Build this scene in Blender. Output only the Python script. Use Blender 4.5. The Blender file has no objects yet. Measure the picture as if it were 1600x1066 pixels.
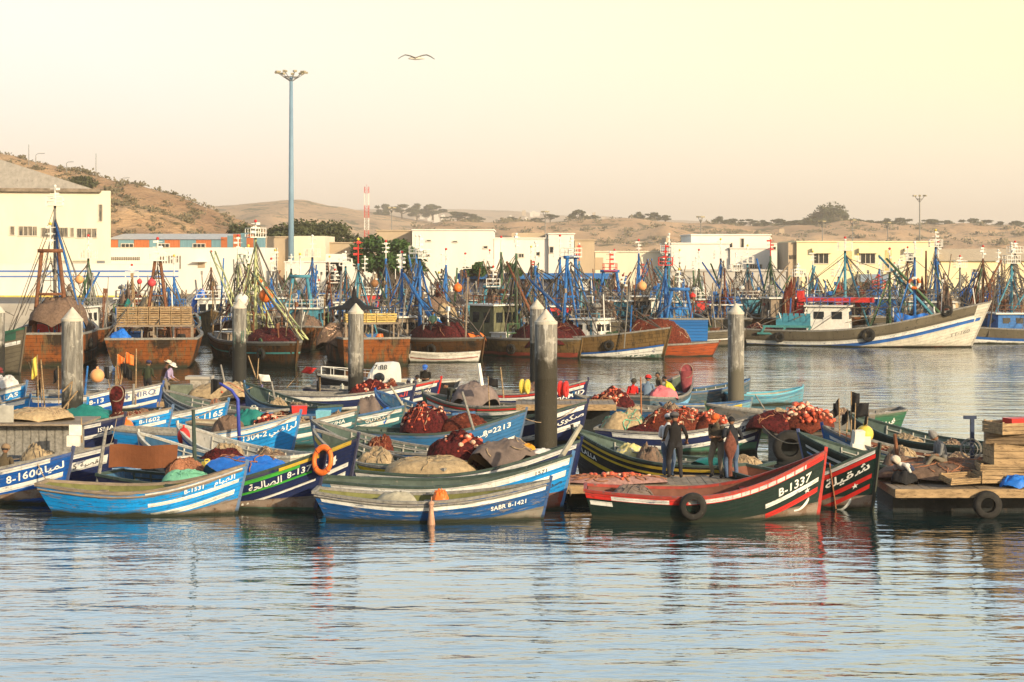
import bpy, bmesh, math, random
from mathutils import Vector, Matrix, noise
R = math.radians
S = bpy.context.scene
COL = S.collection
random.seed(7)
# ---------------------------------------------------------------- camera
F, H, HZ = 2700.0, 6.8, 395.0          # focal length in photo pixels, camera height, horizon row
cd = bpy.data.cameras.new('camera'); cam = bpy.data.objects.new('camera', cd); COL.objects.link(cam)
cd.sensor_width = 36; cd.lens = 36 * F / 1600; cd.shift_y = -(533 - HZ) / 1600
cd.clip_start = 1; cd.clip_end = 9000
cam.location = (0, 0, H); cam.rotation_euler = (R(90), 0, 0)
S.camera = cam
# ---------------------------------------------------------------- light
SUN_EL, SUN_AZ = 17, 140               # azimuth clockwise from +Y: the sun is behind the camera, to the right
w = bpy.data.worlds.new('World'); S.world = w; w.use_nodes = True
nt = w.node_tree; nt.nodes.clear()
def wn(t, **k):
    n = nt.nodes.new(t)
    for a, b in k.items(): setattr(n, a, b)
    return n
out = wn('ShaderNodeOutputWorld'); bg = wn('ShaderNodeBackground'); bg.inputs[1].default_value = 0.1
sky = wn('ShaderNodeTexSky', sky_type='NISHITA'); sky.sun_disc = False
sky.sun_elevation = R(SUN_EL); sky.sun_rotation = R(SUN_AZ); sky.air_density = 1.0; sky.dust_density = 2.5; sky.ozone_density = 1.2
tc = wn('ShaderNodeTexCoord'); sx = wn('ShaderNodeSeparateXYZ'); nt.links.new(tc.outputs['Generated'], sx.inputs[0])
mr = wn('ShaderNodeMapRange'); mr.interpolation_type = 'SMOOTHSTEP'
mr.inputs[1].default_value = 0.42; mr.inputs[2].default_value = 0.75; mr.inputs[3].default_value = 0.95; mr.inputs[4].default_value = 0.10
nt.links.new(sx.outputs['Z'], mr.inputs[0])
mx = wn('ShaderNodeMapRange'); mx.inputs[1].default_value = -0.10; mx.inputs[2].default_value = 0.42
ad = wn('ShaderNodeMath', operation='MULTIPLY_ADD'); ad.inputs[1].default_value = 1.2
nt.links.new(sx.outputs['Z'], ad.inputs[0]); nt.links.new(sx.outputs['X'], ad.inputs[2]); nt.links.new(ad.outputs[0], mx.inputs[0])
cm = wn('ShaderNodeMix', data_type='RGBA')
cm.inputs[6].default_value = (8.3, 7.7, 6.9, 1); cm.inputs[7].default_value = (8.3, 7.7, 4.9, 1)
nt.links.new(mx.outputs[0], cm.inputs[0])
hi = wn('ShaderNodeMix', data_type='RGBA')     # overhead the veil of mist turns from cream to pale grey blue
mh = wn('ShaderNodeMapRange'); mh.interpolation_type = 'SMOOTHSTEP'
mh.inputs[1].default_value = 0.14; mh.inputs[2].default_value = 0.25
nt.links.new(sx.outputs['Z'], mh.inputs[0]); nt.links.new(mh.outputs[0], hi.inputs[0])
hz_ = wn('ShaderNodeMix', data_type='RGBA'); mz = wn('ShaderNodeMapRange'); mz.interpolation_type = 'SMOOTHSTEP'; mz.inputs[1].default_value = .0; mz.inputs[2].default_value = .12
nt.links.new(sx.outputs['Z'], mz.inputs[0]); nt.links.new(mz.outputs[0], hz_.inputs[0]); hz_.inputs[6].default_value = (8.1, 6.8, 5.4, 1); nt.links.new(cm.outputs[2], hz_.inputs[7])
nt.links.new(hz_.outputs[2], hi.inputs[6]); hi.inputs[7].default_value = (8.3, 10.4, 11.7, 1)
mm = wn('ShaderNodeMix', data_type='RGBA')
my = wn('ShaderNodeMapRange'); my.interpolation_type = 'SMOOTHSTEP'; my.inputs[1].default_value = -.35; my.inputs[2].default_value = .45; my.inputs[3].default_value = .22; my.inputs[4].default_value = 1.0   # mist thinned behind the camera, out of view, to weaken the fill light
nt.links.new(sx.outputs['Y'], my.inputs[0]); mf = wn('ShaderNodeMath', operation='MULTIPLY'); nt.links.new(mr.outputs[0], mf.inputs[0]); nt.links.new(my.outputs[0], mf.inputs[1])
nt.links.new(mf.outputs[0], mm.inputs[0]); nt.links.new(sky.outputs[0], mm.inputs[6]); nt.links.new(hi.outputs[2], mm.inputs[7])
nt.links.new(mm.outputs[2], bg.inputs[0]); nt.links.new(bg.outputs[0], out.inputs[0])
sd = bpy.data.lights.new('sun', 'SUN'); sd.energy = 4.3; sd.angle = R(0.6); sd.color = (1, 0.80, 0.52)
so = bpy.data.objects.new('sun', sd); COL.objects.link(so)
d = Vector((math.sin(R(SUN_AZ)) * math.cos(R(SUN_EL)), math.cos(R(SUN_AZ)) * math.cos(R(SUN_EL)), math.sin(R(SUN_EL))))
so.rotation_euler = d.to_track_quat('Z', 'Y').to_euler(); so.location = d * 100
S.view_settings.view_transform = 'Standard'; S.view_settings.look = 'None'
S.view_settings.exposure = 0.6; S.view_settings.gamma = 1
S.cycles.use_denoising = True
S.cycles.max_bounces = 6; S.cycles.diffuse_bounces = 2; S.cycles.glossy_bounces = 3; S.cycles.volume_bounces = 0
S.cycles.transmission_bounces = 2; S.cycles.caustics_reflective = False; S.cycles.caustics_refractive = False
# ---------------------------------------------------------------- helpers
def at(px, py, z=0.0):
    Y = F * (H - z) / (py - HZ); return Vector(((px - 800) * Y / F, Y, z))
def atY(px, py, Y): return Vector(((px - 800) * Y / F, Y, H - (py - HZ) * Y / F))
def XP(px, Y): return (px - 800) * Y / F
def ZP(py, Y): return H - (py - HZ) * Y / F
class MB:
    def __init__(s): s.v = []; s.f = []; s.m = []; s.uv = {}
    def add(s, vs, fs, mi=0):
        b = len(s.v); s.v += [tuple(p) for p in vs]; s.f += [tuple(b + i for i in f) for f in fs]; s.m += [mi] * len(fs); return b
    def box(s, c, sz, rz=0, mi=0, M=None, tp=1.0):
        vs = [Vector((sx * sz[0] / 2 * (tp if k > 0 else 1), sy * sz[1] / 2 * (tp if k > 0 else 1), k * sz[2] / 2)) for k in (-1, 1) for sx, sy in ((-1, -1), (1, -1), (1, 1), (-1, 1))]
        m = M or Matrix.Rotation(rz, 3, 'Z')
        s.add([m @ p + Vector(c) for p in vs], [(3, 2, 1, 0), (4, 5, 6, 7), (0, 1, 5, 4), (1, 2, 6, 5), (2, 3, 7, 6), (3, 0, 4, 7)], mi)
    def bar(s, p, q, w, h=None, mi=0):
        p = Vector(p); q = Vector(q); d = q - p; m = d.to_track_quat('X', 'Z').to_matrix()
        s.box((p + q) / 2, (d.length, w, h or w), mi=mi, M=m)
    def tube(s, pts, r, n=6, mi=0, cap=True):
        pts = [Vector(p) for p in pts]; k = len(pts); rs = r if isinstance(r, (list, tuple)) else [r] * k
        vs = []; up = Vector((0, 0, 1)); a0 = None
        for i, p in enumerate(pts):
            d = (pts[min(i + 1, k - 1)] - pts[max(i - 1, 0)])
            d = d.normalized() if d.length > 1e-6 else up
            if a0 is None: a0 = d.orthogonal().normalized()
            a = a0 - d * a0.dot(d)
            a = a.normalized() if a.length > 1e-4 else d.orthogonal().normalized()
            a0 = a; b = d.cross(a)
            vs += [p + (a * math.cos(2 * math.pi * j / n) + b * math.sin(2 * math.pi * j / n)) * rs[i] for j in range(n)]
        fs = [(i * n + j, i * n + (j + 1) % n, (i + 1) * n + (j + 1) % n, (i + 1) * n + j) for i in range(k - 1) for j in range(n)]
        if cap: fs += [tuple(range(n - 1, -1, -1)), tuple((k - 1) * n + j for j in range(n))]
        s.add(vs, fs, mi)
    def ball(s, c, r, n=8, k=6, mi=0, M=None):
        r = r if isinstance(r, (list, tuple)) else (r, r, r); c = Vector(c); vs = []
        for i in range(k + 1):
            t = math.pi * i / k
            vs += [Vector((r[0] * math.sin(t) * math.cos(2 * math.pi * j / n), r[1] * math.sin(t) * math.sin(2 * math.pi * j / n), r[2] * math.cos(t))) for j in range(n)]
        if M: vs = [M @ p for p in vs]
        s.add([p + c for p in vs], [(i * n + j, (i + 1) * n + j, (i + 1) * n + (j + 1) % n, i * n + (j + 1) % n) for i in range(k) for j in range(n)], mi)
    def lathe(s, prof, n=16, mi=0, c=(0, 0, 0), axis='Z'):
        vs = []
        for r, z in prof:
            for j in range(n):
                a = 2 * math.pi * j / n
                p = (r * math.cos(a), r * math.sin(a), z)
                if axis == 'Y': p = (p[0], p[2], p[1])
                vs.append(Vector(p) + Vector(c))
        k = len(prof)
        fs = [(i * n + j, i * n + (j + 1) % n, (i + 1) * n + (j + 1) % n, (i + 1) * n + j) for i in range(k - 1) for j in range(n)]
        if axis == 'Y': fs = [f[::-1] for f in fs]
        s.add(vs, fs, mi)
    def torus(s, c, R0, r, n=20, k=8, mi=0, M=None, mif=None):
        vs = []
        for i in range(n):
            a = 2 * math.pi * i / n
            for j in range(k):
                b = 2 * math.pi * j / k
                p = Vector(((R0 + r * math.cos(b)) * math.cos(a), (R0 + r * math.cos(b)) * math.sin(a), r * math.sin(b)))
                vs.append((M @ p if M else p) + Vector(c))
        for i in range(n):
            pass
        b0 = len(s.v); s.v += [tuple(p) for p in vs]
        for i in range(n):
            for j in range(k):
                s.f.append((b0 + i * k + j, b0 + ((i + 1) % n) * k + j, b0 + ((i + 1) % n) * k + (j + 1) % k, b0 + i * k + (j + 1) % k))
                s.m.append(mif(i) if mif else mi)
    def grid(s, P, nu, nv, mi=0, uv=None):
        b = len(s.v)
        for i in range(nu + 1):
            for j in range(nv + 1):
                s.v.append(tuple(P(i / nu, j / nv)))
                if uv: s.uv[len(s.v) - 1] = uv(i / nu, j / nv)
        for i in range(nu):
            for j in range(nv):
                a = b + i * (nv + 1) + j; s.f.append((a, a + nv + 1, a + nv + 2, a + 1)); s.m.append(mi)
    def build(s, name, mats, parent=None, smooth=False, loc=None, rz=0, fix=False):
        me = bpy.data.meshes.new(name); me.from_pydata(s.v, [], s.f)
        mats = mats if isinstance(mats, (list, tuple)) else [mats]
        for m in mats: me.materials.append(m)
        me.polygons.foreach_set('material_index', s.m)
        if smooth: me.polygons.foreach_set('use_smooth', [True] * len(s.f))
        if s.uv:
            L = me.uv_layers.new(name='UVMap')
            for l in me.loops: L.data[l.index].uv = s.uv.get(l.vertex_index, (0, 0))
        if fix:
            bm = bmesh.new(); bm.from_mesh(me); bmesh.ops.recalc_face_normals(bm, faces=bm.faces); bm.to_mesh(me); bm.free()
        me.update()
        o = bpy.data.objects.new(name, me); COL.objects.link(o)
        if parent: o.parent = parent
        if loc is not None: o.location = loc
        o.rotation_euler.z = rz
        return o
def tag(o, label, cat, group=None):
    o['label'] = label; o['category'] = cat
    if group: o['group'] = group
    return o
def struct(o): o['kind'] = 'structure'; return o
def thing(name, label, cat, loc=(0, 0, 0), rz=0, group=None):
    o = bpy.data.objects.new(name, None); o.empty_display_size = .2; COL.objects.link(o); o.location = loc; o.rotation_euler.z = rz
    return tag(o, label, cat, group)
def copy_thing(o, loc, rz=None, label=None, group=None, sc=None):
    c = o.copy(); COL.objects.link(c); c.location = loc
    if rz is not None: c.rotation_euler.z = rz
    if sc: c.scale = (sc, sc, sc) if not isinstance(sc, tuple) else sc
    if label: c['label'] = label
    if group: c['group'] = group
    for ch in list(o.children):
        k = ch.copy(); COL.objects.link(k); k.parent = c
        for g in list(ch.children):
            q = g.copy(); COL.objects.link(q); q.parent = k
    return c
# ---------------------------------------------------------------- materials
CACHE = {}
class NT:
    def __init__(s, name):
        s.m = bpy.data.materials.new(name); s.m.use_nodes = True; s.t = s.m.node_tree
        s.b = s.t.nodes['Principled BSDF']; s.out = s.t.nodes['Material Output']
    def n(s, t, ins=None, **k):
        n = s.t.nodes.new(t)
        for a, b in k.items(): setattr(n, a, b)
        for a, b in (ins or {}).items():
            if isinstance(b, bpy.types.NodeSocket): s.t.links.new(b, n.inputs[a])
            else: n.inputs[a].default_value = b
        return n
    def math(s, op, a, b=0.0, clamp=False): 
        n = s.n('ShaderNodeMath', {0: a, 1: b}, operation=op); n.use_clamp = clamp; return n.outputs[0]
    def mix(s, f, a, b, blend='MIX'):
        c = lambda q: q if isinstance(q, bpy.types.NodeSocket) else (*q, 1)[:4]
        return s.n('ShaderNodeMix', {0: f, 6: c(a), 7: c(b)}, data_type='RGBA', blend_type=blend).outputs[2]
    def noise(s, vec, scale, detail=4, rough=.6): return s.n('ShaderNodeTexNoise', {'Vector': vec, 'Scale': scale, 'Detail': detail, 'Roughness': rough}).outputs[0]
    def step(s, v, lo, hi, a=0.0, b=1.0): return s.n('ShaderNodeMapRange', {0: v, 1: lo, 2: hi, 3: a, 4: b}).outputs[0]
    def coord(s, kind='Object', scale=(1, 1, 1)):
        c = s.n('ShaderNodeTexCoord').outputs[kind]
        return s.n('ShaderNodeMapping', {0: c, 3: scale}).outputs[0]
    def bump(s, h, dist, strength=1.0, normal=None):
        i = {'Height': h, 'Distance': dist, 'Strength': strength}
        if normal: i['Normal'] = normal
        return s.n('ShaderNodeBump', i).outputs[0]
    def set(s, **k):
        for a, b in k.items():
            a = a.replace('_', ' ')
            if isinstance(b, bpy.types.NodeSocket): s.t.links.new(b, s.b.inputs[a])
            else: s.b.inputs[a].default_value = (*b, 1) if a == 'Base Color' else b
def mat(key, col=None, rough=.7, var=.25, scale=4.0, stretch=(1, 1, 1), col2=None, thr=.55, bump=.01, metal=0.0, soft=.08, spec=.22):
    if key in CACHE: return CACHE[key]
    t = NT(key); v = t.coord('Object', stretch); rnd = t.n('ShaderNodeObjectInfo').outputs['Random']
    v = t.n('ShaderNodeVectorMath', {0: v, 1: t.n('ShaderNodeCombineXYZ', {0: t.math('MULTIPLY', rnd, 37.0), 1: t.math('MULTIPLY', rnd, 11.0)}).outputs[0]}, operation='ADD').outputs[0]
    a = t.noise(v, scale, 5, .65); b = t.noise(v, scale * 4.7, 3)
    lo = tuple(c * (1 - var) for c in col); hi = tuple(min(1, c * (1 + var)) for c in col)
    c = t.mix(t.step(a, .3, .7), lo, hi)
    if col2: c = t.mix(t.step(t.noise(v, scale * 1.7, 6, .7), thr, thr + soft), c, col2)
    t.set(Base_Color=c, Roughness=t.step(b, .2, .8, max(0, rough - .12), min(1, rough + .12)), Metallic=metal)
    t.b.inputs['Specular IOR Level'].default_value = spec
    if bump: t.set(Normal=t.bump(b, bump, .7))
    CACHE[key] = t.m; return t.m
def paint(key, col, wear=.25, under=(.20, .17, .14), plank=.13, rough=.5):
    """old boat paint on planks: UV u = metres along the hull, v = metres below the sheer"""
    key = 'paint ' + key
    if key in CACHE: return CACHE[key]
    t = NT(key); uv = t.n('ShaderNodeTexCoord').outputs['UV']; rnd = t.n('ShaderNodeObjectInfo').outputs['Random']
    sh = t.n('ShaderNodeCombineXYZ', {0: t.math('MULTIPLY', rnd, 53.0), 1: t.math('MULTIPLY', rnd, 0.0)}).outputs[0]
    p = t.n('ShaderNodeVectorMath', {0: uv, 1: sh}, operation='ADD').outputs[0]
    sv = t.n('ShaderNodeSeparateXYZ', {0: uv}).outputs
    st = t.n('ShaderNodeMapping', {0: p, 3: (1.2, 7, 1)}).outputs[0]
    st2 = t.n('ShaderNodeMapping', {0: p, 3: (5, .8, 1)}).outputs[0]
    a = t.noise(st, 1.6, 8, .72); b = t.noise(p, 1.1, 4); g = t.noise(st2, 2.2, 5, .7); fine = t.noise(p, 40, 3)
    c = t.mix(t.step(b, .3, .7), tuple(x * .72 for x in col), tuple(min(1, x * 1.18) for x in col))
    c = t.mix(t.step(g, .52, .75, 0, .45), c, tuple(x * .35 + .03 for x in col))       # run-down grime
    lim = .72 - wear * .42
    c = t.mix(t.step(a, lim, lim + .05, 0, .85), c, under)
    sc_ = t.noise(t.n('ShaderNodeMapping', {0: p, 3: (2.2, 15, 1)}).outputs[0], 1.3, 9, .75); c = t.mix(t.step(sc_, .60 - wear * .08, .64 - wear * .08, 0, .8), c, tuple(x * .16 + .012 for x in col))   # dark scuffs
    c = t.mix(t.math('MULTIPLY', t.step(sv[1], .16, .05), t.step(a, .44, .5, 0, .75 * min(1, wear * 2))), c, under)     # rubbed along the rail
    seam = t.math('LESS_THAN', t.math('FRACT', t.math('ADD', t.math('DIVIDE', sv[1], plank), t.math('MULTIPLY', b, .25))), .10)
    c = t.mix(t.math('MULTIPLY', seam, .35), c, (.03, .03, .03))
    oz = t.n('ShaderNodeSeparateXYZ', {0: t.n('ShaderNodeTexCoord').outputs['Object']}).outputs[2]
    c = t.mix(t.step(t.math('SUBTRACT', oz, t.math('MULTIPLY', b, .28)), .02, -.09), c, (.025, .03, .02))  # weed at the waterline
    t.set(Base_Color=c, Roughness=t.step(a, .3, .7, rough - .12, rough + .25))
    h = t.math('SUBTRACT', t.math('ADD', a, t.math('MULTIPLY', fine, .25)), t.math('MULTIPLY', seam, 1.2))
    t.set(Normal=t.bump(h, .022, .9)); t.b.inputs['Specular IOR Level'].default_value = .18
    CACHE[key] = t.m; return t.m
WOOD = mat('weathered wood', (.24, .19, .14), .8, .35, 3, (1, 1, 5), (.10, .085, .07), .58)
PLANK = mat('golden plank', (.32, .22, .12), .8, .4, 3, (1, 4, 4), (.15, .10, .06), .54)  # golden brown base colour with darker grain patches
GREYWOOD = mat('grey wood', (.22, .21, .19), .85, .35, 3, (3, 3, 3), (.09, .09, .085), .58)
DARKWOOD = mat('dark wet wood', (.035, .03, .025), .6, .4, 4)
WHITE = mat('white paint', (.74, .72, .66), .6, .1, 5, (1, 1, 1), (.38, .34, .28), .66)
LETTER = mat('lettering white', (.72, .71, .66), .7, .1, 8, (1, 1, 1), (.20, .21, .25), .62)
BLACKL = mat('lettering black', (.03, .03, .03), .6)
RUBBER = mat('rubber', (.022, .021, .02), .8, .4, 6, (1, 1, 1), (.09, .08, .07), .62)
ROPE = mat('rope', (.34, .25, .16), .9, .4, 20)
ROPER = mat('brown red rope', (.30, .13, .07), .9, .4, 20)
LINE = mat('rigging line', (.10, .085, .07), .8, .4, 8)
NETRED = mat('dark red net', (.085, .011, .012), .95, .55, 7, (1, 1, 1), (.022, .004, .006), .50, .06)
NETRUST = mat('rust red net', (.13, .028, .015), .95, .5, 7, (1, 1, 1), (.045, .009, .008), .52, .06)
NETTAN = mat('tan net', (.36, .27, .16), .9, .35, 8, (1, 1, 1), (.20, .14, .08), .6, .02)
NETBROWN = mat('brown net', (.16, .105, .075), .9, .4, 9, (1, 1, 1), (.07, .045, .035), .6, .03)
FLOATR = mat('red float', (.50, .09, .045), .45, .4, 9, (1, 1, 1), (.55, .28, .15), .62)
FLOATP = mat('pale float', (.62, .45, .32), .5, .4, 9, (1, 1, 1), (.5, .16, .08), .5)
ORANGE = mat('orange plastic', (.72, .16, .03), .4, .12, 4, (1, 1, 1), (.45, .12, .05), .66)
CORK = mat('faded orange', (.70, .33, .14), .5, .1, 4)
YELLOW = mat('yellow plastic', (.60, .46, .08), .45, .1, 4)
RED = mat('red paint', (.50, .03, .025), .5, .2, 5, (1, 1, 1), (.30, .05, .04), .6)
BLUET = mat('blue tarp', (.02, .16, .60), .45, .2, 5, bump=.02)
TEAL = mat('teal tarp', (.016, .17, .15), .5, .2, 5, bump=.02)
BROWNT = mat('rust brown tarp', (.15, .052, .02), .75, .15, 3, (1, 1, 1), (.45, .3, .2), .78)
GREYT = mat('grey brown cloth', (.15, .115, .10), .85, .2, 5, bump=.02)
BLACK = mat('black cloth', (.012, .012, .014), .75, .3, 6)
STEELB = mat('blue steel', (.025, .13, .37), .55, .35, 5, (1, 1, 1), (.11, .085, .07), .60)
STEELT = mat('teal steel', (.06, .22, .30), .5, .25, 5, (1, 1, 1), (.12, .10, .08), .62)
STEELG = mat('green steel', (.06, .12, .06), .55, .3, 5, (1, 1, 1), (.12, .08, .05), .6)
STEELL = mat('pale green steel', (.42, .45, .22), .55, .3, 5, (1, 1, 1), (.2, .16, .08), .62)
STEELR = mat('rusty steel', (.17, .07, .035), .75, .4, 5, (1, 1, 1), (.06, .035, .025), .55)
STEELY = mat('grey steel', (.22, .21, .19), .6, .3, 5, (1, 1, 1), (.13, .08, .05), .6)
STEELW = mat('white steel', (.68, .66, .60), .55, .12, 5, (1, 1, 1), (.35, .22, .12), .68)
STEELRED = mat('red steel', (.50, .035, .03), .5, .25, 5, (1, 1, 1), (.25, .06, .04), .62)
GLASS = mat('dark glass', (.015, .02, .025), .12, .2, 2, bump=0, spec=.6)
SKIN = mat('skin', (.24, .125, .075), .6, .1, 12, bump=0)
# ---------------------------------------------------------------- water, ground, hills, haze
def water_mat():
    t = NT('harbour water')
    v = t.n('ShaderNodeTexCoord').outputs['Object']
    a = t.noise(t.n('ShaderNodeMapping', {0: v, 3: (.42, 1.15, 1)}).outputs[0], 1.0, 2, .5)
    b = t.noise(t.n('ShaderNodeMapping', {0: v, 2: (0, 0, R(12)), 3: (.9, 2.2, 1)}).outputs[0], 1.7, 2, .55)
    c = t.noise(t.n('ShaderNodeMapping', {0: v, 2: (0, 0, R(-9)), 3: (2.5, 6.0, 1)}).outputs[0], 2.0, 2, .5)
    patch = t.step(t.noise(t.n('ShaderNodeMapping', {0: v, 3: (.05, .12, 1)}).outputs[0], 1.0, 3, .55), .35, .65, .55, 1.25)
    h = t.math('ADD', t.math('MULTIPLY', a, 1.0), t.math('ADD', t.math('MULTIPLY', b, .27), t.math('MULTIPLY', c, .05)))
    h = t.math('MULTIPLY', h, patch)
    nb = t.bump(h, .078, 1.0); t.set(Base_Color=(.006, .026, .028), Roughness=.03, Normal=nb)
    t.b.inputs['IOR'].default_value = 1.45
    g = t.n('ShaderNodeBsdfGlossy', {'Color': (.93, .97, 1, 1), 'Roughness': .03, 'Normal': nb}); fr = t.n('ShaderNodeFresnel', {'IOR': 1.9, 'Normal': nb}).outputs[0]
    m = t.n('ShaderNodeMixShader', {0: t.math('MULTIPLY', fr, .72), 1: t.b.outputs[0], 2: g.outputs[0]}); t.t.links.new(m.outputs[0], t.out.inputs['Surface'])
    return t.m
mb = MB(); mb.add([(-1400, -55, 0), (1400, -55, 0), (1400, 168, 0), (-1400, 168, 0)], [(0, 1, 2, 3)])
struct(mb.build('water', water_mat()))
GROUND = mat('dusty ground', (.33, .25, .17), .95, .3, .08, (1, 1, 1), (.20, .16, .10), .58, .05)
CONC = mat('quay concrete', (.36, .33, .29), .9, .2, .6, (1, 1, 1), (.2, .18, .15), .6)
mb = MB(); mb.add([(-2900, 171, 1.49), (2900, 171, 1.49), (2900, 5200, 1.49), (-2900, 5200, 1.49)], [(0, 1, 2, 3)])
struct(mb.build('ground', GROUND))
mb = MB(); mb.box((0, 169.5, -1.2), (2800, 3, 5.5)); mb.box((0, 168.4, 1.7), (2800, .5, .3))
struct(mb.build('quay', CONC))
mb = MB(); mb.add([(-400, 171.05, 1.51), (400, 171.05, 1.51), (400, 206, 1.51), (-400, 206, 1.51)], [(0, 1, 2, 3)])
struct(mb.build('road', mat('harbour road', (.16, .145, .13), .9, .2, .3)))
SCRUBC = (.085, .085, .045)
def hill_mat(key, sand, rock, cover, sc):
    t = NT(key); v = t.coord('Object', (1, 1, 2.2))
    a = t.noise(v, .035 * sc, 6, .6); b = t.noise(v, .16 * sc, 6, .7); c = t.noise(v, .5 * sc, 5, .7)
    col = t.mix(t.step(a, .35, .65), sand, rock); col = t.mix(t.step(c, .55, .7, 0, .7), col, tuple(x * .55 for x in rock))
    col = t.mix(t.step(b, cover, cover + .07, 0, .9), col, SCRUBC)
    t.set(Base_Color=col, Roughness=.95, Normal=t.bump(t.math('ADD', b, c), 1.4, 1.0)); t.b.inputs['Specular IOR Level'].default_value = .1
    return t.m
def hill(prof, Yc, depth0, depth1, m, nx=150, ny=34, rough=2.0, sc=.05, name='hill', terrace=0):
    """prof: crest as (photo px, photo row) at distance Yc; falls to the ground depth0 in front and depth1 behind"""
    xs = [(XP(p, Yc), max(1.3, ZP(q, Yc))) for p, q in prof]
    def crest(x):
        for (a, za), (b, zb) in zip(xs, xs[1:]):
            if x <= b:
                f = max(0, (x - a) / (b - a)); f = f * f * (3 - 2 * f) * .5 + f * .5; return za + (zb - za) * f
        return xs[-1][1]
    x0, x1 = xs[0][0], xs[-1][0]
    def P(u, v):
        x = x0 + (x1 - x0) * u; y = -depth0 + (depth0 + depth1) * v
        f = 1 - abs(y) / (depth0 if y < 0 else depth1); f = max(0, f); g = f ** .8 if y < 0 else f * f * (3 - 2 * f)
        if terrace and y < 0: k = f * terrace; g = (math.floor(k) + min(1, (k - math.floor(k)) * 3)) / terrace
        n = noise.fractal(Vector((x * sc, (y + Yc) * sc, 3)), .9, 2.1, 5) * rough
        nr = noise.ridged_multi_fractal(Vector((x * sc * 1.3, y * sc * .5, 9)), .9, 2.1, 4, .9, 2) * rough * .6
        return (x, Yc + y, 1.3 + (crest(x) - 1.3) * g + (n + nr - rough * .5) * min(1, (1 - abs(2 * f - 1)) * 1.2 + .12 * f))
    mb = MB(); mb.grid(P, nx, ny); o = mb.build(name, m, smooth=True); struct(o); return P
HL = hill([(-420, 150), (-200, 195), (0, 240), (60, 253), (130, 270), (200, 288), (260, 302), (320, 325), (380, 352), (440, 374), (520, 392)], 430, 120, 160,
     hill_mat('rocky hillside', (.56, .37, .21), (.36, .22, .13), .58, 1.0), 220, 60, 2.6, .05)
hill([(150, 350), (330, 322), (395, 317), (470, 311), (520, 322), (590, 333), (660, 345), (760, 372), (860, 392)], 2000, 560, 600,
     hill_mat('scrubby hill', (.54, .36, .21), (.34, .22, .13), .53, .25), 130, 50, 9, .011)
HR = hill([(560, 388), (700, 352), (800, 350), (900, 349), (960, 346), (1060, 352), (1120, 358), (1200, 356), (1280, 352), (1380, 356), (1470, 357), (1600, 362), (1750, 366), (2000, 380)], 1400, 560, 560,
     hill_mat('dry terraced hill', (.62, .40, .22), (.42, .26, .15), .55, .28), 240, 70, 5.0, .015, terrace=3)
hill([(-300, 345), (200, 330), (500, 330), (720, 326), (900, 336), (1100, 346), (1300, 350), (1700, 352), (2100, 350)], 4300, 1000, 700,
     hill_mat('far hill', (.5, .35, .23), (.36, .25, .17), .58, .1), 140, 24, 22, .0035)
# sandy quarry shelf on the right hill
def haze():
    t = NT('haze'); t.t.nodes.remove(t.b)
    v = t.n('ShaderNodeVolumePrincipled', {'Color': (1.0, .86, .72, 1), 'Density': .00028, 'Anisotropy': .1})
    t.t.links.new(v.outputs[0], t.out.inputs['Volume'])
    mb = MB(); mb.box((0, 2560, 62), (5900, 5240, 134)); o = mb.build('haze', t.m); o['kind'] = 'stuff'; return o
haze()
# ---------------------------------------------------------------- buildings
CREAM = mat('cream render', (.66, .60, .47), .85, .06, .5, (1, 1, .3), (.46, .38, .28), .66, .01, soft=.2)
WALLW = mat('white render', (.70, .67, .61), .85, .06, .4, (1, 1, .3), (.46, .40, .33), .66, .01, soft=.2)
TANW = mat('tan render and shaded wall', (.42, .33, .23), .9, .1, .4, (1, 1, .4), (.33, .25, .17), .65, .01)  # real tan walls, and shade painted on side faces elsewhere
YELW = mat('yellow render', (.72, .63, .40), .85, .06, .5, (1, 1, .3), (.52, .42, .24), .64, .01, soft=.2)
GREYW = mat('grey wall', (.42, .40, .37), .9, .1, .5, (1, 1, .4), (.28, .25, .22), .62)
ROOFG = mat('corrugated grey roof', (.42, .36, .28), .85, .2, .5, (4, 1, 1), (.22, .19, .16), .6)
PANB = mat('blue panel', (.16, .30, .36), .6, .12, 1, (6, 6, .2)); PANO = mat('orange panel', (.46, .15, .06), .6, .15, 1, (6, 6, .2))
FRAMEW = mat('window frame', (.55, .50, .42), .7); BLUES = mat('blue stripe', (.10, .19, .45), .7, .15, 1)
def bldg(label, px0, px1, top, Y, depth, m, bot=None, name='building', zb=1.45, parapet=.35, cat='building'):
    x0, x1 = XP(px0, Y), XP(px1, Y); zt = ZP(top, Y); t = thing(name, label, cat, ((x0 + x1) / 2, Y, zb))
    h = zt - zb; W = x1 - x0
    mb = MB(); mb.box((0, depth / 2, h / 2), (W, depth, h)); mb.build('wall', m, t)
    if parapet:
        mb = MB()
        for c, s in (((0, .0, h + .06), (W + .16, .34, .16)), ((0, depth, h + .06), (W + .16, .34, .16)), ((-W / 2, depth / 2, h + .055), (.34, depth - .36, .15)), ((W / 2, depth / 2, h + .055), (.34, depth - .36, .15))): mb.box(c, s)
        mb.build('parapet', m, t)
    t['_g'] = 0; del t['_g']
    return t, lambda px: XP(px, Y) - (x0 + x1) / 2, lambda py: ZP(py, Y) - zb
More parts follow.
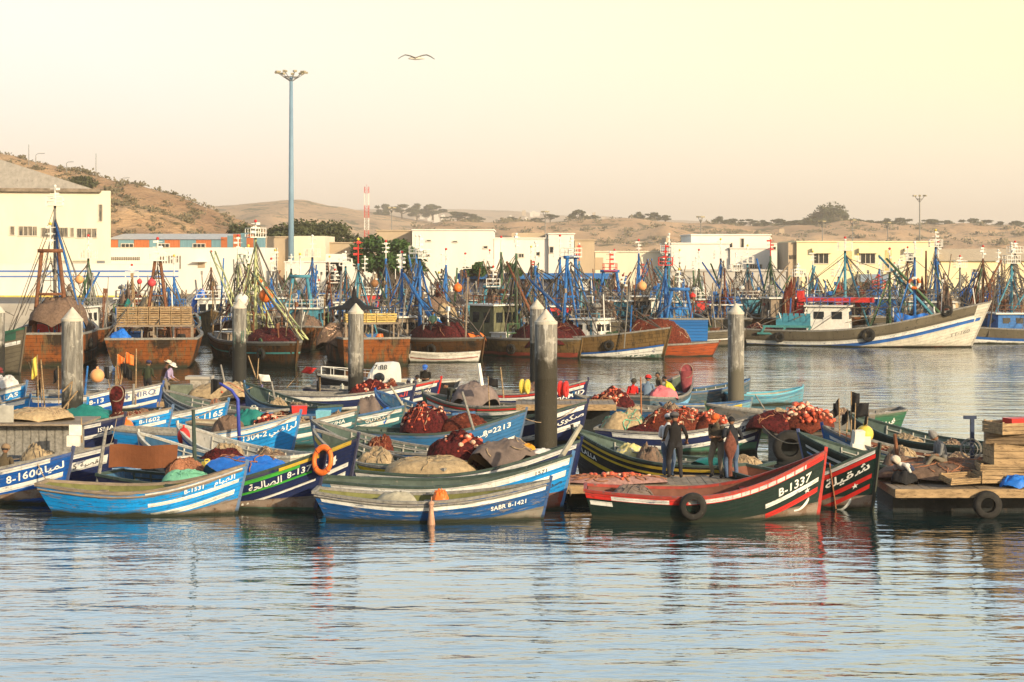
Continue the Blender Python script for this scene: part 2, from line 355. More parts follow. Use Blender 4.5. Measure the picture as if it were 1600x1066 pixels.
def window(t, fx, fz, px0, py0, px1, py1, panes=2, frame=FRAMEW, glass=GLASS, y=0):
    x0, x1, z1, z0 = fx(px0), fx(px1), fz(py0), fz(py1)
    mb = MB(); fw = .09
    for c, s in ((((x0 + x1) / 2, y - .05, z0 - fw / 2), (x1 - x0 + 2 * fw + .1, .16, fw)), (((x0 + x1) / 2, y - .03, z1 + fw / 2), (x1 - x0 + 2 * fw, .1, fw)), ((x0 - fw / 2, y - .03, (z0 + z1) / 2), (fw, .1, z1 - z0)), ((x1 + fw / 2, y - .03, (z0 + z1) / 2), (fw, .1, z1 - z0))): mb.box(c, s)
    for k in range(1, panes): mb.box((x0 + (x1 - x0) * k / panes, y - .045, (z0 + z1) / 2), (.07, .05, z1 - z0 - .01))
    o = mb.build('window', frame, t)
    g = MB(); g.box(((x0 + x1) / 2, y - .012, (z0 + z1) / 2), (x1 - x0, .03, z1 - z0)); g.build('pane', glass, o)
CURT = mat('curtained glass', (.20, .17, .13), .25, .5, 1.2, (3, 1, .3), (.03, .04, .05), .5, 0)
# big warehouse at the left
Y = 212
t, fx, fz = bldg('large cream warehouse with a grey hipped roof and a row of small windows', -200, 173, 297, Y, 26, CREAM, parapet=0)
for a in ((20, 354, 26, 367, 1), (33, 354, 60, 368, 4), (67, 356, 107, 370, 3), (111, 356, 116, 370, 1), (121, 357, 151, 371, 4), (155, 319, 160, 345, 1)): window(t, fx, fz, *a[:4], panes=a[4], glass=CURT)
mb = MB(); x0, x1 = fx(-205), fx(158); h = fz(297); r = fz(232)
xr = fx(-20)
mb.add([(x0, -.5, h + .1), (x1, -.5, h - .12), (x1, 26.5, h - .12), (x0, 26.5, h + .1), (x0, 13, r), (xr, 13, r - .3)], [(0, 1, 5, 4), (1, 2, 5), (2, 3, 4, 5), (3, 0, 4)])
mb.build('roof', ROOFG, t)
mb = MB(); mb.box((fx(-23), -.42, h + .02), (x1 - x0, .5, .42)); mb.build('eaves_beam', mat('old eaves', (.20, .16, .12), .9, .5, 1.5), t)
mb = MB()
for k in range(26):
    for j in range(3):
        for gx in (82, 115): mb.box((fx(gx) + (k % 13) * .14 + (0 if k < 13 else .02), -.02, fz(414) + j * .22), (.07, .05, .13))
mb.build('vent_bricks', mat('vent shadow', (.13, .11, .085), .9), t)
mb = MB(); mb.box((fx(158), -.06, fz(411.5)), (.95, .06, .62)); mb.build('sign_board', mat('slate board', (.16, .17, .18), .7), t)
t.rotation_euler.z = R(13.2); cx = XP(173, 215); hw = (XP(173, 212) - XP(-200, 212)) / 2; t.location = (cx - hw * math.cos(R(13.2)), 215 - hw * math.sin(R(13.2)), 1.45)
# harbour wall with blue stripes
t = thing('harbour_wall', 'long low white harbour wall with blue horizontal stripes before the cream warehouse', 'wall', (XP(30, 206), 206, 1.45))
zz = lambda py: ZP(py, 206) - 1.45
W = XP(278, 206) - XP(-220, 206)
mb = MB(); mb.box((0, .25, zz(413) / 2), (W, .5, zz(413))); mb.box((0, .25, zz(413) + .05), (W, .56, .1)); mb.build('wall', WALLW, t)
for a, b in ((422.5, 425.5), (431, 433.5)):
    mb = MB(); mb.box((0, -.01, (zz(a) + zz(b)) / 2), (W, .03, abs(zz(a) - zz(b)))); mb.build('painted_stripe', BLUES, t)
mb = MB(); mb.box((0, -.16, .12), (W, .3, .25)); mb.build('kerb', mat('yellow kerb', (.62, .46, .10), .8, .25, 1), t)
mb = MB()
for k in range(9): mb.box((W / 2 - 5.8 - k * .36, -.02, zz(409) - 1.6), (.1, .05, 2.4))
# warehouse with coloured panels
Y = 224
t, fx, fz = bldg('long white shed with alternating orange and blue cladding panels under its roof', 166, 414, 387, Y, 22, WALLW, parapet=0)
cols = 'OOBBBOOOBBOOBBBOOBBO' 
ps = [166, 184.5, 209, 233, 257, 281, 306, 330, 345, 355, 364, 376, 385, 396, 414]
for i in range(len(ps) - 1):
    mb = MB(); a, b = fx(ps[i]), fx(ps[i + 1]); zt = fz(374.5) if ps[i] < 335 else fz(374.5 - min(10, (ps[i] - 330) * .25) + max(0, ps[i] - 378) * .3)
    mb.box(((a + b) / 2, .3, (zt + fz(387)) / 2), (b - a - .02, .5, zt - fz(387)))
    for k in range(7): mb.box((a + (b - a) * (k + .5) / 7, .03, (zt + fz(387)) / 2), (.07, .05, zt - fz(387) - .04))
    mb.build('cladding_panel', PANO if i % 2 == 0 else PANB, t)
for a in (190, 246, 302): window(t, fx, fz, a, 381.5, a + 18, 386.3, panes=3, y=0)
mb = MB(); x0, x1 = fx(164), fx(352)
mb.add([(x0, -.2, fz(374.2)), (x1, -.2, fz(374.2)), (x1 + 1, 11, fz(364)), (x0, 11, fz(364)), (x0, 22, fz(374)), (x1, 22, fz(374)), (fx(366), 11, fz(365))], [(0, 1, 2, 3), (3, 2, 5, 4), (1, 5, 2)])
mb.build('roof', mat('silver roof', (.46, .44, .41), .6, .15, .5, (5, 1, 1)), t)
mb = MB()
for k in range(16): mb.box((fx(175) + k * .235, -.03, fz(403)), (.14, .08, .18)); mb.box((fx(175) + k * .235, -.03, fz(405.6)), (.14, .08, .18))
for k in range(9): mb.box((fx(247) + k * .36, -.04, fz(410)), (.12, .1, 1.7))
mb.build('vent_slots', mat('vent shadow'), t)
mb = MB(); mb.box((fx(314), -.5, fz(409)), (1.7, 1.1, .12)); mb.build('door_canopy', WALLW, t)
mb = MB(); mb.box((fx(315), -.04, fz(414)), (.9, .1, .75)); mb.build('door', TANW, t)
def simple(label, *a, wins=(), **k):
    t, fx, fz = bldg(label, *a, **k)
    for q in wins: window(t, fx, fz, *q[:4], panes=q[4] if len(q) > 4 else 2)
    return t, fx, fz
t, fx, fz = simple('small cream block with shade painted tan on its left face, behind the light mast', 415, 455, 371, 236, 12, TANW)  # left face, its shade painted tan; the cream box is the same block's front
mb = MB(); mb.box((fx(483), 5, fz(369) / 2), (XP(510, 236) - XP(456, 236), 12.2, fz(369))); mb.build('front_wall', CREAM, t)
simple('low tan block half hidden behind the leafy green tree', 511, 562, 380, 240, 10, TANW)
t, fx, fz = simple('low white service block with two small square windows behind masts', 445, 600, 410, 222, 8, WALLW, wins=((520, 417, 525, 421, 1), (557, 417, 562, 421, 1)))
mb = MB(); mb.box((fx(522), 3, fz(397) / 2), (XP(535, 222) - XP(509, 222), 6, fz(397))); mb.build('roof_room', WALLW, t)
t, fx, fz = simple('tall white windowless warehouse with a shaded tan side wall', 644, 771, 360, 222, 20, WALLW, wins=((756, 385, 761.5, 388, 1), (668, 398, 671, 400, 1), (667, 375.5, 673, 377, 1), (708, 377, 714, 378.5, 1)))
simple('left side wall of the tall white warehouse with its shade painted tan', 588, 643, 361, 228, 16, TANW)  # side of the white warehouse; its shade is put into the tan
t, fx, fz = simple('white warehouse with a stepped roof and small dark windows behind trawler masts', 772, 856, 373, 224, 18, WALLW, wins=((811, 397, 818, 402, 2), (838, 394, 843, 399.5, 1)))
mb = MB(); mb.box((fx(826), 6, fz(369.5)), (4.4, 6, 1.0)); mb.build('roof_room', TANW, t)
simple('narrow white block with a tall dark window joined to the stepped warehouse', 857, 897, 366, 223.4, 14, WALLW, wins=((859, 386, 864.5, 395, 1), (884, 392.5, 888, 396, 1)))
simple('square tan block between the white warehouses', 898, 929, 376, 224.5, 14, TANW, wins=((901, 396, 903, 398, 1),))
t, fx, fz = simple('long low cream shed with one window and a tan door bay', 930, 1048, 394, 226, 14, CREAM, wins=((1031, 405, 1037, 412.5, 2),))
mb = MB(); mb.box((fx(936), -.03, fz(412)), (1.1, .08, 1.6)); mb.build('door', TANW, t)
t, fx, fz = simple('white two step building with square windows behind the blue masts', 1049, 1140, 381, 222, 16, WALLW)
mb = MB(); mb.box((fx(1046.5), 6, fz(378)), (.5, 7, 1.1)); mb.build('roof_room', TANW, t)
t, fx, fz = simple('taller white flat roofed building with one dark slot window', 1080, 1204, 367.5, 232, 14, WALLW, wins=((1139, 380, 1144, 388, 1), (1158, 373, 1162, 387, 1)))
t, fx, fz = simple('white ground floor wing with two wide dark windows', 1141, 1204, 388.5, 221.5, 8, WALLW, wins=((1146, 413.5, 1158, 420, 4), (1172, 413.5, 1190, 419.5, 5)))
simple('low white hut between the white wing and the yellow building', 1205, 1234, 382, 238, 10, WALLW, wins=((1208, 378 + 8, 1212, 390, 1),))
simple('long grey market shed with a dark fascia in front of white buildings', 1040, 1228, 424, 205, 10, GREYW)
t, fx, fz = simple('yellow two storey harbour office with hooded windows and recessed panels', 1245, 1460, 378.5, 214, 14, YELW, wins=((1272, 396, 1294, 411.5, 3), (1345, 396, 1367, 411.5, 3), (1417, 396, 1426, 411.5, 1)))
for a, b in ((1268, 1299), (1341, 1371), (1413, 1430)):
    mb = MB(); mb.box(((fx(a) + fx(b)) / 2, -.3, fz(392)), (fx(b) - fx(a), .6, .62)); mb.build('window_hood', YELW, t)
for a, b in ((1320, 1331), (1383, 1393)):
    mb = MB(); mb.box(((fx(a) + fx(b)) / 2, -.02, fz(407)), (fx(b) - fx(a), .06, fz(391) - fz(423))); mb.build('recessed_panel', mat('deep yellow render', (.56, .43, .2), .9), t)
mb = MB(); mb.box((fx(1363), -.9, fz(434.5)), (3.6, 1.8, .95)); mb.build('awning', mat('blue grey awning', (.20, .26, .34), .7), t)
mb = MB(); mb.box((fx(1358), -.03, fz(447)), (1.7, .08, 2.0)); mb.build('door', GLASS, t)
mb = MB(); mb.box((fx(1239), 5, fz(379) / 2), (1.0, 9, fz(379))); mb.build('side_face', TANW, t)  # tan box stands for the office's side face
for k in range(6): mb = MB(); mb.box((fx(1233.6) + k * .16 + .1, .46, fz(402)), (.07, .06, .5)); mb.build('slot_window', GLASS, t)
t, fx, fz = simple('low yellow shed with a corrugated tan roof at the right edge', 1463, 1800, 408, 216, 16, YELW, parapet=0, wins=((1520, 421, 1530, 428, 2),))
mb = MB(); x0, x1 = fx(1461), fx(1802)
for k in range(150):
    a = x0 + (x1 - x0) * k / 150; b = x0 + (x1 - x0) * (k + 1) / 150; m2 = (a + b) / 2
    mb.add([(a, -.7, fz(407)), (m2, -.7, fz(407) + .03), (b, -.7, fz(407)), (a, 3.6, fz(389)), (m2, 3.6, fz(389) + .03), (b, 3.6, fz(389))], [(0, 1, 4, 3), (1, 2, 5, 4)])
mb.build('roof', mat('tan tiles', (.52, .42, .29), .85, .25, 3, (1, 6, 1)), t)
# fish market front: blue fascia over dark stalls
t = thing('market_hall', 'low market hall with a bright blue fascia and dark open stalls', 'market hall', (XP(835, 205), 205, 1.45)); zz = lambda py: ZP(py, 205) - 1.45; W = XP(960, 205) - XP(722, 205)
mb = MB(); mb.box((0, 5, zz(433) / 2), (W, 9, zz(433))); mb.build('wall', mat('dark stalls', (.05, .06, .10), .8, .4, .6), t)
mb = MB(); mb.box((0, .1, (zz(427) + zz(436)) / 2), (W + .3, 1.4, zz(427) - zz(436))); mb.build('fascia', STEELB, t)
for k in range(12): mb = MB(); mb.box((-W / 2 + (k + .5) * W / 12, .2, zz(436) / 2), (.22, .2, zz(436))); mb.build('pillar', STEELB, t)
# ---------------------------------------------------------------- trees
LEAF = mat('tree foliage', (.060, .070, .030), .8, .45, .7, (1, 1, 1), (.035, .042, .018), .55, 0)
LEAFG = mat('bright foliage', (.045, .090, .025), .7, .5, 1.2, (1, 1, 1), (.02, .045, .012), .55, 0)
BARK = mat('bark', (.10, .075, .055), .9, .3, 3)
def tree_mesh(seed, W, Hh, n, leaf, trunk=.35, flat=1.0):
    rd = random.Random(seed); mb = MB(); tb = MB()
    cl = []
    th = Hh * trunk
    tb.tube([(0, 0, -.3), (rd.uniform(-.1, .1) * W, 0, th * .6), (rd.uniform(-.1, .1) * W, 0, th), (0, 0, Hh * .75)], [W * .035, W * .028, W * .02, .02], 7)
    for i in range(int(9 + n / 400)):
        a = rd.uniform(0, 6.28); q = rd.random() ** .5; zf = rd.uniform(0, 1)
        rr = W * .40 * q * (1 - .45 * zf * zf)
        c = Vector((rr * math.cos(a), rr * math.sin(a), th + (Hh - th) * (.12 + .74 * zf) * (1 - .25 * q * flat)))
        r = W * rd.uniform(.10, .20); cl.append((c, r)); tb.tube([(0, 0, th * rd.uniform(.6, 1)), (c.x * .5, c.y * .5, (th + c.z) / 2 - .2), c], [W * .016, W * .01, .015], 5)
    for i in range(n):
        c, r = cl[rd.randrange(len(cl))]
        dv = Vector((rd.gauss(0, 1), rd.gauss(0, 1), rd.gauss(0, 1))).normalized() * r * rd.uniform(.35, 1.08)
        p = c + Vector((dv.x, dv.y, dv.z * .68 * flat)); s = leaf * rd.uniform(.6, 1.4)
        u = Vector((rd.gauss(0, 1), rd.gauss(0, 1), rd.gauss(0, .7))).normalized(); w2 = u.orthogonal().normalized()
        w2 = Matrix.Rotation(rd.uniform(0, 6.3), 3, u) @ w2
        mb.add([p - u * s, p + w2 * s * .5, p + u * s, p - w2 * s * .5], [(0, 1, 2, 3)])
    return mb, tb
def tree(label, px, base, top, Y, Wpx, n, leaf, seed, m=LEAF, trunk=.3, flat=1.0, group=None, name='tree'):
    zb = ZP(base, Y); Hh = ZP(top, Y) - zb; W = Wpx * Y / F * 1.3
    t = thing(name, label, 'tree', (XP(px, Y), Y, zb), 0, group)
    a, b = tree_mesh(seed, W, Hh, n, leaf, trunk, flat); a.build('crown', m, t); b.build('trunk', BARK, t, True); return t
tree('large rounded dark green tree standing left behind the light mast', 455, 392, 340, 300, 80, 5000, .34, 1, trunk=.12)
tree('large rounded dark green tree just right of the light mast', 512, 392, 345, 305, 100, 5500, .34, 2, trunk=.12)
tree('small dark tree at the foot of the left hill beside the panelled shed', 378, 380, 346, 310, 44, 2200, .32, 3, trunk=.1)
tree('bright green leafy tree growing in front of the shaded warehouse wall', 600, 446, 360, 208, 104, 6500, .28, 4, LEAFG, .25)
tree('low green tree beside the tall white warehouse corner', 636, 446, 384, 206, 46, 2000, .24, 5, LEAFG, .3)
tree('small leafy green tree in front of the white warehouse', 745, 440, 408, 203, 40, 1300, .24, 6, LEAFG, .35)
tree('small round green tree before the stepped warehouse', 800, 440, 412, 203, 36, 1200, .24, 8, LEAFG, .35)
tree('dark bushy tree on the left hillside above the warehouse roof', 128, 300, 264, 395, 44, 2200, .36, 7, trunk=.05)
tree('big dome shaped tree standing highest on the right hill', 1298, 360, 320, 1300, 74, 5200, 1.2, 9, trunk=.12)
hz = [(372, 356, 344, 420, 14, 'short tree at the hill foot left of the mast'), (292, 308, 299, 430, 12, 'lone bush on the left hill crest')]
far = [(598, 345, 321, 880, 22), (628, 345, 322, 880, 26), (652, 344, 320, 885, 24), (676, 342, 322, 880, 30), (716, 352, 334, 760, 34), (742, 352, 338, 760, 26), (905, 350, 330, 640, 24), (925, 352, 340, 640, 20), (995, 350, 334, 660, 18), (1018, 350, 335, 655, 22), (1040, 352, 340, 650, 16), (1127, 356, 341, 650, 22), (1150, 357, 345, 640, 24), (1172, 357, 346, 640, 18), (1192, 359, 347, 620, 20), (1215, 358, 345, 620, 26), (1240, 359, 348, 610, 24), (1258, 360, 343, 610, 30), (1335, 360, 345, 620, 34), (1362, 360, 348, 630, 28), (1390, 361, 344, 640, 24), (1412, 361, 343, 640, 28), (1455, 361, 346, 640, 30), (1478, 362, 347, 640, 26), (1515, 363, 344, 650, 30), (1540, 364, 347, 650, 28), (1563, 364, 349, 650, 22), (1590, 366, 348, 650, 28), (860, 350, 338, 640, 18), (800, 352, 342, 690, 26), (838, 352, 344, 680, 22)]
PROTO = [tree_mesh(40 + k, 6, 6, 1500, .34, (.3, .45, .2)[k], (.8, .5, 1)[k]) for k in range(3)]
PROTO = [(a.v, a.f, b.v, b.f) for a, b in PROTO]
PM = []
for k, (av, af, bv, bf) in enumerate(PROTO):
    a = bpy.data.meshes.new('crown'); a.from_pydata(av, [], af); a.materials.append(LEAF); b = bpy.data.meshes.new('trunk'); b.from_pydata(bv, [], bf); b.materials.append(BARK); PM.append((a, b))
for i, (px, base, top, Y, wpx) in enumerate(far):
    Y = 2000 if Y > 800 else Y * 2.15
    k = i % 3; Y *= .985; zt = ZP(top - 5, Y); zb = ZP(base, Y); t = thing('hill_tree', ('bushy', 'umbrella shaped', 'dense')[k] + ' hazy tree on the far hill skyline', 'tree', (XP(px, Y), Y, zb - .5), i * 1.3, 'trees along the far hills')
    W = wpx * Y / F * 1.6; t.scale = (W / 6, W / 6, (zt - zb + .5) / 6)
    for n, me in zip(('crown', 'trunk'), PM[k]): o = bpy.data.objects.new(n, me); COL.objects.link(o); o.parent = t
rd = random.Random(77)
for k in range(26):
    px = rd.uniform(640, 1000) if k < 18 else rd.uniform(1060, 1600); py = rd.uniform(334, 345) if k < 18 else rd.uniform(362, 372); Yh = 3900 if k < 18 else 1180; s = Yh / F
    t = thing('distant_house', 'tiny pale house on the far hazy hill', 'house', (XP(px, Yh), Yh, ZP(py, Yh) - 3 * s), 0, 'tiny houses on the far hills'); w_, h_ = rd.uniform(4, 9) * s, rd.uniform(2.5, 5) * s + 3 * s
    mb = MB(); mb.box((0, 0, h_ / 2), (w_, w_ * .8, h_)); mb.box((0, 0, h_ + .2 * s), (w_ * 1.04, w_ * .84, .4 * s)); mb.box((w_ * .2, 0, h_ + .8 * s), (w_ * .3, w_ * .4, .9 * s)); mb.build('wall', WALLW if k % 3 else TANW, t)
# scrub on the hillsides
def scrub(P, n, seed, s0, s1, u0=0, u1=1):
    rd = random.Random(seed); mb = MB()
    for i in range(n):
        u, v = rd.uniform(u0, u1), rd.uniform(.02, .46)
        if noise.noise(Vector((u * 40, v * 14, seed))) < rd.uniform(-.4, .25): continue
        p = Vector(P(u, v)); s = rd.uniform(s0, s1)
        for k in range(16):
            q = p + Vector((rd.gauss(0, s * .5), rd.gauss(0, s * .5), abs(rd.gauss(0, s * .32)))); a = Vector((rd.gauss(0, 1), rd.gauss(0, 1), rd.gauss(0, 1))).normalized() * s * .32; b = a.orthogonal().normalized() * s * .22
            mb.add([q - a, q + b, q + a, q - b], [(0, 1, 2, 3)])
    o = mb.build('scrub', mat('scrub leaves', (.14, .12, .075), .9, .4, .5, (1, 1, 1), (.075, .075, .045), .55, 0)); o['kind'] = 'stuff'; o['label'] = 'low dry scrub dotted over the hillside'; o['category'] = 'scrub'
scrub(HL, 2200, 3, .5, 1.5, .3, 1); scrub(HR, 1300, 5, 1.5, 4.5)
# ---------------------------------------------------------------- masts and lamps
def light_mast(label, px, top, Y, m, r, heads=8, name='light_mast', z0=1.45, ring=1.6):
    zt = ZP(top, Y) - z0; t = thing(name, label, 'light mast', (XP(px, Y), Y, z0))
    mb = MB(); mb.tube([(0, 0, 0), (0, 0, zt * .5), (0, 0, zt - .6)], [r, r * .8, r * .55], 12); mb.build('pole', m, t, True)
    mb = MB(); mb.torus((0, 0, zt - .75), ring * .55, .07, 18, 6)
    for k in range(heads):
        a = 6.283 * (k + .3) / heads; mb.tube([(0, 0, zt - 1.4), (math.cos(a) * ring, math.sin(a) * ring, zt - .25)], .05, 5)
    mb.build('bracket', STEELY, t)
    for k in range(heads):
        a = 6.283 * (k + .3) / heads; mb = MB(); mb.box((math.cos(a) * ring * 1.1, math.sin(a) * ring * 1.1, zt - .12), (.62, .42, .24), a); mb.build('floodlight', mat('lamp housing', (.30, .26, .17), .5), t)
light_mast('tall slender blue light mast crowned by a ring of floodlights', 455, 112, 232, mat('mast blue', (.17, .27, .36), .5, .12, .5), .42, 9, ring=1.75)
light_mast('tall thin light mast with floodlights on the right hill', 1437, 305, 330, STEELY, .18, 6, 'light_mast', ring=1.0)
light_mast('thin light mast rising above the shaded warehouse side wall', 612, 324, 380, STEELY, .16, 4, 'light_mast', ring=.6)
light_mast('thin light mast above the stepped white warehouse', 852, 330, 330, STEELY, .14, 3, 'light_mast', ring=.5)
light_mast('thin light mast above the two step white building', 1095, 338, 330, STEELY, .14, 3, 'light_mast', ring=.5)
light_mast('short dark lamp mast above the yellow office left end', 1285, 345, 330, STEELY, .12, 3, 'light_mast', ring=.45)
light_mast('short dark lamp mast above the yellow office centre', 1332, 343, 330, STEELY, .12, 3, 'light_mast', ring=.45)
light_mast('dark lamp mast above the yellow office right end', 1387, 347, 330, STEELY, .12, 3, 'light_mast', ring=.45)
def pole(label, px, base, top, Y, r=.07, arm=0, name='street_lamp', m=STEELY):
    zb, zt = ZP(base, Y), ZP(top, Y); t = thing(name, label, 'lamp post' if arm else 'pole', (XP(px, Y), Y, zb)); h = zt - zb
    pts = [(0, 0, -.6), (0, 0, h * .85), (arm * .3, 0, h * .98), (arm, 0, h)] if arm else [(0, 0, -.6), (0, 0, h)]
    mb = MB(); mb.tube(pts, [r, r * .7, r * .6, r * .6] if arm else [r, r * .6], 6); mb.build('post', m, t)
    if arm: mb = MB(); mb.box((arm + .15, 0, h), (.8, .25, .14)); mb.build('lamp_head', m, t)
for px, base, top, arm, lb in ((45, 256, 226, 0, 'thin bare pole on the left hill crest nearest the warehouse'), (56, 256, 240, 1.6, 'curved street lamp on the left hill crest'), (104, 268, 253, 1.2, 'small street lamp on the hill above the dark bush'), (150, 292, 240, 0, 'tall wooden pole on the left hill beside the bush'), (190, 296, 278, 1.4, 'street lamp leaning out on the middle of the hill'), (322, 366, 316, 0, 'grey mast at the lower end of the left hill'), (258, 360, 330, 0, 'pale post on the hillside above the panelled shed')):
    pole(lb, px, base, top, 425, .13, arm, 'street_lamp' if arm else 'utility_pole')
# red and white lattice mast
t = thing('lattice_mast', 'red and white lattice radio mast rising behind the green tree', 'radio mast', (XP(573, 640), 640, 1.4)); zt = ZP(292, 640) - 1.4
mb = MB(); n = 26; wd = .78
for k in range(n):
    z0, z1 = zt * k / n, zt * (k + 1) / n; mi = (k // 4) % 2
    for i, (a, b) in enumerate(((-1, -1), (1, -1), (1, 1), (-1, 1))):
        c, d2 = ((-1, -1), (1, -1), (1, 1), (-1, 1))[(i + 1) % 4]
        mb.tube([(a * wd, b * wd, z0), (a * wd, b * wd, z1)], .10, 4, mi); mb.tube([(a * wd, b * wd, z0), (c * wd, d2 * wd, z1)], .05, 4, mi); mb.tube([(a * wd, b * wd, z0), (c * wd, d2 * wd, z0)], .05, 4, mi)
mb.tube([(0, 0, zt), (0, 0, zt + .9)], .06, 5); mb.build('lattice', [STEELRED, STEELW], t)
# seagull
t = thing('seagull', 'grey and white seagull gliding alone in the sky', 'bird', atY(650, 92, 60), R(8))
mb = MB(); mb.tube([(-.27, 0, 0), (-.2, 0, .01), (-.06, 0, .02), (.1, 0, .02), (.2, 0, .03), (.25, 0, .025), (.31, 0, .0)], [.012, .035, .062, .058, .042, .04, .008], 8); mb.build('body', mat('gull white', (.62, .58, .52), .7), t, True)
for s in (-1, 1):
    mb = MB(); pr = [(0, .10, 0.02, .09), (.2, .13, .10, .09), (.38, .10, .13, .075), (.52, .02, .06, .05), (.64, -.08, -.03, .012)]
    def P(u, v, s=s):
        k = u * 4; i = min(3, int(k)); f = k - i; a = [pr[i][j] + (pr[i + 1][j] - pr[i][j]) * f for j in range(4)]
        return (s * a[0] * .98 if s < 0 else a[0] * .98, a[1] - .02 - a[3] * 2 * v * .9 - .03, a[2] + .02 * math.sin(v * 3.1))
    mb.grid(P, 12, 4); o = mb.build('wing', mat('gull grey', (.22, .20, .18), .7), t, True); o.modifiers.new('thick', 'SOLIDIFY').thickness = .014
# ---------------------------------------------------------------- hulls
class Hull:
    def __init__(s, L, B, hs, hm, hb, rb=.22, rs=.35, tr=.6, zk=-.35, bow_p=.8, wl=.72, low=.38, full=.6):
        s.L, s.B, s.hs, s.hm, s.hb, s.rb, s.rs, s.tr, s.zk, s.bp, s.wl, s.low, s.full = L, B, hs, hm, hb, rb, rs, tr, zk, bow_p, wl, low, full
    def sheer(s, u):
        if u > s.low: return s.hm + (s.hb - s.hm) * ((u - s.low) / (1 - s.low)) ** 2.1
        return s.hm + (s.hs - s.hm) * ((s.low - u) / s.low) ** 1.8
    def half(s, u):
        if u < .45: return s.B / 2 * (s.tr + (1 - s.tr) * math.sin(math.pi / 2 * u / .45))
        return max(.035, s.B / 2 * math.cos(math.pi / 2 * min(1, (u - .45) / .55)) ** s.bp)
    def pt(s, u, z, side, off=0.0):
        t = max(0, min(1.0, (z - s.zk) / (s.sheer(u) - s.zk)))
        w = s.wl * (1 - u ** 4) + .12 * u ** 4
        y = s.half(u) * (w + (1 - w) * t ** s.full) * min(1, .35 + 2.6 * t)
        x = (u - .5) * s.L + s.rb * max(z, -.1) * max(0, u) ** 7 - s.rs * max(0, z) * (1 - u) ** 4
        return Vector((x, side * (y + off), z))
    def inner(s, u, z, side): 
        p = s.pt(u, z, side); p.y = side * max(.012, abs(p.y) - .05 * max(1, s.B / 2.4)); return p
def us_(n): return [1 - (1 - i / n) ** 1.35 for i in range(n + 1)]
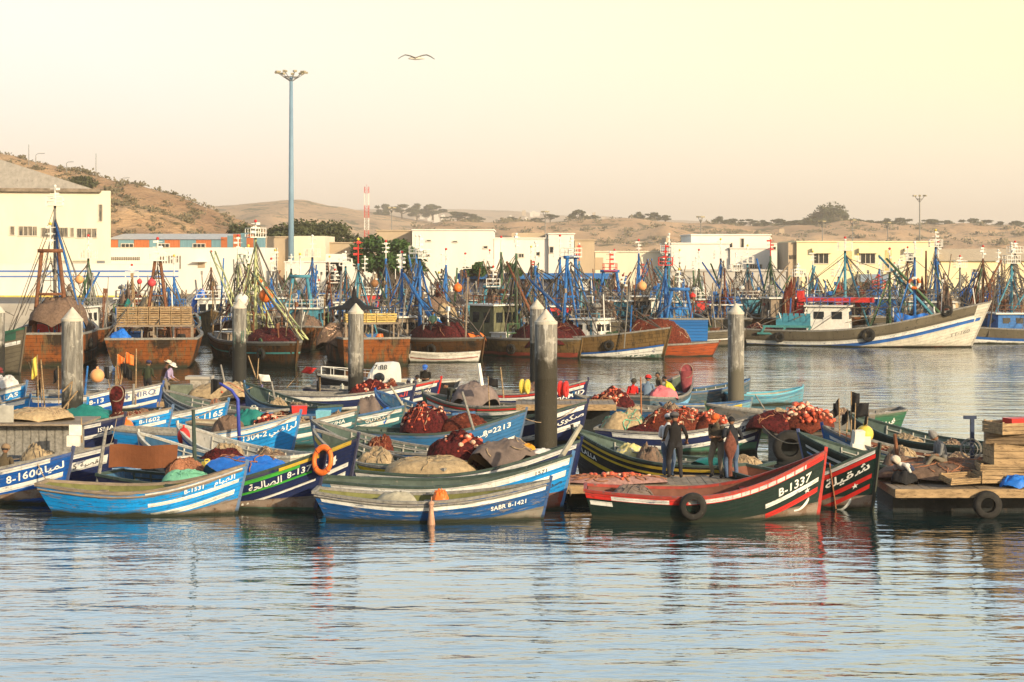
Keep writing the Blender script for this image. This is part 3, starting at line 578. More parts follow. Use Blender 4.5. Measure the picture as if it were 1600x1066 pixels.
def build_hull(h, t, hullm, inm, bands=(), text=(), deck=.12, gun=GREYWOOD, ribs=None, thw=3, stem=None, nt=9, strake=None, cap=.07, capt=.05, foredeck=0, ribstep=.42):
    us = us_(30)
    mb = MB(); b = {}
    for side in (-1, 1):
        b[side] = len(mb.v)
        for u in us:
            for j in range(nt + 1):
                z = h.zk + (h.sheer(u) - h.zk) * (j / nt) ** .8; mb.v.append(tuple(h.pt(u, z, side))); mb.uv[len(mb.v) - 1] = (u * h.L, h.sheer(u) - z)
        for i in range(len(us) - 1):
            for j in range(nt):
                a = b[side] + i * (nt + 1) + j; q = (a, a + nt + 1, a + nt + 2, a + 1); mb.f.append(q if side < 0 else q[::-1]); mb.m.append(0)
    for j in range(nt):                                   # transom
        a, c = b[-1] + j, b[1] + j; mb.f.append((c, a, a + 1, c + 1)); mb.m.append(0)
    k = (len(us) - 1) * (nt + 1)
    for j in range(nt): a, c = b[-1] + k + j, b[1] + k + j; mb.f.append((a, c, c + 1, a + 1)); mb.m.append(0)
    for side in (-1, 1):                                  # inner skin and sole
        b[side] = len(mb.v); ui = [u for u in us if u < .985]
        for u in ui:
            zs = h.sheer(u) - .012
            for z, yy in ((zs, 1), (deck + (zs - deck) * .5, 1), (deck, 1), (deck, 0)):
                p = h.inner(max(u, .012), z, side); p.y *= yy; mb.v.append(tuple(p)); mb.uv[len(mb.v) - 1] = (u * h.L, z)
        for i in range(len(ui) - 1):
            for j in range(3): a = b[side] + i * 4 + j; q = (a, a + 4, a + 5, a + 1); mb.f.append(q if side < 0 else q[::-1]); mb.m.append(1)
    a, c = b[-1], b[1]; mb.f.append((a, c, c + 1, a + 1)); mb.f.append((a + 1, c + 1, c + 2, a + 2)); mb.m += [1, 1]
    mats = [hullm, inm]
    for (u0, u1, lo, hi, m, *off) in bands:               # painted bands: lo/hi metres below the sheer, or functions u -> z
        off = off[0] if off else .006; mats.append(m); n = 26
        sides = off[1] if isinstance(off, tuple) else (-1, 1)
        for side in (-1, 1):
            def P(i, j):
                u = u0 + (u1 - u0) * i; zl = lo(u) if callable(lo) else h.sheer(u) - lo; zh = hi(u) if callable(hi) else h.sheer(u) - hi
                return h.pt(u, zl + (max(zh, zl + .001) - zl) * j, side, off)
            q = len(mb.f); mb.grid(P, n, 3, len(mats) - 1, lambda i, j: ((u0 + (u1 - u0) * i) * h.L, (lo(1) if callable(lo) else lo) - .1 * j))
            if side > 0: mb.f[q:] = [f[::-1] for f in mb.f[q:]]
    mb.build('hull', mats, t)
    g = MB()                                              # gunwale cap
    for side in (-1, 1):
        def G(i, j):
            u = us[min(len(us) - 1, int(i * (len(us) - 1) + .5))]; z = h.sheer(u); p = h.pt(u, z, side)
            o_, i_ = .025, cap; q = (((o_, -.02), (o_, capt), (-i_, capt), (-i_, -.02), (o_, -.02)))[int(j * 4 + .5)]
            return Vector((p.x, side * max(.012, abs(p.y) + q[0]), z + q[1]))
        q = len(g.f); g.grid(G, len(us) - 1, 4)
        if side < 0: g.f[q:] = [f[::-1] for f in g.f[q:]]
    p = h.pt(0, h.sheer(0), 1); g.box((p.x + .02, 0, h.sheer(0) + capt * .4), (.09, abs(p.y) * 2 + .05, capt + .035))
    if strake:
        d0, sm = strake; us2 = us[:-1]
        for side in (-1, 1): g.tube([h.pt(u, h.sheer(u) - d0, side, .012) for u in us2], .028, 5)
    g.build('gunwale', gun, t)
    if ribs:
        r = MB(); n = int(h.L * .86 / ribstep)
        for i in range(n):
            u = .05 + .86 * i / n
            pa, pb = h.inner(u, deck, -1), h.inner(u, deck, 1); r.bar(pa + Vector((0, 0, .012)), pb + Vector((0, 0, .012)), .04, .035)
            for side in (-1, 1):
                p, q = h.inner(u, deck, side), h.inner(u, h.sheer(u) - .03, side); m_ = h.inner(u, (p.z + q.z) / 2, side)
                for a, c in ((p, m_), (m_, q)): r.bar(a - Vector((0, side * .012, 0)), c - Vector((0, side * .012, 0)), .04, .055)
        for side in (-1, 1): r.tube([h.inner(.05 + .86 * i / n, h.sheer(.05 + .86 * i / n) - .14, side) - Vector((0, side * .03, 0)) for i in range(n)], .022, 5)
        r.build('ribs', ribs, t)
    for i in range(thw):
        u = (.22, .46, .68, .82)[i]; z = h.sheer(u) - .16; y = abs(h.inner(u, z, 1).y); mb = MB(); mb.box(((u - .5) * h.L, 0, z), (.22, 2 * y - .01, .045)); mb.build('thwart', gun, t)
    if foredeck:
        mb = MB(); ul = [u for u in us if foredeck < u < .985]
        for side in (-1, 1):
            for u, v in zip(ul, ul[1:]): a, c = h.inner(u, h.sheer(u) - .05, side), h.inner(v, h.sheer(v) - .05, side); q = [(a.x, 0, a.z), tuple(a), tuple(c), (c.x, 0, c.z)]; mb.add(q if side < 0 else q[::-1], [(0, 1, 2, 3)])
        mb.build('foredeck', gun, t)
    if stem:
        mb = MB(); pts = [h.pt(1, h.zk + (h.hb + .0 - h.zk) * j / 6, 1) for j in range(7)]
        for a, c in zip(pts, pts[1:] + [pts[-1] + Vector((h.rb * .14, 0, .13))]): mb.bar((a.x + .01, 0, a.z - .01), (c.x + .01, 0, c.z + .01), .06 * max(1, h.B / 2.2), .085)
        mb.build('stem_post', stem, t)
    for tx in text: hull_text(h, t, *tx)
AR = {'ا': 'FE8D FE8E', 'ب': 'FE8F FE90 FE91 FE92', 'ة': 'FE93 FE94', 'ح': 'FEA1 FEA2 FEA3 FEA4', 'د': 'FEA9 FEAA', 'ر': 'FEAD FEAE', 'س': 'FEB1 FEB2 FEB3 FEB4', 'ش': 'FEB5 FEB6 FEB7 FEB8', 'ص': 'FEB9 FEBA FEBB FEBC', 'ض': 'FEBD FEBE FEBF FEC0', 'ق': 'FED5 FED6 FED7 FED8', 'ك': 'FED9 FEDA FEDB FEDC', 'ل': 'FEDD FEDE FEDF FEE0', 'م': 'FEE1 FEE2 FEE3 FEE4', 'ن': 'FEE5 FEE6 FEE7 FEE8', 'ه': 'FEE9 FEEA FEEB FEEC', 'و': 'FEED FEEE', 'ي': 'FEF1 FEF2 FEF3 FEF4', 'ى': 'FEEF FEF0', 'ء': 'FE80', 'ف': 'FED1 FED2 FED3 FED4'}
def arabic(s):
    """letters joined as presentation forms, in visual (left to right) order"""
    o = []
    for i, c in enumerate(s):
        if c not in AR: o.append(c); continue
        f = AR[c].split(); pj = i > 0 and s[i - 1] in AR and len(AR[s[i - 1]].split()) == 4; nj = i + 1 < len(s) and s[i + 1] in AR and len(f) == 4 and s[i + 1] != 'ء'
        k = (3 if nj else 1) if pj and len(f) > 1 else (2 if nj else 0); o.append(chr(int(f[min(k, len(f) - 1)], 16)))
    return ''.join(reversed(o))
def text_shape(body, size, bold=.02):
    c = bpy.data.curves.new('t', 'FONT'); c.body = body; c.size = size; c.offset = bold * size; c.resolution_u = 3; c.space_character = 1.08
    o = bpy.data.objects.new('t', c); COL.objects.link(o); dg = bpy.context.evaluated_depsgraph_get()
    m = bpy.data.meshes.new_from_object(o.evaluated_get(dg)); vs = [v.co.copy() for v in m.vertices]; fs = [tuple(p.vertices) for p in m.polygons]
    bpy.data.objects.remove(o); bpy.data.curves.remove(c); bpy.data.meshes.remove(m); return vs, fs
def hull_text(h, t, body, u0, d, size, side=-1, m=None, sx=1.0):
    vs, fs = text_shape(body, size); mb = MB(); out_ = []
    for p in vs:
        q = Vector((p.x * 5, p.y * 5, u0 * 90)); p = p + Vector((noise.noise(q), noise.noise(q + Vector((9, 3, 1))), 0)) * size * .06 + Vector((0, noise.noise(Vector((p.x * 2.2, 0, d * 50))) * size * .10, 0))
        u = u0 + (p.x * sx / h.L) * (1 if side < 0 else -1); u = min(.995, max(.005, u)); out_.append(h.pt(u, h.sheer(u) - d + p.y, side, .011))
    mb.add(out_, fs); mb.build('registration_lettering' if any(c.isdigit() for c in body) else 'name_lettering', m or LETTER, t)
# ---------------------------------------------------------------- small boats
BP = []
def boat(label, bow, th, L, B=1.9, hs=.72, hm=.58, hb=1.25, hull='blue', inn=GREYWOOD, bands=(), text=(), ribs=None, gun=GREYWOOD, stem=None, thw=3, name='fishing_boat', bowY=None, **k):
    hk = {a: k.pop(a) for a in ('rb', 'rs', 'tr', 'low', 'bow_p', 'wl', 'full') if a in k}
    if bowY: bow = Vector((XP(bow, bowY), bowY, 0))
    else: bow = at(*bow)
    a = R(th); dv = Vector((math.cos(a), math.sin(a), 0)); c = bow - dv * L / 2
    t = thing(name, label, 'fishing boat', c, a, 'small wooden fishing boats moored at the pontoons')
    h = Hull(L, B, hs, hm, hb, **hk); hm_ = HULLS[hull] if isinstance(hull, str) else hull
    bs = []
    for q in bands:
        q = list(q); bs.append(tuple(q))
    build_hull(h, t, hm_, inn, bs, text, ribs=ribs, gun=gun, stem=stem or hm_, thw=thw, **k)
    BP.append((label, c, a, L, B)); t_ = (t, h, c, a); return t_
HULLS = {'bright': paint('bright', (.004, .25, .66), .42), 'blue': paint('blue', (.006, .090, .38), .3), 'navy': paint('navy', (.012, .022, .085), .15), 'sky': paint('sky', (.006, .24, .62), .28), 'steelblue': paint('steelblue', (.025, .13, .30), .3),
         'dgreen': paint('dgreen', (.006, .021, .017), .14), 'green': paint('green', (.03, .13, .07), .3), 'slate': paint('slate', (.06, .11, .15), .45), 'black': paint('black', (.010, .011, .014), .12), 'pale': paint('pale', (.12, .31, .41), .4), 'worn': paint('worn', (.008, .080, .26), .42), 'grey': paint('grey', (.16, .16, .155), .5), 'teal': paint('tealp', (.03, .14, .17), .45), 'white': paint('whitep', (.62, .60, .54), .3)}
PW = paint('stripe white', (.74, .73, .68), .34, (.10, .12, .2)); PR = paint('stripe red', (.55, .025, .02), .15); PY = paint('stripe yellow', (.66, .44, .03), .25); PG = paint('stripe green', (.05, .36, .04), .15)
PBR = paint('bottom brown', (.17, .105, .07), .35, (.28, .24, .2)); PRB = paint('bottom red', (.26, .05, .03), .3); PGB = paint('bottom green', (.02, .20, .12), .2); PGR = paint('bottom grey', (.22, .21, .18), .4); PBB = paint('inner blue', (.02, .10, .36), .3)
OLIVE = mat('olive inside', (.14, .145, .05), .75, .3, 3, (1, 3, 1), (.2, .17, .11), .6); GRIN = mat('grey green inside', (.075, .10, .085), .75, .3, 3, (1, 3, 1), (.17, .16, .13), .62)
SAGE = mat('sage inside', (.10, .14, .12), .7, .25, 3, (1, 3, 1), (.2, .19, .16), .64); REDIN = mat('red brown inside', (.15, .06, .04), .75, .3, 3); BLIN = mat('blue inside', (.04, .11, .20), .75, .3, 3, (1, 3, 1), (.18, .17, .15), .58); SAND = mat('sand inside', (.36, .32, .24), .8, .3, 3, (1, 3, 1), (.2, .18, .14), .6)
GDG = mat('dark green gunwale', (.045, .07, .06), .65, .3, 3, (1, 4, 1), (.16, .15, .12), .62); GWH = mat('worn white gunwale', (.50, .48, .42), .7, .25, 3, (2, 2, 2), (.2, .18, .15), .56); GBL = mat('blue gunwale', (.05, .12, .25), .65, .3, 3, (2, 2, 2), (.2, .19, .17), .58)
RIBW = mat('pale ribs', (.42, .41, .36), .7, .2, 4)
def bot(z0, z1, u0=.45, p=2.0, base=-.3): return (u0, .998, lambda u: base, lambda u: z0 + (z1 - z0) * max(0, (u - u0) / (1 - u0)) ** p)
A = arabic
F1, H1, *_ = boat('bright blue boat with two white stripes, first of the front row from the left', (368, 803), -5, 4.75, 1.75, .74, .60, 1.27, 'bright', OLIVE, ((.55, .99, .10, .035, PW), (.56, .985, .40, .31, PW), (.57, .975, .68, .56, PW), (*bot(.0, .42, .62, 1.2), PBR, .007)), (('B-1531', .745, .25, .15), (A('الهيام'), .885, .26, .17)), gun=WOOD, rs=.6, tr=.5, strake=(.10, WOOD))
F2, H2, *_ = boat('navy boat with bright green stripes and an orange lifebuoy on its bow', (491, 801), -24, 6.3, 1.95, .7, .6, 1.62, 'navy', BLIN, ((.3, .93, .20, .10, PG), (.4, .97, .46, .40, PG), (.45, .985, .72, .66, PW), (.86, .985, .12, .03, PY), (*bot(.08, .46, .4, 1.0), PBR, .007), (*bot(.12, .14, .4), PGB, .010)), ((A('الصالحة'), .745, .40, .24), ('8-137', .89, .38, .23, -1, None, .85)), gun=GDG, ribs=GDG)
F3, H3, *_ = boat('dark navy boat with yellow and white bow stripes behind the lifebuoy boat', (541, 784), -32, 6.0, 1.9, .7, .6, 1.78, 'navy', BLIN, ((.70, .985, .14, .02, PY), (.76, .985, .74, .62, PW), (.74, .98, .98, .86, PW), (*bot(.1, .62, .5, 1.2), PGR, .007)), (('B-1364', .775, .52, .33),), gun=GDG)
F4, H4, *_ = boat('weathered blue rowing boat with olive inside and a full white rail stripe', (846, 811), -2, 5.45, 1.7, .70, .50, .97, 'worn', OLIVE, ((.02, .99, .20, .09, PW), (*bot(-.05, .34, .55, 1.3), PGR, .007), (*bot(.05, .05, .0), PRB, .008)), (('SABR 8-1421', .765, .40, .15),), gun=GREYWOOD, rs=.5, tr=.55, strake=(.07, GREYWOOD))
F5, H5, *_ = boat('light blue boat with broad worn white band and red bottom right of centre', (876, 796), -7, 6.2, 1.75, .70, .61, 1.42, 'sky', GRIN, ((.05, .995, .20, .02, PW), (.5, .99, .50, .34, PW), (*bot(.05, .50, .45, 1.2), PRB, .008)), (('1571', .88, .21, .14, -1, BLACKL), (A('صدر'), .93, .68, .18, -1, BLACKL)), gun=GDG, rs=.4)
F6, H6, *_ = boat('navy boat loaded with a brown tarpaulin and net heaps behind the rowing boats', (890, 769), -9, 6.6, 2.1, .62, .5, 1.45, 'navy', GRIN, ((.1, .99, .16, .04, PW), (.55, .99, .42, .30, PW)), (), gun=GDG, ribs=GDG)
F7, H7, *_ = boat('dark green boat with red rail and white stripes and a tyre on its side', (1277, 809), -3, 5.75, 2.0, .72, .60, 1.68, 'dgreen', REDIN, ((.0, .998, .17, .0, PR), (.10, .34, .16, .06, PW), (.42, .93, .15, .05, PW), (.76, .985, .68, .57, PW), (.76, .985, .95, .82, PR), (.01, .10, .33, .22, PW), (*bot(-.1, .42, .42, 1.2), PBR, .005), (*bot(.05, .06, .6), PGB, .010)), (('B-1337', .815, .52, .30, -1, None, .85), ('★', .93, .80, .14)), gun=mat('red rail', (.28, .04, .03), .6, .3, 4, (1, 1, 1), (.12, .08, .07), .56), stem=PR, rs=.3, rb=.12)
def swoosh(t, h, u0, d, w):
    mb = MB(); n = 10; pts = []
    for i in range(n + 1):
        f = i / n; zc = -.09 * math.sin(f * 3.0) + .10 * f; th = .012 + .07 * (1 - f) ** 2 * math.sin(min(1, f * 4 + .4) * 1.5) + (.06 if f > .85 else 0) * (1 - abs(f - .93) / .08 if abs(f - .93) < .08 else 0)
        th = .02 + .075 * max(0, f - .3) if f < .95 else .04
        pts.append((u0 + w * f / h.L, zc, th))
    def P(i, j): k = int(i * n + .5); u, zc, th = pts[k]; return h.pt(u, h.sheer(u) - d + zc + (j - .5) * 2 * th, -1, .011)
    mb.grid(P, n, 2); mb.build('painted_emblem', LETTER, t)
swoosh(F7, H7, .89, 1.10, .36)
F8, H8, *_ = boat('dark green boat with red and white stripes showing its bow right of the tyre boat', (1362, 800), -50, 4.7, 1.9, .72, .60, 1.70, 'dgreen', REDIN, ((.3, .99, .11, .0, PW), (.3, .995, .24, .13, PR), (.45, .985, .74, .62, PR), (.52, .98, 1.0, .88, PR), (*bot(.0, .46, .3, 1.0), PBR, .005), (*bot(.06, .08, .6), PGB, .010)), ((A('شقيلة'), .77, .48, .30, -1, None, 1.25), ('★', .90, .80, .15)), gun=GDG, rb=.14)
swoosh(F8, H8, .82, 1.14, .36)
S1 = boat('royal blue boat with white bow stripes and brown bottom at the left edge', (97, 788), -18, 6.4, 2.0, .8, .72, 1.45, 'blue', GREYWOOD, ((.55, .94, .17, .05, PW), (.5, .985, .66, .52, PW), (*bot(.0, .60, .3, 1.9), PBR, .004)), (('8-1600', .785, .43, .28), (A('لمياء'), .905, .40, .25)), gun=GREYWOOD)
S2 = boat('dark blue boat with black lettering on white stripes beside a grey hut', (166, 762), -18, 5.8, 1.85, .75, .65, 1.27, 'navy', BLIN, ((.5, .97, .16, .04, PW), (.5, .985, .52, .26, PW)), (('8-1315', .76, .46, .2, -1, BLACKL), (A('القصبة'), .88, .45, .18, -1, BLACKL)), gun=GREYWOOD)
S3 = boat('light blue boat with three small white stars below its number', (258, 690), -9, 6.0, 1.95, .75, .68, 1.2, 'bright', SAND, ((.3, .99, .14, .02, PW), (.45, .985, .50, .38, PW), (.5, .98, .88, .78, PW)), (('8-1602', .855, .33, .2), ('★ ★ ★', .85, .70, .17)), gun=WOOD)
S4 = boat('bright blue boat with large white bow number behind the blue tarpaulin boat', (345, 681), -10, 5.8, 1.95, .75, .66, 1.28, 'sky', BLIN, ((.4, .99, .17, .03, PW), (.5, .985, .64, .52, PW), (.3, .97, .90, .80, PW)), (('8-1165', .845, .47, .30, -1, None, .92),), gun=GREYWOOD, ribs=RIBW)
S5 = boat('sky blue boat with white rail stripe beside the blue davit pole', (455, 710), -7, 5.8, 1.95, .8, .70, 1.38, 'sky', GREYWOOD, ((.45, .99, .20, .06, PW), ), (('1304-2', .735, .45, .25), (A('الراضي'), .875, .44, .26)), gun=GREYWOOD)
S6 = boat('small navy boat with white bow stripes left of an orange buoy', (184, 703), -15, 5.6, 1.85, .75, .66, 1.18, 'navy', GRIN, ((.5, .9, .17, .06, PW), (.55, .98, .55, .43, PW)), (('ISHA', .885, .38, .2),), gun=GREYWOOD)
S7 = boat('royal blue boat with long white name lettering below the two white hats', (246, 640), -8, 5.2, 1.9, .72, .66, 1.12, 'blue', GREYWOOD, ((.25, .99, .46, .04, PW), (.3, .985, .78, .64, PW)), (('✚ MIRO', .75, .36, .30, -1, PBB),), gun=GREYWOOD, bowY=None)
S7b = boat('blue boat with white bow number behind the maroon dip net', (178, 647), -8, 4.0, 1.8, .72, .66, 1.08, 'blue', BLIN, ((.2, .99, .16, .04, PW), (.3, .985, .66, .52, PW)), (('✚ 8-13', .70, .42, .26),), gun=GREYWOOD)
S8 = boat('blue boat at the left edge with a white plastic sack on its bow', (30, 657), -16, 5.6, 1.9, .85, .8, 1.5, 'bright', GREYWOOD, ((.3, .98, .2, .05, PW), (.3, .985, .70, .52, PW)), (('LILLAS', .83, .43, .26),), gun=GREYWOOD)
S9 = boat('blue and white striped boat low at the left edge below the sack boat', (38, 664), -15, 5, 1.7, .72, .6, 1.1, 'sky', GREYWOOD, ((.3, .98, .22, .05, PW), (.3, .985, .60, .42, PW)), (), gun=GREYWOOD)
S9c = boat('pale blue boat mostly hidden behind the large left mooring pile', (128, 668), -14, 4.6, 1.8, .72, .6, 1.05, 'bright', GREYWOOD, ((.3, .98, .22, .05, PW), (.4, .98, .6, .48, PW)), (('NOUR', .74, .42, .26),), gun=GREYWOOD)
def boatL(label, bowpx, bowY, th, L, *a, **k): return boat(label, bowpx, th, L, *a, bowY=bowY, **k)
S10 = boatL('dark blue boat with curved bow pointing left and white rail lines', 262, 71, 142, 6.2, 1.95, .66, .56, 1.12, 'slate', SAGE, ((.3, .98, .16, .08, PW), (.4, .98, .34, .28, PW)), (('ANAS', .93, .52, .24, 1),), ribs=RIBW, gun=GREYWOOD, bow_p=.65)
S11 = boatL('light blue boat with bow pointing left beside the bamboo rods', 387, 73.8, 129, 6.2, 1.95, .66, .56, 1.2, 'steelblue', SAGE, ((.3, .98, .16, .06, paint('pale line', (.25, .42, .6), .3)),), (), ribs=RIBW, gun=GDG, bow_p=.65)
S11b = boat('small pink and blue striped boat behind the bamboo rods', (404, 637), -40, 4.6, 1.8, .7, .6, .88, paint('purple', (.10, .10, .34), .3), GREYWOOD, ((.3, .99, .14, .03, PW), (.4, .98, .36, .2, paint('pinkred', (.55, .10, .12), .3))), (), gun=GREYWOOD)
SW = boatL('pale grey boat with ribbed inside and bow pointing left behind the blue tarp', 286, 56, 139, 5.6, 1.9, .66, .58, 1.2, 'white', mat('white inside', (.40, .40, .37), .7, .2, 3, (1, 3, 1), (.2, .2, .19), .6), ((.3, .98, .2, .1, PBB),), (), ribs=RIBW, gun=GWH, bow_p=.65)
SV = boatL('narrow white railed boat pointing left behind the brown board', 224, 54.5, 140, 5.4, 1.7, .62, .52, 1.08, 'white', BLIN, ((.3, .98, .3, .14, PBB),), (), ribs=RIBW, gun=GWH, bow_p=.65)
S12 = boatL('steel blue boat with long grey gunwale and bow pointing left in the centre', 498, 56.5, 149, 6.6, 1.95, .66, .56, 1.3, 'steelblue', SAGE, ((.3, .97, .14, .06, PBB), (.3, .95, .34, .26, PW), (.01, .26, .46, .08, HULLS['bright'])), (('TOTO TALIF', .225, .34, .17, 1),), ribs=RIBW, gun=GREYWOOD, bow_p=.65)
F10 = boatL('dark blue boat with broad yellow rail stripe and bow pointing left', 500, 53.4, 136, 5.9, 1.9, .66, .58, 1.3, 'steelblue', GRIN, ((.05, .98, .24, .05, PY), (.2, .9, .5, .4, PY)), (), ribs=RIBW, gun=GREYWOOD, bow_p=.65)
S13 = boatL('teal blue boat with white bow stripes carrying a red crate', 547, 60.8, -11, 5.6, 1.9, .75, .68, 1.27, 'teal', SAND, ((.3, .99, .17, .04, PW), (.55, .985, .52, .38, PW)), (('TIKIHA', .85, .33, .17),), gun=WOOD)
S14 = boatL('teal blue boat with white stripes and a grey cloth bundle aboard', 622, 63.6, -12, 5.6, 1.85, .75, .66, 1.15, 'teal', GREYWOOD, ((.4, .99, .18, .06, PW), (.6, .985, .50, .36, PW)), (('GUZDA E', .80, .32, .17),), gun=GBL)
S15 = boat('navy boat with white lettering in front of two red net heaps', (808, 704), -5, 5.4, 1.95, .68, .60, 1.36, 'steelblue', GRIN, ((.60, .97, .92, .76, PW),), ((A('رضوى'), .72, .40, .2), ('8=2213', .79, .38, .25)), gun=GDG, ribs=GDG)
S16 = boatL('navy boat with white arabic name right of the central pile', 904, 61.8, -12, 5.6, 1.95, .8, .72, 1.45, 'navy', GRIN, ((.3, .99, .22, .06, PW), (.45, .985, .80, .62, PW)), (('8', .83, .50, .2), (A('صكوى'), .865, .48, .27)), gun=GDG)
S17 = boat('navy boat with red tipped bow and red rail by the man in a blue cap', (680, 633), -12, 5.8, 1.9, .72, .65, 1.16, 'navy', GREYWOOD, ((.3, .995, .12, .0, PR), (.35, .985, .28, .14, PW), (.45, .98, .78, .64, PW)), (('TIVIRION', .84, .50, .2, -1, None, .75),), gun=GREYWOOD, stem=PR)
S18 = boat('navy boat with white stripes and red lettering behind the second pile', (640, 641), -8, 6.2, 1.9, .72, .64, 1.12, 'navy', GREYWOOD, ((.1, .99, .22, .06, PW), (.3, .985, .66, .52, PW)), ((A('المسيرة'), .82, .44, .28, -1, PR),), gun=GREYWOOD)
S20 = boatL('dark blue and yellow boat with bow pointing left beside a grey bundle', 593, 69.7, 132, 5.0, 1.85, .66, .56, 1.2, 'blue', BLIN, ((.1, .98, .30, .18, PY), (.2, .95, .5, .42, PY)), (), ribs=RIBW, gun=GBL, bow_p=.65)
S20b = boatL('grey green boat with red line and white lettering at its stern by the planks', 668, 71.5, 150, 4.7, 1.9, .75, .62, 1.0, 'green', SAGE, ((.02, .95, .16, .08, PR), (.02, .95, .34, .2, PW)), (('10 81', .2, .58, .22, 1),), ribs=RIBW, gun=GREYWOOD, bow_p=.65)
S19 = boatL('navy boat with a red rail and white name right of the central pile top', 908, 74.2, -15, 5.4, 1.9, .8, .72, 1.32, 'navy', GREYWOOD, ((.3, .99, .14, .05, PR), (.35, .985, .28, .16, PW), (.45, .985, .80, .70, PR)), (('HAMID', .81, .56, .30),), gun=GREYWOOD)
S21 = boatL('black and yellow striped boat with sage inside pointing left by the standing men', 908, 53.3, 147, 6.0, 2.0, .66, .58, 1.35, 'black', SAGE, ((.03, .98, .16, .08, PY), (.03, .98, .34, .27, PY), (.75, .97, .72, .6, PY)), (('LALLA', .955, .54, .2, 1),), ribs=RIBW, gun=GDG, bow_p=.65)
S22 = boat('navy boat with white stripes moored behind the two men with nets', (1180, 707), -13, 5.2, 2.0, .72, .66, 1.30, 'navy', SAND, ((.1, .99, .20, .05, PW), (.3, .985, .55, .42, PW), (.35, .98, .80, .68, PW), (*bot(.1, .38, .4, 1.0), PGB, .008)), (('188.SANAA', .83, .34, .17),), gun=GREYWOOD)
S26 = boatL('dark green boat with blue stem pointing left behind the tyre boat', 1263, 52, 150, 5.5, 1.9, .66, .58, 1.35, 'dgreen', SAGE, ((.2, .97, .30, .22, PW), (.2, .97, .48, .42, paint('line blue', (.2, .35, .6), .2))), (('BCH', .95, .62, .2, 1),), ribs=RIBW, gun=GDG, stem=PBB, bow_p=.65)
S27 = boatL('blue boat with red brown inside pointing left carrying flags and foam blocks', 1300, 54, 153, 5.6, 1.9, .66, .58, 1.35, 'steelblue', REDIN, ((.2, .97, .26, .16, PW),), (), ribs=RIBW, gun=GREYWOOD, stem=PBB, bow_p=.65)
S28 = boatL('long dark green boat pointing left behind the seated man', 1338, 59.5, 129, 6.0, 2.0, .66, .58, 1.2, 'dgreen', SAGE, (), (), ribs=RIBW, gun=GDG, bow_p=.65)
S25 = boatL('long grey boat with green stern lying across behind the foam blocks', 1112, 66, 178, 7.0, 2.0, .85, .62, 1.0, 'green', GREYWOOD, ((.15, .98, .5, .0, HULLS['grey']),), ((A('فريد'), .12, .45, .3, 1),), ribs=GREYWOOD, gun=GREYWOOD, bow_p=.65)
S24 = boatL('pale turquoise boat with sandy inside right of the rear pile', 1252, 78, 8, 3.4, 1.5, .5, .42, .72, 'pale', SAND, ((.1, .98, .12, .03, paint('line teal', (.05, .25, .4), .3)),), (), gun=mat('pale blue gunwale', (.12, .38, .50), .6, .2, 4), bow_p=.6, rb=.1)
S24b = boatL('grey boat with blue bow tip directly behind the right rear pile', 1168, 78.5, 16, 5.0, 1.8, .7, .58, 1.05, 'slate', GRIN, (), (), ribs=RIBW, gun=GBL, bow_p=.6, rb=.1)
S29 = boatL('light blue boat with yellow rail patches before the right rear pile', 1168, 71.5, 4, 3.4, 1.6, .55, .46, .68, 'pale', SAND, ((.05, .5, .16, .04, PY), (.55, .9, .16, .04, PY)), (), gun=GBL)
S23 = boatL('grey boat with four people seated in it heading away from the camera', 1072, 78, 66, 6.4, 2.1, .8, .62, 1.35, 'slate', GRIN, ((.3, .98, .5, .25, paint('line pale blue', (.2, .45, .7), .3)),), (), ribs=GREYWOOD, gun=GREYWOOD, bow_p=.6)
S30 = boatL('grey boat with bright blue rail pointing left by the red float net', 905, 70.4, 152, 5.6, 1.85, .66, .56, 1.0, 'steelblue', GREYWOOD, ((.5, .97, .12, .02, paint('bright rail', (.04, .28, .62), .2)),), (), ribs=RIBW, gun=GREYWOOD, bow_p=.65)
# small cabin boat with a black hull
WB, WH, *_ = boatL('black hulled launch with a white arched cabin and bow rail', 512, 82, 172, 6.0, 2.2, .8, .72, 1.0, 'black', SAND, ((.1, .98, .08, .0, PW),), (), gun=GWH, foredeck=.62, thw=0, name='cabin_launch', bow_p=.7, rb=.5)
WB['category'] = 'launch'
mb = MB(); n = 10
def arch(x, w, z1): return [(x, w * math.cos(math.pi * k / n) * (1.0 if 0 < k < n else 1), .25 + z1 * math.sin(math.pi * k / n) ** .62) for k in range(n + 1)]
b0 = len(mb.v)
for x, w, z in ((.95, .74, .9), (.65, .80, 1.36), (-.15, .82, 1.42), (-.4, .82, 1.38)): mb.v += arch(x, w, z)
for i in range(3):
    for j in range(n): a = i * (n + 1) + j; mb.f.append((a, a + 1, a + n + 2, a + n + 1)); mb.m.append(0)
mb.f.append(tuple(range(n + 1))); mb.f.append(tuple(3 * (n + 1) + k for k in range(n, -1, -1))); mb.m += [0, 0]
cb = mb.build('cabin', mat('launch white', (.66, .64, .58), .5, .1, 3, (1, 1, 1), (.3, .26, .2), .68), WB, fix=True)
for x, y in ((.32, .80),):
    mb = MB(); mb.ball((x, .80, .95), (.26, .06, .24), 12, 8); mb.build('cabin_window', GLASS, cb)
vs, fs = text_shape('7 88', .34); mb = MB(); mb.add([(.62 - p.x, .70 - (p.y) * .35, 1.34 + p.y * .85) for p in vs], fs); o = mb.build('registration_lettering', BLACKL, WB)
mb = MB()
for y in (-1, 1):
    pts = [WH.pt(u, WH.sheer(u), y, -.1) + Vector((0, 0, .42)) for u in (.62, .72, .82, .92, .98)]; mb.tube(pts, .018, 5)
    for p in pts: mb.tube([p, p - Vector((0, 0, .42))], .015, 5)
mb.build('bow_rail', STEELW, WB)
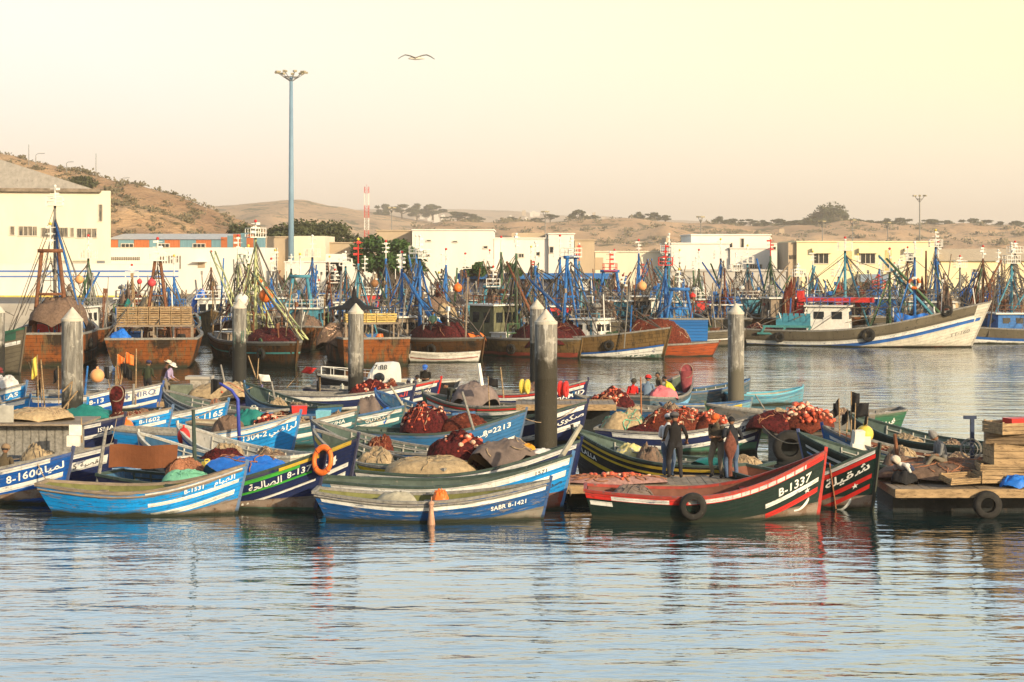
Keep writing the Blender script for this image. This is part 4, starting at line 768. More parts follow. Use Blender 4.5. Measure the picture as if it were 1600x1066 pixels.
# ---------------------------------------------------------------- trawlers
def rusty(key, a_, b_, c_):
    t = NT(key); v = t.coord('Object', (1, 1, 1)); st_ = t.n('ShaderNodeMapping', {0: v, 3: (2.6, 2.6, .4)}).outputs[0]; z = t.n('ShaderNodeSeparateXYZ', {0: v}).outputs[2]
    a = t.noise(st_, 1.2, 7, .7); b = t.noise(v, .55, 6, .65); f = t.noise(v, 9, 4)
    c = t.mix(t.step(b, .44, .54), a_, b_); c = t.mix(t.step(a, .52, .60, 0, .85), c, c_); c = t.mix(t.step(t.noise(st_, 3.4, 6, .7), .56, .62, 0, .7), c, (.02, .015, .012)); c = t.mix(t.step(f, .6, .7, 0, .5), c, tuple(x * .4 for x in b_))
    uv = t.n('ShaderNodeSeparateXYZ', {0: t.n('ShaderNodeTexCoord').outputs['UV']}).outputs[1]; seam = t.math('LESS_THAN', t.math('FRACT', t.math('DIVIDE', uv, .24)), .09)
    c = t.mix(t.math('MULTIPLY', seam, .22), c, (.02, .016, .012)); c = t.mix(t.step(t.math('SUBTRACT', z, t.math('MULTIPLY', a, .7)), .1, -.25), c, (.03, .032, .02))
    t.set(Base_Color=c, Roughness=.85, Normal=t.bump(t.math('ADD', a, t.math('SUBTRACT', f, seam)), .03, .9)); t.b.inputs['Specular IOR Level'].default_value = .12; return t.m
HT = {'rust': rusty('t rust', (.032, .022, .015), (.21, .066, .018), (.12, .085, .042)), 'brown': rusty('t brown', (.03, .024, .017), (.11, .052, .02), (.06, .052, .038)), 'ochre': rusty('t ochre', (.10, .066, .028), (.17, .105, .042), (.06, .042, .024)), 'dark': paint('t dark', (.03, .028, .026), .3, (.10, .06, .04), .22), 'tgreen': paint('t green', (.03, .10, .07), .3, (.3, .3, .26), .22), 'greyb': paint('t grey', (.135, .115, .08), .35, (.08, .06, .045), .25), 'white': paint('t white', (.66, .62, .52), .2, (.35, .25, .18), .22), 'tblue': paint('t blue', (.02, .15, .45), .25, (.08, .08, .10), .22), 'redo': paint('t red', (.34, .07, .02), .4, (.10, .04, .03), .22)}
TQ = paint('turquoise line', (.10, .42, .38), .3); TBL = paint('blue line', (.02, .12, .42), .2)
TG = 'fishing trawlers moored along the far quay'
def railing(mb, pts, h=.5, r=.025, closed=True):
    k = len(pts)
    for i in range(k if closed else k - 1):
        a, b = Vector(pts[i]), Vector(pts[(i + 1) % k])
        for z in (h, h * .5): mb.tube([a + Vector((0, 0, z)), b + Vector((0, 0, z))], r, 4)
        n = max(1, int((b - a).length / .5))
        for j in range(n): p = a + (b - a) * j / n; mb.tube([p, p + Vector((0, 0, h))], r, 4)
def mast(t, x, y, z0, z1, m, style, rd, L, parts='mast'):
    """one mast of a trawler with its platform, stays and lights"""
    mb = MB()
    if style == 'tripod':
        mb.tube([(x, y, z0), (x, y, z1)], [.13, .08], 8)
        for s in (-1, 1): mb.tube([(x - 1.6, y + s * 1.2, z0), (x, y, z1 - .4)], .05, 6); mb.tube([(x - .8, y + s * .6, (z0 + z1) / 2 - .2), (x, y, (z0 + z1) / 2 + .4)], .04, 5)
        for k in range(5): z = z0 + (z1 - z0) * (k + 1) / 6.5; f = (z - z0) / (z1 - .4 - z0); mb.tube([(x - 1.6 * (1 - f), y + 1.2 * (1 - f), z), (x - 1.6 * (1 - f), y - 1.2 * (1 - f), z)], .03, 4)
    elif style == 'pyramid':
        for sx in (-1, 1):
            for s in (-1, 1): mb.tube([(x + sx * .8, y + s * .85, z0), (x + sx * .16, y + s * .16, z1)], .09, 6)
        for k in range(1, 5):
            f = k / 5; a = .85 * (1 - f) + .16 * f; z = z0 + (z1 - z0) * f
            for p, q in (((-a, -a), (a, -a)), ((a, -a), (a, a)), ((a, a), (-a, a)), ((-a, a), (-a, -a))): mb.tube([(x + p[0], y + p[1], z), (x + q[0], y + q[1], z)], .05, 4)
    elif style == 'aframe':
        for s in (-1, 1): mb.tube([(x, y + s * 1.1, z0), (x, y + s * .5, z1)], .12, 7); mb.tube([(x + 1.4, y + s * 1.1, z0), (x, y + s * .55, z1 - .3)], .07, 5)
        mb.box((x, y, z1), (.3, 1.5, .22)); mb.box((x, y, z0 + (z1 - z0) * .55), (.16, 1.7, .16))
    else:
        mb.tube([(x, y, z0), (x, y, z1)], [.15, .085], 8)
        s = rd.choice((-1, 1)); mb.tube([(x + .2, y, z1 - .5), (x - rd.uniform(1.5, 2.4), y + s * .4, z0)], .07, 5); mb.tube([(x, y, z1 - .3), (x + rd.uniform(1.3, 2.3), y - s * .6, z0)], .07, 5)
        for k in range(4): mb.tube([(x - .1, y - .35, z0 + (z1 - z0) * (.3 + .16 * k)), (x + .1, y + .35, z0 + (z1 - z0) * (.3 + .16 * k))], .035, 4)
    mb.build(parts, m, t, True)
    mb = MB()                                              # crow's nest, aerial and lights
    if rd.random() < .48:
        q = .5; mb.box((x, y, z1 + .03), (2 * q, 2 * q, .06)); railing(mb, [(x - q, y - q, z1), (x + q, y - q, z1), (x + q, y + q, z1), (x - q, y + q, z1)], .6)
    at_ = z1 + rd.uniform(.9, 1.7); mb.tube([(x, y, z1), (x, y, at_)], .045, 5)
    for k in range(3): z = z1 + (at_ - z1) * (.4 + .25 * k); mb.box((x + rd.uniform(-.1, .1), y + rd.uniform(-.2, .2), z), (.12, .26, .14)); mb.tube([(x, y - .3, z), (x, y + .3, z)], .02, 4)
    mb.build('masthead', STEELW if rd.random() < .9 else STEELRED, t)
    mb = MB(); mb.ball((x, y, at_ + .06), .1, 8, 6); mb.build('mast_light', STEELRED if rd.random() < .35 else STEELW if rd.random() < .7 else YELLOW, t, True)
def boom(t, p, q, m, w=.14, lattice=False):
    mb = MB(); p, q = Vector(p), Vector(q)
    if lattice:
        o = Vector((0, .16, 0)); mb.tube([p + o, q + o], .055, 5); mb.tube([p - o, q - o], .055, 5); n = 9
        for k in range(n): mb.tube([p + (q - p) * k / n + o * (1 if k % 2 else -1), p + (q - p) * (k + 1) / n - o * (1 if k % 2 else -1)], .03, 4)
    else: mb.tube([p, q], [w * .6, w * .42], 7)
    mb.build('boom', m, t, True)
def house(t, x, ln, wd, z0, ht, m, roofm, rd, rail=True):
    mb = MB(); mb.box((x, 0, z0 + ht / 2), (ln, wd, ht), tp=.94); o = mb.build('wheelhouse', m, t)
    mb = MB(); mb.box((x, 0, z0 + ht + .05), (ln + .35, wd + .3, .1)); mb.build('roof', roofm, o)
    zc = z0 + ht * .70; wh = ht * .26
    for k in range(3): mb = MB(); mb.box((x + ln * .485 - .03, (k - 1) * wd * .29, zc), (.08, wd * .22, wh)); mb.build('window', GLASS, o)
    for s in (-1, 1):
        for k in range(2): mb = MB(); mb.box((x + (k - .5) * ln * .42, s * (wd * .482 - .02), zc), (ln * .24, .08, wh)); mb.build('window', GLASS, o)
        mb = MB(); mb.box((x - ln * .02, s * (wd * .488 - .01), z0 + ht * .32), (.55, .06, ht * .62)); mb.build('door', m, o)
    if rail:
        mb = MB(); railing(mb, [(x - ln / 2, -wd / 2, z0 + ht + .1), (x + ln / 2, -wd / 2, z0 + ht + .1), (x + ln / 2, wd / 2, z0 + ht + .1), (x - ln / 2, wd / 2, z0 + ht + .1)], .55); mb.tube([(x, wd * .3, z0 + ht), (x, wd * .3, z0 + ht + .8)], .06, 6); mb.lathe([(.04, z0 + ht + .75), (.3, z0 + ht + .8), (.32, z0 + ht + .95), (.2, z0 + ht + 1.08), (.0, z0 + ht + 1.1)], 10, c=(x, wd * .3, 0)); mb.build('radar_and_rail', rd.choice((STEELW, STEELY, STEELR, STEELB, STEELY)), o)
def trawler(label, c, th, L, B, hs, hm, hb, hull, seed, masts=(), hse=None, booms=(), bands=(), text=(), gun=GREYWOOD, gear=True, deck=None, name='fishing_trawler', rig=14, **k):
    rd = random.Random(seed); t = thing(name, label, 'trawler', (c[0], c[1], 0), R(th), TG)
    hk = {a: k.pop(a) for a in ('rb', 'rs', 'tr', 'low', 'bow_p', 'wl', 'full') if a in k}
    h = Hull(L, B, hs, hm, hb, zk=-.6, **hk); zd = deck if deck is not None else hm * .55
    build_hull(h, t, HT[hull] if isinstance(hull, str) else hull, mat('deck boards', (.14, .10, .07), .85, .4, 1.5, (1, 5, 1), (.07, .05, .04), .55), bands, text, deck=zd, gun=gun, thw=0, stem=HT[hull] if isinstance(hull, str) else hull, cap=.16, capt=.09)
    if hse: x, ln, wd, ht, m = hse; house(t, x, ln, wd, zd + .02, ht, m, STEELW, rd)
    tops = []
    for (x, y, z1, m, style) in masts:
        z0 = zd; mast(t, x, y, z0, z1, m, style, rd, L); tops.append(Vector((x, y, z1)))
    for bm in booms: boom(t, *bm)
    mb = MB(); ends = [h.pt(.03, h.sheer(.03), s) for s in (-1, 1)] + [h.pt(.95, h.sheer(.95), 1)] + [h.pt(.3, h.sheer(.3), s) for s in (-1, 1)] + [h.pt(.7, h.sheer(.7), s) for s in (-1, 1)]
    for tp in tops:
        for e in ends:
            if rd.random() < .8: mb.tube([tp - Vector((0, 0, rd.uniform(0, .8))), (tp + e) / 2 - Vector((0, 0, rd.uniform(0, .25))), e], rd.choice((.02, .03, .04)), 4, cap=False)
    for i in range(rig if tops else 0):
        tp = rd.choice(tops); a = tp - Vector((0, 0, rd.uniform(.1, 4.0))); b = Vector((rd.uniform(-L * .4, L * .4), rd.uniform(-B * .4, B * .4), zd + rd.uniform(.6, 2.4))); mb.tube([a, (a + b) / 2 - Vector((0, 0, rd.uniform(.0, .4))), b], rd.choice((.02, .03, .045)), 4, cap=False)
    if mb.v: mb.build('rigging', LINE, t)
    if gear:
        for q in range(2):
            x = rd.uniform(-.3, .3) * L; y = rd.uniform(-.2, .2) * B; mb = MB()
            for yy in (-.5, .5): mb.lathe([(0, yy - .03), (.42, yy - .03), (.42, yy + .03), (0, yy + .03)], 14, c=(x, y, zd + .55), axis='Y')
            mb.lathe([(.2, -.47), (.26, 0), (.2, .47)], 10, c=(x, y, zd + .55), axis='Y'); mb.box((x, y, zd + .1), (.5, 1.3, .16)); mb.build('winch', rd.choice((STEELR, STEELB, STEELG, STEELY)), t)
        for q in range(rd.randint(2, 4)):
            x, y = rd.uniform(-.42, .36) * L, rd.uniform(-.36, .36) * B; mb = MB(); hh = rd.uniform(1.2, 2.6); m = rd.choice((STEELB, STEELR, STEELW, STEELG, STEELT, STEELY))
            mb.tube([(x, y - .5, zd), (x, y - .5, zd + hh), (x, y + .5, zd + hh), (x, y + .5, zd)], .055, 6)
            if rd.random() < .5: mb.tube([(x, y - .5, zd + hh * .6), (x, y + .5, zd + hh * .6)], .04, 5)
            mb.build('gallows', m, t)
        for q in range(rd.randint(4, 7)):
            x, y = rd.uniform(-.45, .4) * L, rd.uniform(-.4, .4) * B; hh = rd.uniform(1.6, 4.6); mb = MB(); e = Vector((x + rd.gauss(0, .5), y + rd.gauss(0, .3), zd + hh)); mb.tube([(x, y, zd), e], rd.uniform(.03, .06), 5)
            if rd.random() < .4: mb.box(e - Vector((0, 0, .15)), (.22, .18, .3))
            mb.build('spar', rd.choice((WOOD, STEELY, STEELR, GREYWOOD, STEELW, STEELB, LINE, PLANK)), t)
        for q in range(rd.randint(1, 3)):
            x, y = rd.uniform(-.4, .3) * L, rd.uniform(-.3, .3) * B; s = rd.uniform(.7, 1.5); mb = MB(); mb.box((x, y, zd + s * .35), (s * 1.3, s, s * .7), tp=.95); mb.box((x, y, zd + s * .73), (s * 1.4, s * 1.1, .06)); mb.build('hatch', rd.choice((WOOD, STEELB, STEELW, PLANK, STEELR)), t)
    return t, h, zd
# ---------------------------------------------------------------- trawler fleet
def st(pxc, Y, th, L): a = R(th); return (XP(pxc, Y) + math.cos(a) * L / 2, Y + math.sin(a) * L / 2)     # from the middle of the stern
def bw(px, py, th, L): p = at(px, py); a = R(th); return (p.x - math.cos(a) * L / 2, p.y - math.sin(a) * L / 2)
TR = {}
GRN = mat('green rail', (.03, .12, .07), .6, .3, 2)
TR[0] = trawler('green and white trawler bow at the left edge beyond the small boats', bw(30, 585, -38, 11), -38, 11, 3.8, 1.7, 1.6, 2.55, 'greyb', 1, [(-1.5, 0, 7.2, STEELY, 'pole')], None, (), ((.05, .995, .5, .0, HT['tgreen']), (.05, .99, .80, .60, PW)), gun=GRN)
TR[1] = trawler('rust sterned trawler with the tallest grey mast before the striped wall', st(72, 103, 99, 14), 99, 14, 5.0, 1.95, 1.9, 2.9, 'rust', 2, [(-1.0, .1, ZP(322, 109), STEELY, 'tripod'), (-4.6, 0.0, ZP(392, 105), STEELR, 'aframe')], (.2, 3.0, 2.6, 1.7, RED), [((-3.8, -.6, 1.2), (-1, 0, 8.2), STEELB), ((-1, .1, ZP(345, 109)), (-5.5, -2.1, 2.2), STEELB)], ((.0, .6, 1.15, 1.05, HT['dark']),), wl=.9, full=.3, tr=.9, rs=.1, strake=(.42, WOOD))
TR[2] = trawler('rusty trawler stern loaded with rows of wooden crates under a pyramid mast', st(237, 102, 98, 14), 98, 14, 5.5, 1.7, 1.65, 2.7, 'rust', 3, [(-1.5, 0, ZP(408, 107), STEELR, 'pyramid')], None, (), (), wl=.62, full=.5, tr=.97, rs=.25, strake=(.42, WOOD))
TR[3] = trawler('dark trawler with turquoise line carrying red nets behind the graffiti pile', bw(462, 575, -62, 12), -62, 12, 4.3, 1.5, 1.3, 1.5, 'brown', 4, [(-1.0, 0, ZP(372, 110), STEELL, 'tripod'), (-3.2, .3, ZP(412, 110), STEELL, 'pole')], None, [((1, -1, 1), (-4.6, -1.6, 6.9), STEELL, .2, True), ((.4, 1, 1), (-4.2, .2, 6.7), STEELL, .2, True), ((-1, 0, 5.5), (5.0, 1.0, 1.6), STEELL, .16, True)], ((.02, .99, .66, .56, TQ), (.02, .99, .16, .0, HT['greyb'])), strake=(.34, GREYWOOD))
TR[4] = trawler('rusty trawler stern with a black parasol roof and yellow crates', st(588, 103.5, 104, 13), 104, 13, 4.4, 1.65, 1.6, 2.4, 'rust', 5, [(.5, 0, ZP(412, 110), STEELT, 'tripod')], None, [((-4, 1.9, .9), (1.0, 1.0, 5.6), STEELY)], (), wl=.85, full=.35, tr=.92, rs=.15, strake=(.42, WOOD))
TR[5] = trawler('brown trawler with dark red nets and an orange cover behind the white tender', bw(752, 563, -50, 10.5), -50, 10.5, 4.0, 1.4, 1.2, 1.4, 'brown', 6, [(-1.2, 0, ZP(404, 114), STEELB, 'pole'), (-3.2, 0, ZP(420, 116), STEELB, 'tripod')], (-3.2, 2.2, 2.2, 1.8, WOOD), [((1.5, .2, .8), (-2.2, -.6, 5.4), STEELB, .24), ((1.0, 1.4, .8), (-3.4, 1.0, 4.4), STEELB, .24)], ((.75, .99, .95, .85, TBL), (.0, .99, .14, .0, HT['greyb'])))
TR[6] = trawler('brown trawler with red nets and a white railed bridge behind the twin piles', bw(905, 561, -48, 11), -48, 11, 4.2, 1.4, 1.15, 1.25, 'ochre', 7, [(-.5, 0, ZP(396, 114), STEELG, 'tripod')], (-2.6, 2.6, 2.6, 2.6, mat('olive steel', (.12, .12, .07), .7)), [((2.4, 0, .8), (-.8, -.6, 6.2), STEELR, .2), ((1.4, 1.2, .8), (-2.4, 1.6, 5.6), STEELR, .2)], ((.0, .99, .12, .0, HT['greyb']), (.3, .99, 1.3, .85, PRB)))
TR[7] = trawler('ochre trawler with blue stripe and white lower hull pointing right beside the rust skiff', bw(1036, 561, -33, 12.5), -33, 12.5, 4.4, 1.5, 1.25, 1.98, 'ochre', 8, [(-.6, .0, ZP(402, 116), STEELB, 'aframe'), (-3.4, 0, ZP(415, 118), STEELB, 'pole')], (1.0, 1.8, 2.0, 1.7, STEELW), [((1.5, -.4, 1.0), (-3.6, -.8, 5.2), STEELB, .22)], ((.3, .99, 1.12, 1.0, TBL), (.3, .99, 1.6, 1.13, PW), (*bot(-.1, .35, .5, 1.0, -.5), HT['tgreen'])), rb=.28)
TR[8] = trawler('small rust red skiff heaped with brown nets by the open water', bw(1112, 557, -12, 6.2), -12, 6.2, 2.8, .9, .75, .95, 'redo', 9, (), None, (), (), gear=False, rb=.5)
TR[9] = trawler('bright blue trawler stern with two round ports behind the rust skiff', st(1064, 122, 88, 11), 88, 11, 4.0, 2.1, 2.0, 2.6, 'tblue', 10, [(-2.0, .9, ZP(415, 126), STEELB, 'pole'), (-3.5, 0, ZP(452, 124), STEELB, 'aframe')], (1.5, 2.4, 2.4, 2.0, mat('bright blue steel', (.03, .20, .55), .5, .2, 3)), (), (), wl=.9, full=.3, tr=.95, rs=.1)
for y in (-.9, .9):
    mb = MB(); mb.torus((-5.52, y, 1.55), .17, .05, 14, 6, M=Matrix.Rotation(R(90), 3, 'Y')); mb.ball((-5.5, y, 1.55), (.03, .15, .15), 10, 6); mb.build('porthole', STEELW, TR[9][0], True)
TR[10] = trawler('grey low trawler between the rust skiff and the right rear pile', bw(1160, 541, -20, 9), -20, 9, 3.6, 1.1, .95, 1.2, 'greyb', 11, [(-1, 0, ZP(396, 129), STEELT, 'tripod')], None, [((1.6, 0, .7), (-1.8, -.8, 5.8), STEELT), ((1.2, .8, .7), (-2.4, .8, 5.6), STEELT)], ((.1, .99, .62, .54, PW),))
p0, p1 = at(1517, 543), Vector((XP(1172, 128.5), 128.5, 0)); dv = p0 - p1; LL = dv.length
TB, HB, zB = trawler('large white and blue trawler with grey bulwarks lying side on at the right', ((p0.x + p1.x) / 2, (p0.y + p1.y) / 2), math.degrees(math.atan2(dv.y, dv.x)), LL, 4.8, 1.15, 1.1, 3.25, 'white', 12,
    [(-1.0, .3, ZP(392, 126), STEELT, 'pole'), (4.0, 0, ZP(402, 126), STEELB, 'tripod'), (2.2, .4, ZP(425, 126), STEELG, 'tripod')], (-2.1, 3.1, 2.4, 2.1, STEELW), [((5.9, 0, 2.3), (2.0, -.4, 6.4), STEELG, .2), ((5.2, .6, 2.3), (1.4, .5, 6.6), STEELT, .2)],
    ((.0, .995, .74, .0, HT['greyb']), (.0, .995, .98, .77, PW), (.0, .99, 1.24, 1.0, TBL), (.0, .45, 1.42, 1.26, PRB), (*bot(.0, .12, .45, .4, -.5), PRB, .012)), rb=.42, rs=.3, low=.25, deck=.75)
hull_text(HB, TB, 'TT-160', .90, 1.95, .34, -1, STEELY)
mb = MB()
for k in range(6): mb.box((-5.6 + k * .42, -1.25, 2.05), (.3, .06, .62))
mb.box((-4.6, -.9, 1.8), (2.5, .7, .75)); mb.build('deck_locker', mat('teal locker', (.05, .22, .30), .6, .2, 3), TB)
mb = MB(); mb.box((-5.0, -1.75, 1.42), (3.5, .12, .16)); mb.box((-5.2, -1.75, .9), (3.9, .12, .14))
for x in (-6.9, -5.4, -3.6): mb.bar((x, -1.75, .85), (x + .35, -1.75, 1.45), .14)
mb.build('stern_frame', mat('teal frame', (.06, .22, .22), .6, .2, 3), TB)
mb = MB(); mb.box((-1.6, 0, 3.35), (5.4, 1.2, .35)); mb.box((-4.2, 0, 2.7), (.45, .9, 2.6)); mb.build('net_boom', STEELRED, TB)
mb = MB(); mb.grid(lambda i, j: (2.6 + 2.4 * i, -.9 - .05 * math.sin(i * 20), 1.5 + (.85 + .1 * math.sin(i * 9)) * j), 20, 3); o = mb.build('blue_screen', BLUET, TB); o.modifiers.new('thick', 'SOLIDIFY').thickness = .03
mb = MB(); mb.torus((4.0, -.3, 4.6), .36, .11, 18, 8, M=Matrix.Rotation(R(90), 3, 'X'), mif=lambda i: (i // 3) % 2); mb.build('lifebuoy', [ORANGE, STEELW], TB, True)
TR[11] = trawler('grey trawler with blue cabin frame cut by the right edge', (XP(1525, 129.5) + 5.4, 130.5), 4, 12, 4.4, 1.25, 1.05, 2.3, 'greyb', 13, [(.4, 0, ZP(398, 130), STEELR, 'tripod'), (-2.4, .3, ZP(412, 130), STEELT, 'pole')], (-2.8, 2.4, 2.4, 1.6, STEELB), [((-3.8, -.8, .9), (-.4, -.4, 5.4), STEELT)], ((.0, .99, .62, .0, HT['greyb']), (.0, .99, .85, .66, TBL), (.0, .99, 1.3, .86, PW)))
def mark(px):
    for q, s in ((170, 'blue striped wall'), (300, 'panelled shed'), (415, 'panelled shed end'), (500, 'tall light mast'), (565, 'low white block'), (640, 'leafy green tree'), (770, 'tall white warehouse'), (860, 'stepped warehouse'), (930, 'square tan block'), (1048, 'low cream shed'), (1140, 'two step white building'), (1232, 'white wing'), (1465, 'yellow harbour office'), (1700, 'tan roofed shed')):
        if px < q: return s
MC = {'blue': STEELB, 'teal': STEELT, 'green': STEELG, 'rusty': STEELR, 'grey': STEELY, 'pale green': STEELL, 'white': STEELW, 'red': STEELRED}
rows = [(138, 122, 'green', 'pole', 404), (272, 122, 'blue', 'pole', 432), (372, 126, 'pale green', 'tripod', 398), (488, 126, 'blue', 'tripod', 402), (540, 140, 'teal', 'pole', 416), (603, 127, 'blue', 'tripod', 404), (650, 142, 'blue', 'pole', 396), (697, 130, 'blue', 'pole', 414), (727, 146, 'blue', 'tripod', 420), (783, 131, 'green', 'pole', 394), (830, 147, 'rusty', 'tripod', 406), (875, 133, 'blue', 'pole', 402), (905, 150, 'teal', 'tripod', 408), (953, 135, 'blue', 'aframe', 424), (998, 150, 'blue', 'pole', 396), (1040, 142, 'rusty', 'tripod', 418), (1092, 150, 'green', 'pole', 420), (1126, 140, 'blue', 'tripod', 404), (1168, 149, 'teal', 'tripod', 412), (1204, 142, 'green', 'pole', 400), (1247, 147, 'blue', 'pole', 432), (1310, 145, 'red', 'tripod', 432), (1374, 143, 'blue', 'pole', 420), (1418, 152, 'rusty', 'tripod', 408), (1462, 141, 'blue', 'pole', 386), (1536, 144, 'rusty', 'pole', 404), (1586, 148, 'grey', 'tripod', 396),
        (330, 142, 'rusty', 'tripod', 418), (430, 144, 'white', 'tripod', 416), (1000 + 62, 159, 'white', 'pole', 410), (765, 158, 'rusty', 'pole', 416), (1270, 158, 'teal', 'tripod', 414), (1340, 158, 'grey', 'pole', 424), (206, 140, 'rusty', 'tripod', 436), (455, 157, 'grey', 'pole', 420), (515, 156, 'rusty', 'tripod', 424), (570, 155, 'grey', 'pole', 430), (625, 157, 'rusty', 'pole', 426), (690, 158, 'grey', 'tripod', 420), (835, 160, 'grey', 'pole', 424), (960, 160, 'rusty', 'tripod', 420), (1150, 160, 'grey', 'pole', 424), (1405, 159, 'green', 'tripod', 424), (1500, 157, 'grey', 'pole', 418), (1560, 159, 'rusty', 'pole', 420)]
HC = [('white', STEELW), ('blue', STEELB), ('brown', WOOD), ('red', STEELRED), ('teal', STEELT)]
BACK = []
for i, (px, Y, mc, sty, top) in enumerate(rows):
    rd = random.Random(200 + i); th = rd.choice((84, 95, 90, -80, -88, 100)); L = 11.5; hn, hm_ = HC[(i * 3) % 5] if rd.random() < .8 else HC[0]
    hc = rd.choice(['rust', 'brown', 'tblue', 'dark', 'greyb', 'ochre', 'brown', 'rust']); hb = rd.random() < .7
    z = ZP(top, Y); a = R(th); mx_ = 1.0 if th > 0 else -1.0
    ms = [(mx_, 0, z, MC[mc], sty)]
    if rd.random() < .65: ms.append((mx_ - rd.choice((-1, 1)) * 3.2, rd.uniform(-.8, .8), 1.0 + (z - 1) * rd.uniform(.5, .85), rd.choice((STEELB, STEELT, STEELR, STEELG, STEELW, STEELB)), rd.choice(('pole', 'aframe', 'tripod'))))
    bms = [((rd.uniform(2, 4) * rd.choice((-1, 1)), rd.uniform(-1.4, 1.4), 1.4), (mx_ + rd.uniform(-.8, .8), rd.uniform(-1.6, 1.6), z * rd.uniform(.72, .98)), rd.choice((MC[mc], STEELB, STEELR, STEELY, STEELG, WOOD, STEELR, GREYWOOD, WOOD)), rd.uniform(.10, .2), rd.random() < .3) for q in range(rd.randint(3, 5))]
    sn = {'pole': 'single', 'tripod': 'tripod', 'aframe': 'A frame'}[sty]
    trawler(f'{sn} {mc} masted trawler' + (f' with {hn} wheelhouse' if hb else '') + f' before the {mark(px)}', (XP(px, Y) - mx_ * math.cos(a), Y - mx_ * math.sin(a)), th, L, 3.9, 1.7, 1.5, 2.3, hc, 300 + i, ms, (mx_ - 2.2 if th > 0 else mx_ + 2.2, 2.4, 2.3, rd.uniform(1.7, 2.3), hm_) if hb else None, bms, rig=16, tr=.8)
    BACK.append((px, Y, mc, th))
# white tender moored under the brown trawler
t = thing('tender', 'long low white tender lying in the water under the red net trawler', 'tender', (XP(695, 107.5), 107.5, 0), R(-4))
h = Hull(4.2, 1.3, .62, .5, .66); build_hull(h, t, HULLS['white'], SAND, ((.02, .98, .34, .28, PRB),), gun=GWH, thw=2)
# ---------------------------------------------------------------- small shared deck things
def proto_set():
    P = {}
    def mk(name, fn): 
        mb = MB(); mats = fn(mb); o = mb.build(name, mats, smooth=name in ('barrel', 'float_buoy', 'tyre')); COL.objects.unlink(o); P[name] = o
    def crate(mb):
        for z in (.055, .20):
            for y in (-.2, .2): mb.box((0, y, z), (.6, .02, .09))
            for x in (-.29, .29): mb.box((x, 0, z), (.02, .376, .09))
        mb.box((0, 0, .012), (.56, .378, .02))
        for x in (-.27, .27):
            for y in (-.18, .18): mb.box((x, y, .14), (.035, .035, .25))
        return [PLANK]
    mk('fish_crate', crate)
    mk('barrel', lambda mb: (mb.lathe([(0, 0), (.26, 0), (.29, .1), (.30, .42), (.29, .75), (.25, .86), (.25, .88), (0, .86)], 14), [BLUET])[1])
    mk('float_buoy', lambda mb: (mb.ball((0, 0, .3), .3, 14, 10), mb.tube([(0, 0, .58), (0, 0, .68)], .05, 8), [ORANGE])[2])
    mk('tyre', lambda mb: (mb.lathe([(.19, -.09), (.30, -.115), (.36, -.07), (.36, .07), (.30, .115), (.19, .09), (.215, 0), (.19, -.09)], 24, axis='Y'), [RUBBER])[1])
    return P
PR_ = proto_set()
def put(kind, label, cat, loc, rz=0, m=None, sc=1.0, group=None, rx=0):
    s = PR_[kind]; o = s.copy()
    if m: o.data = s.data.copy(); o.data.materials[0] = m
    COL.objects.link(o); o.location = loc; o.rotation_euler = (rx, 0, rz); o.scale = (sc, sc, sc) if not isinstance(sc, tuple) else sc
    return tag(o, label, cat, group)
def onb(b, u, y=0.0, z=.13):
    t, h, c, a = b; x = (u - .5) * h.L; return Vector((c.x + math.cos(a) * x - math.sin(a) * y, c.y + math.sin(a) * x + math.cos(a) * y, z))
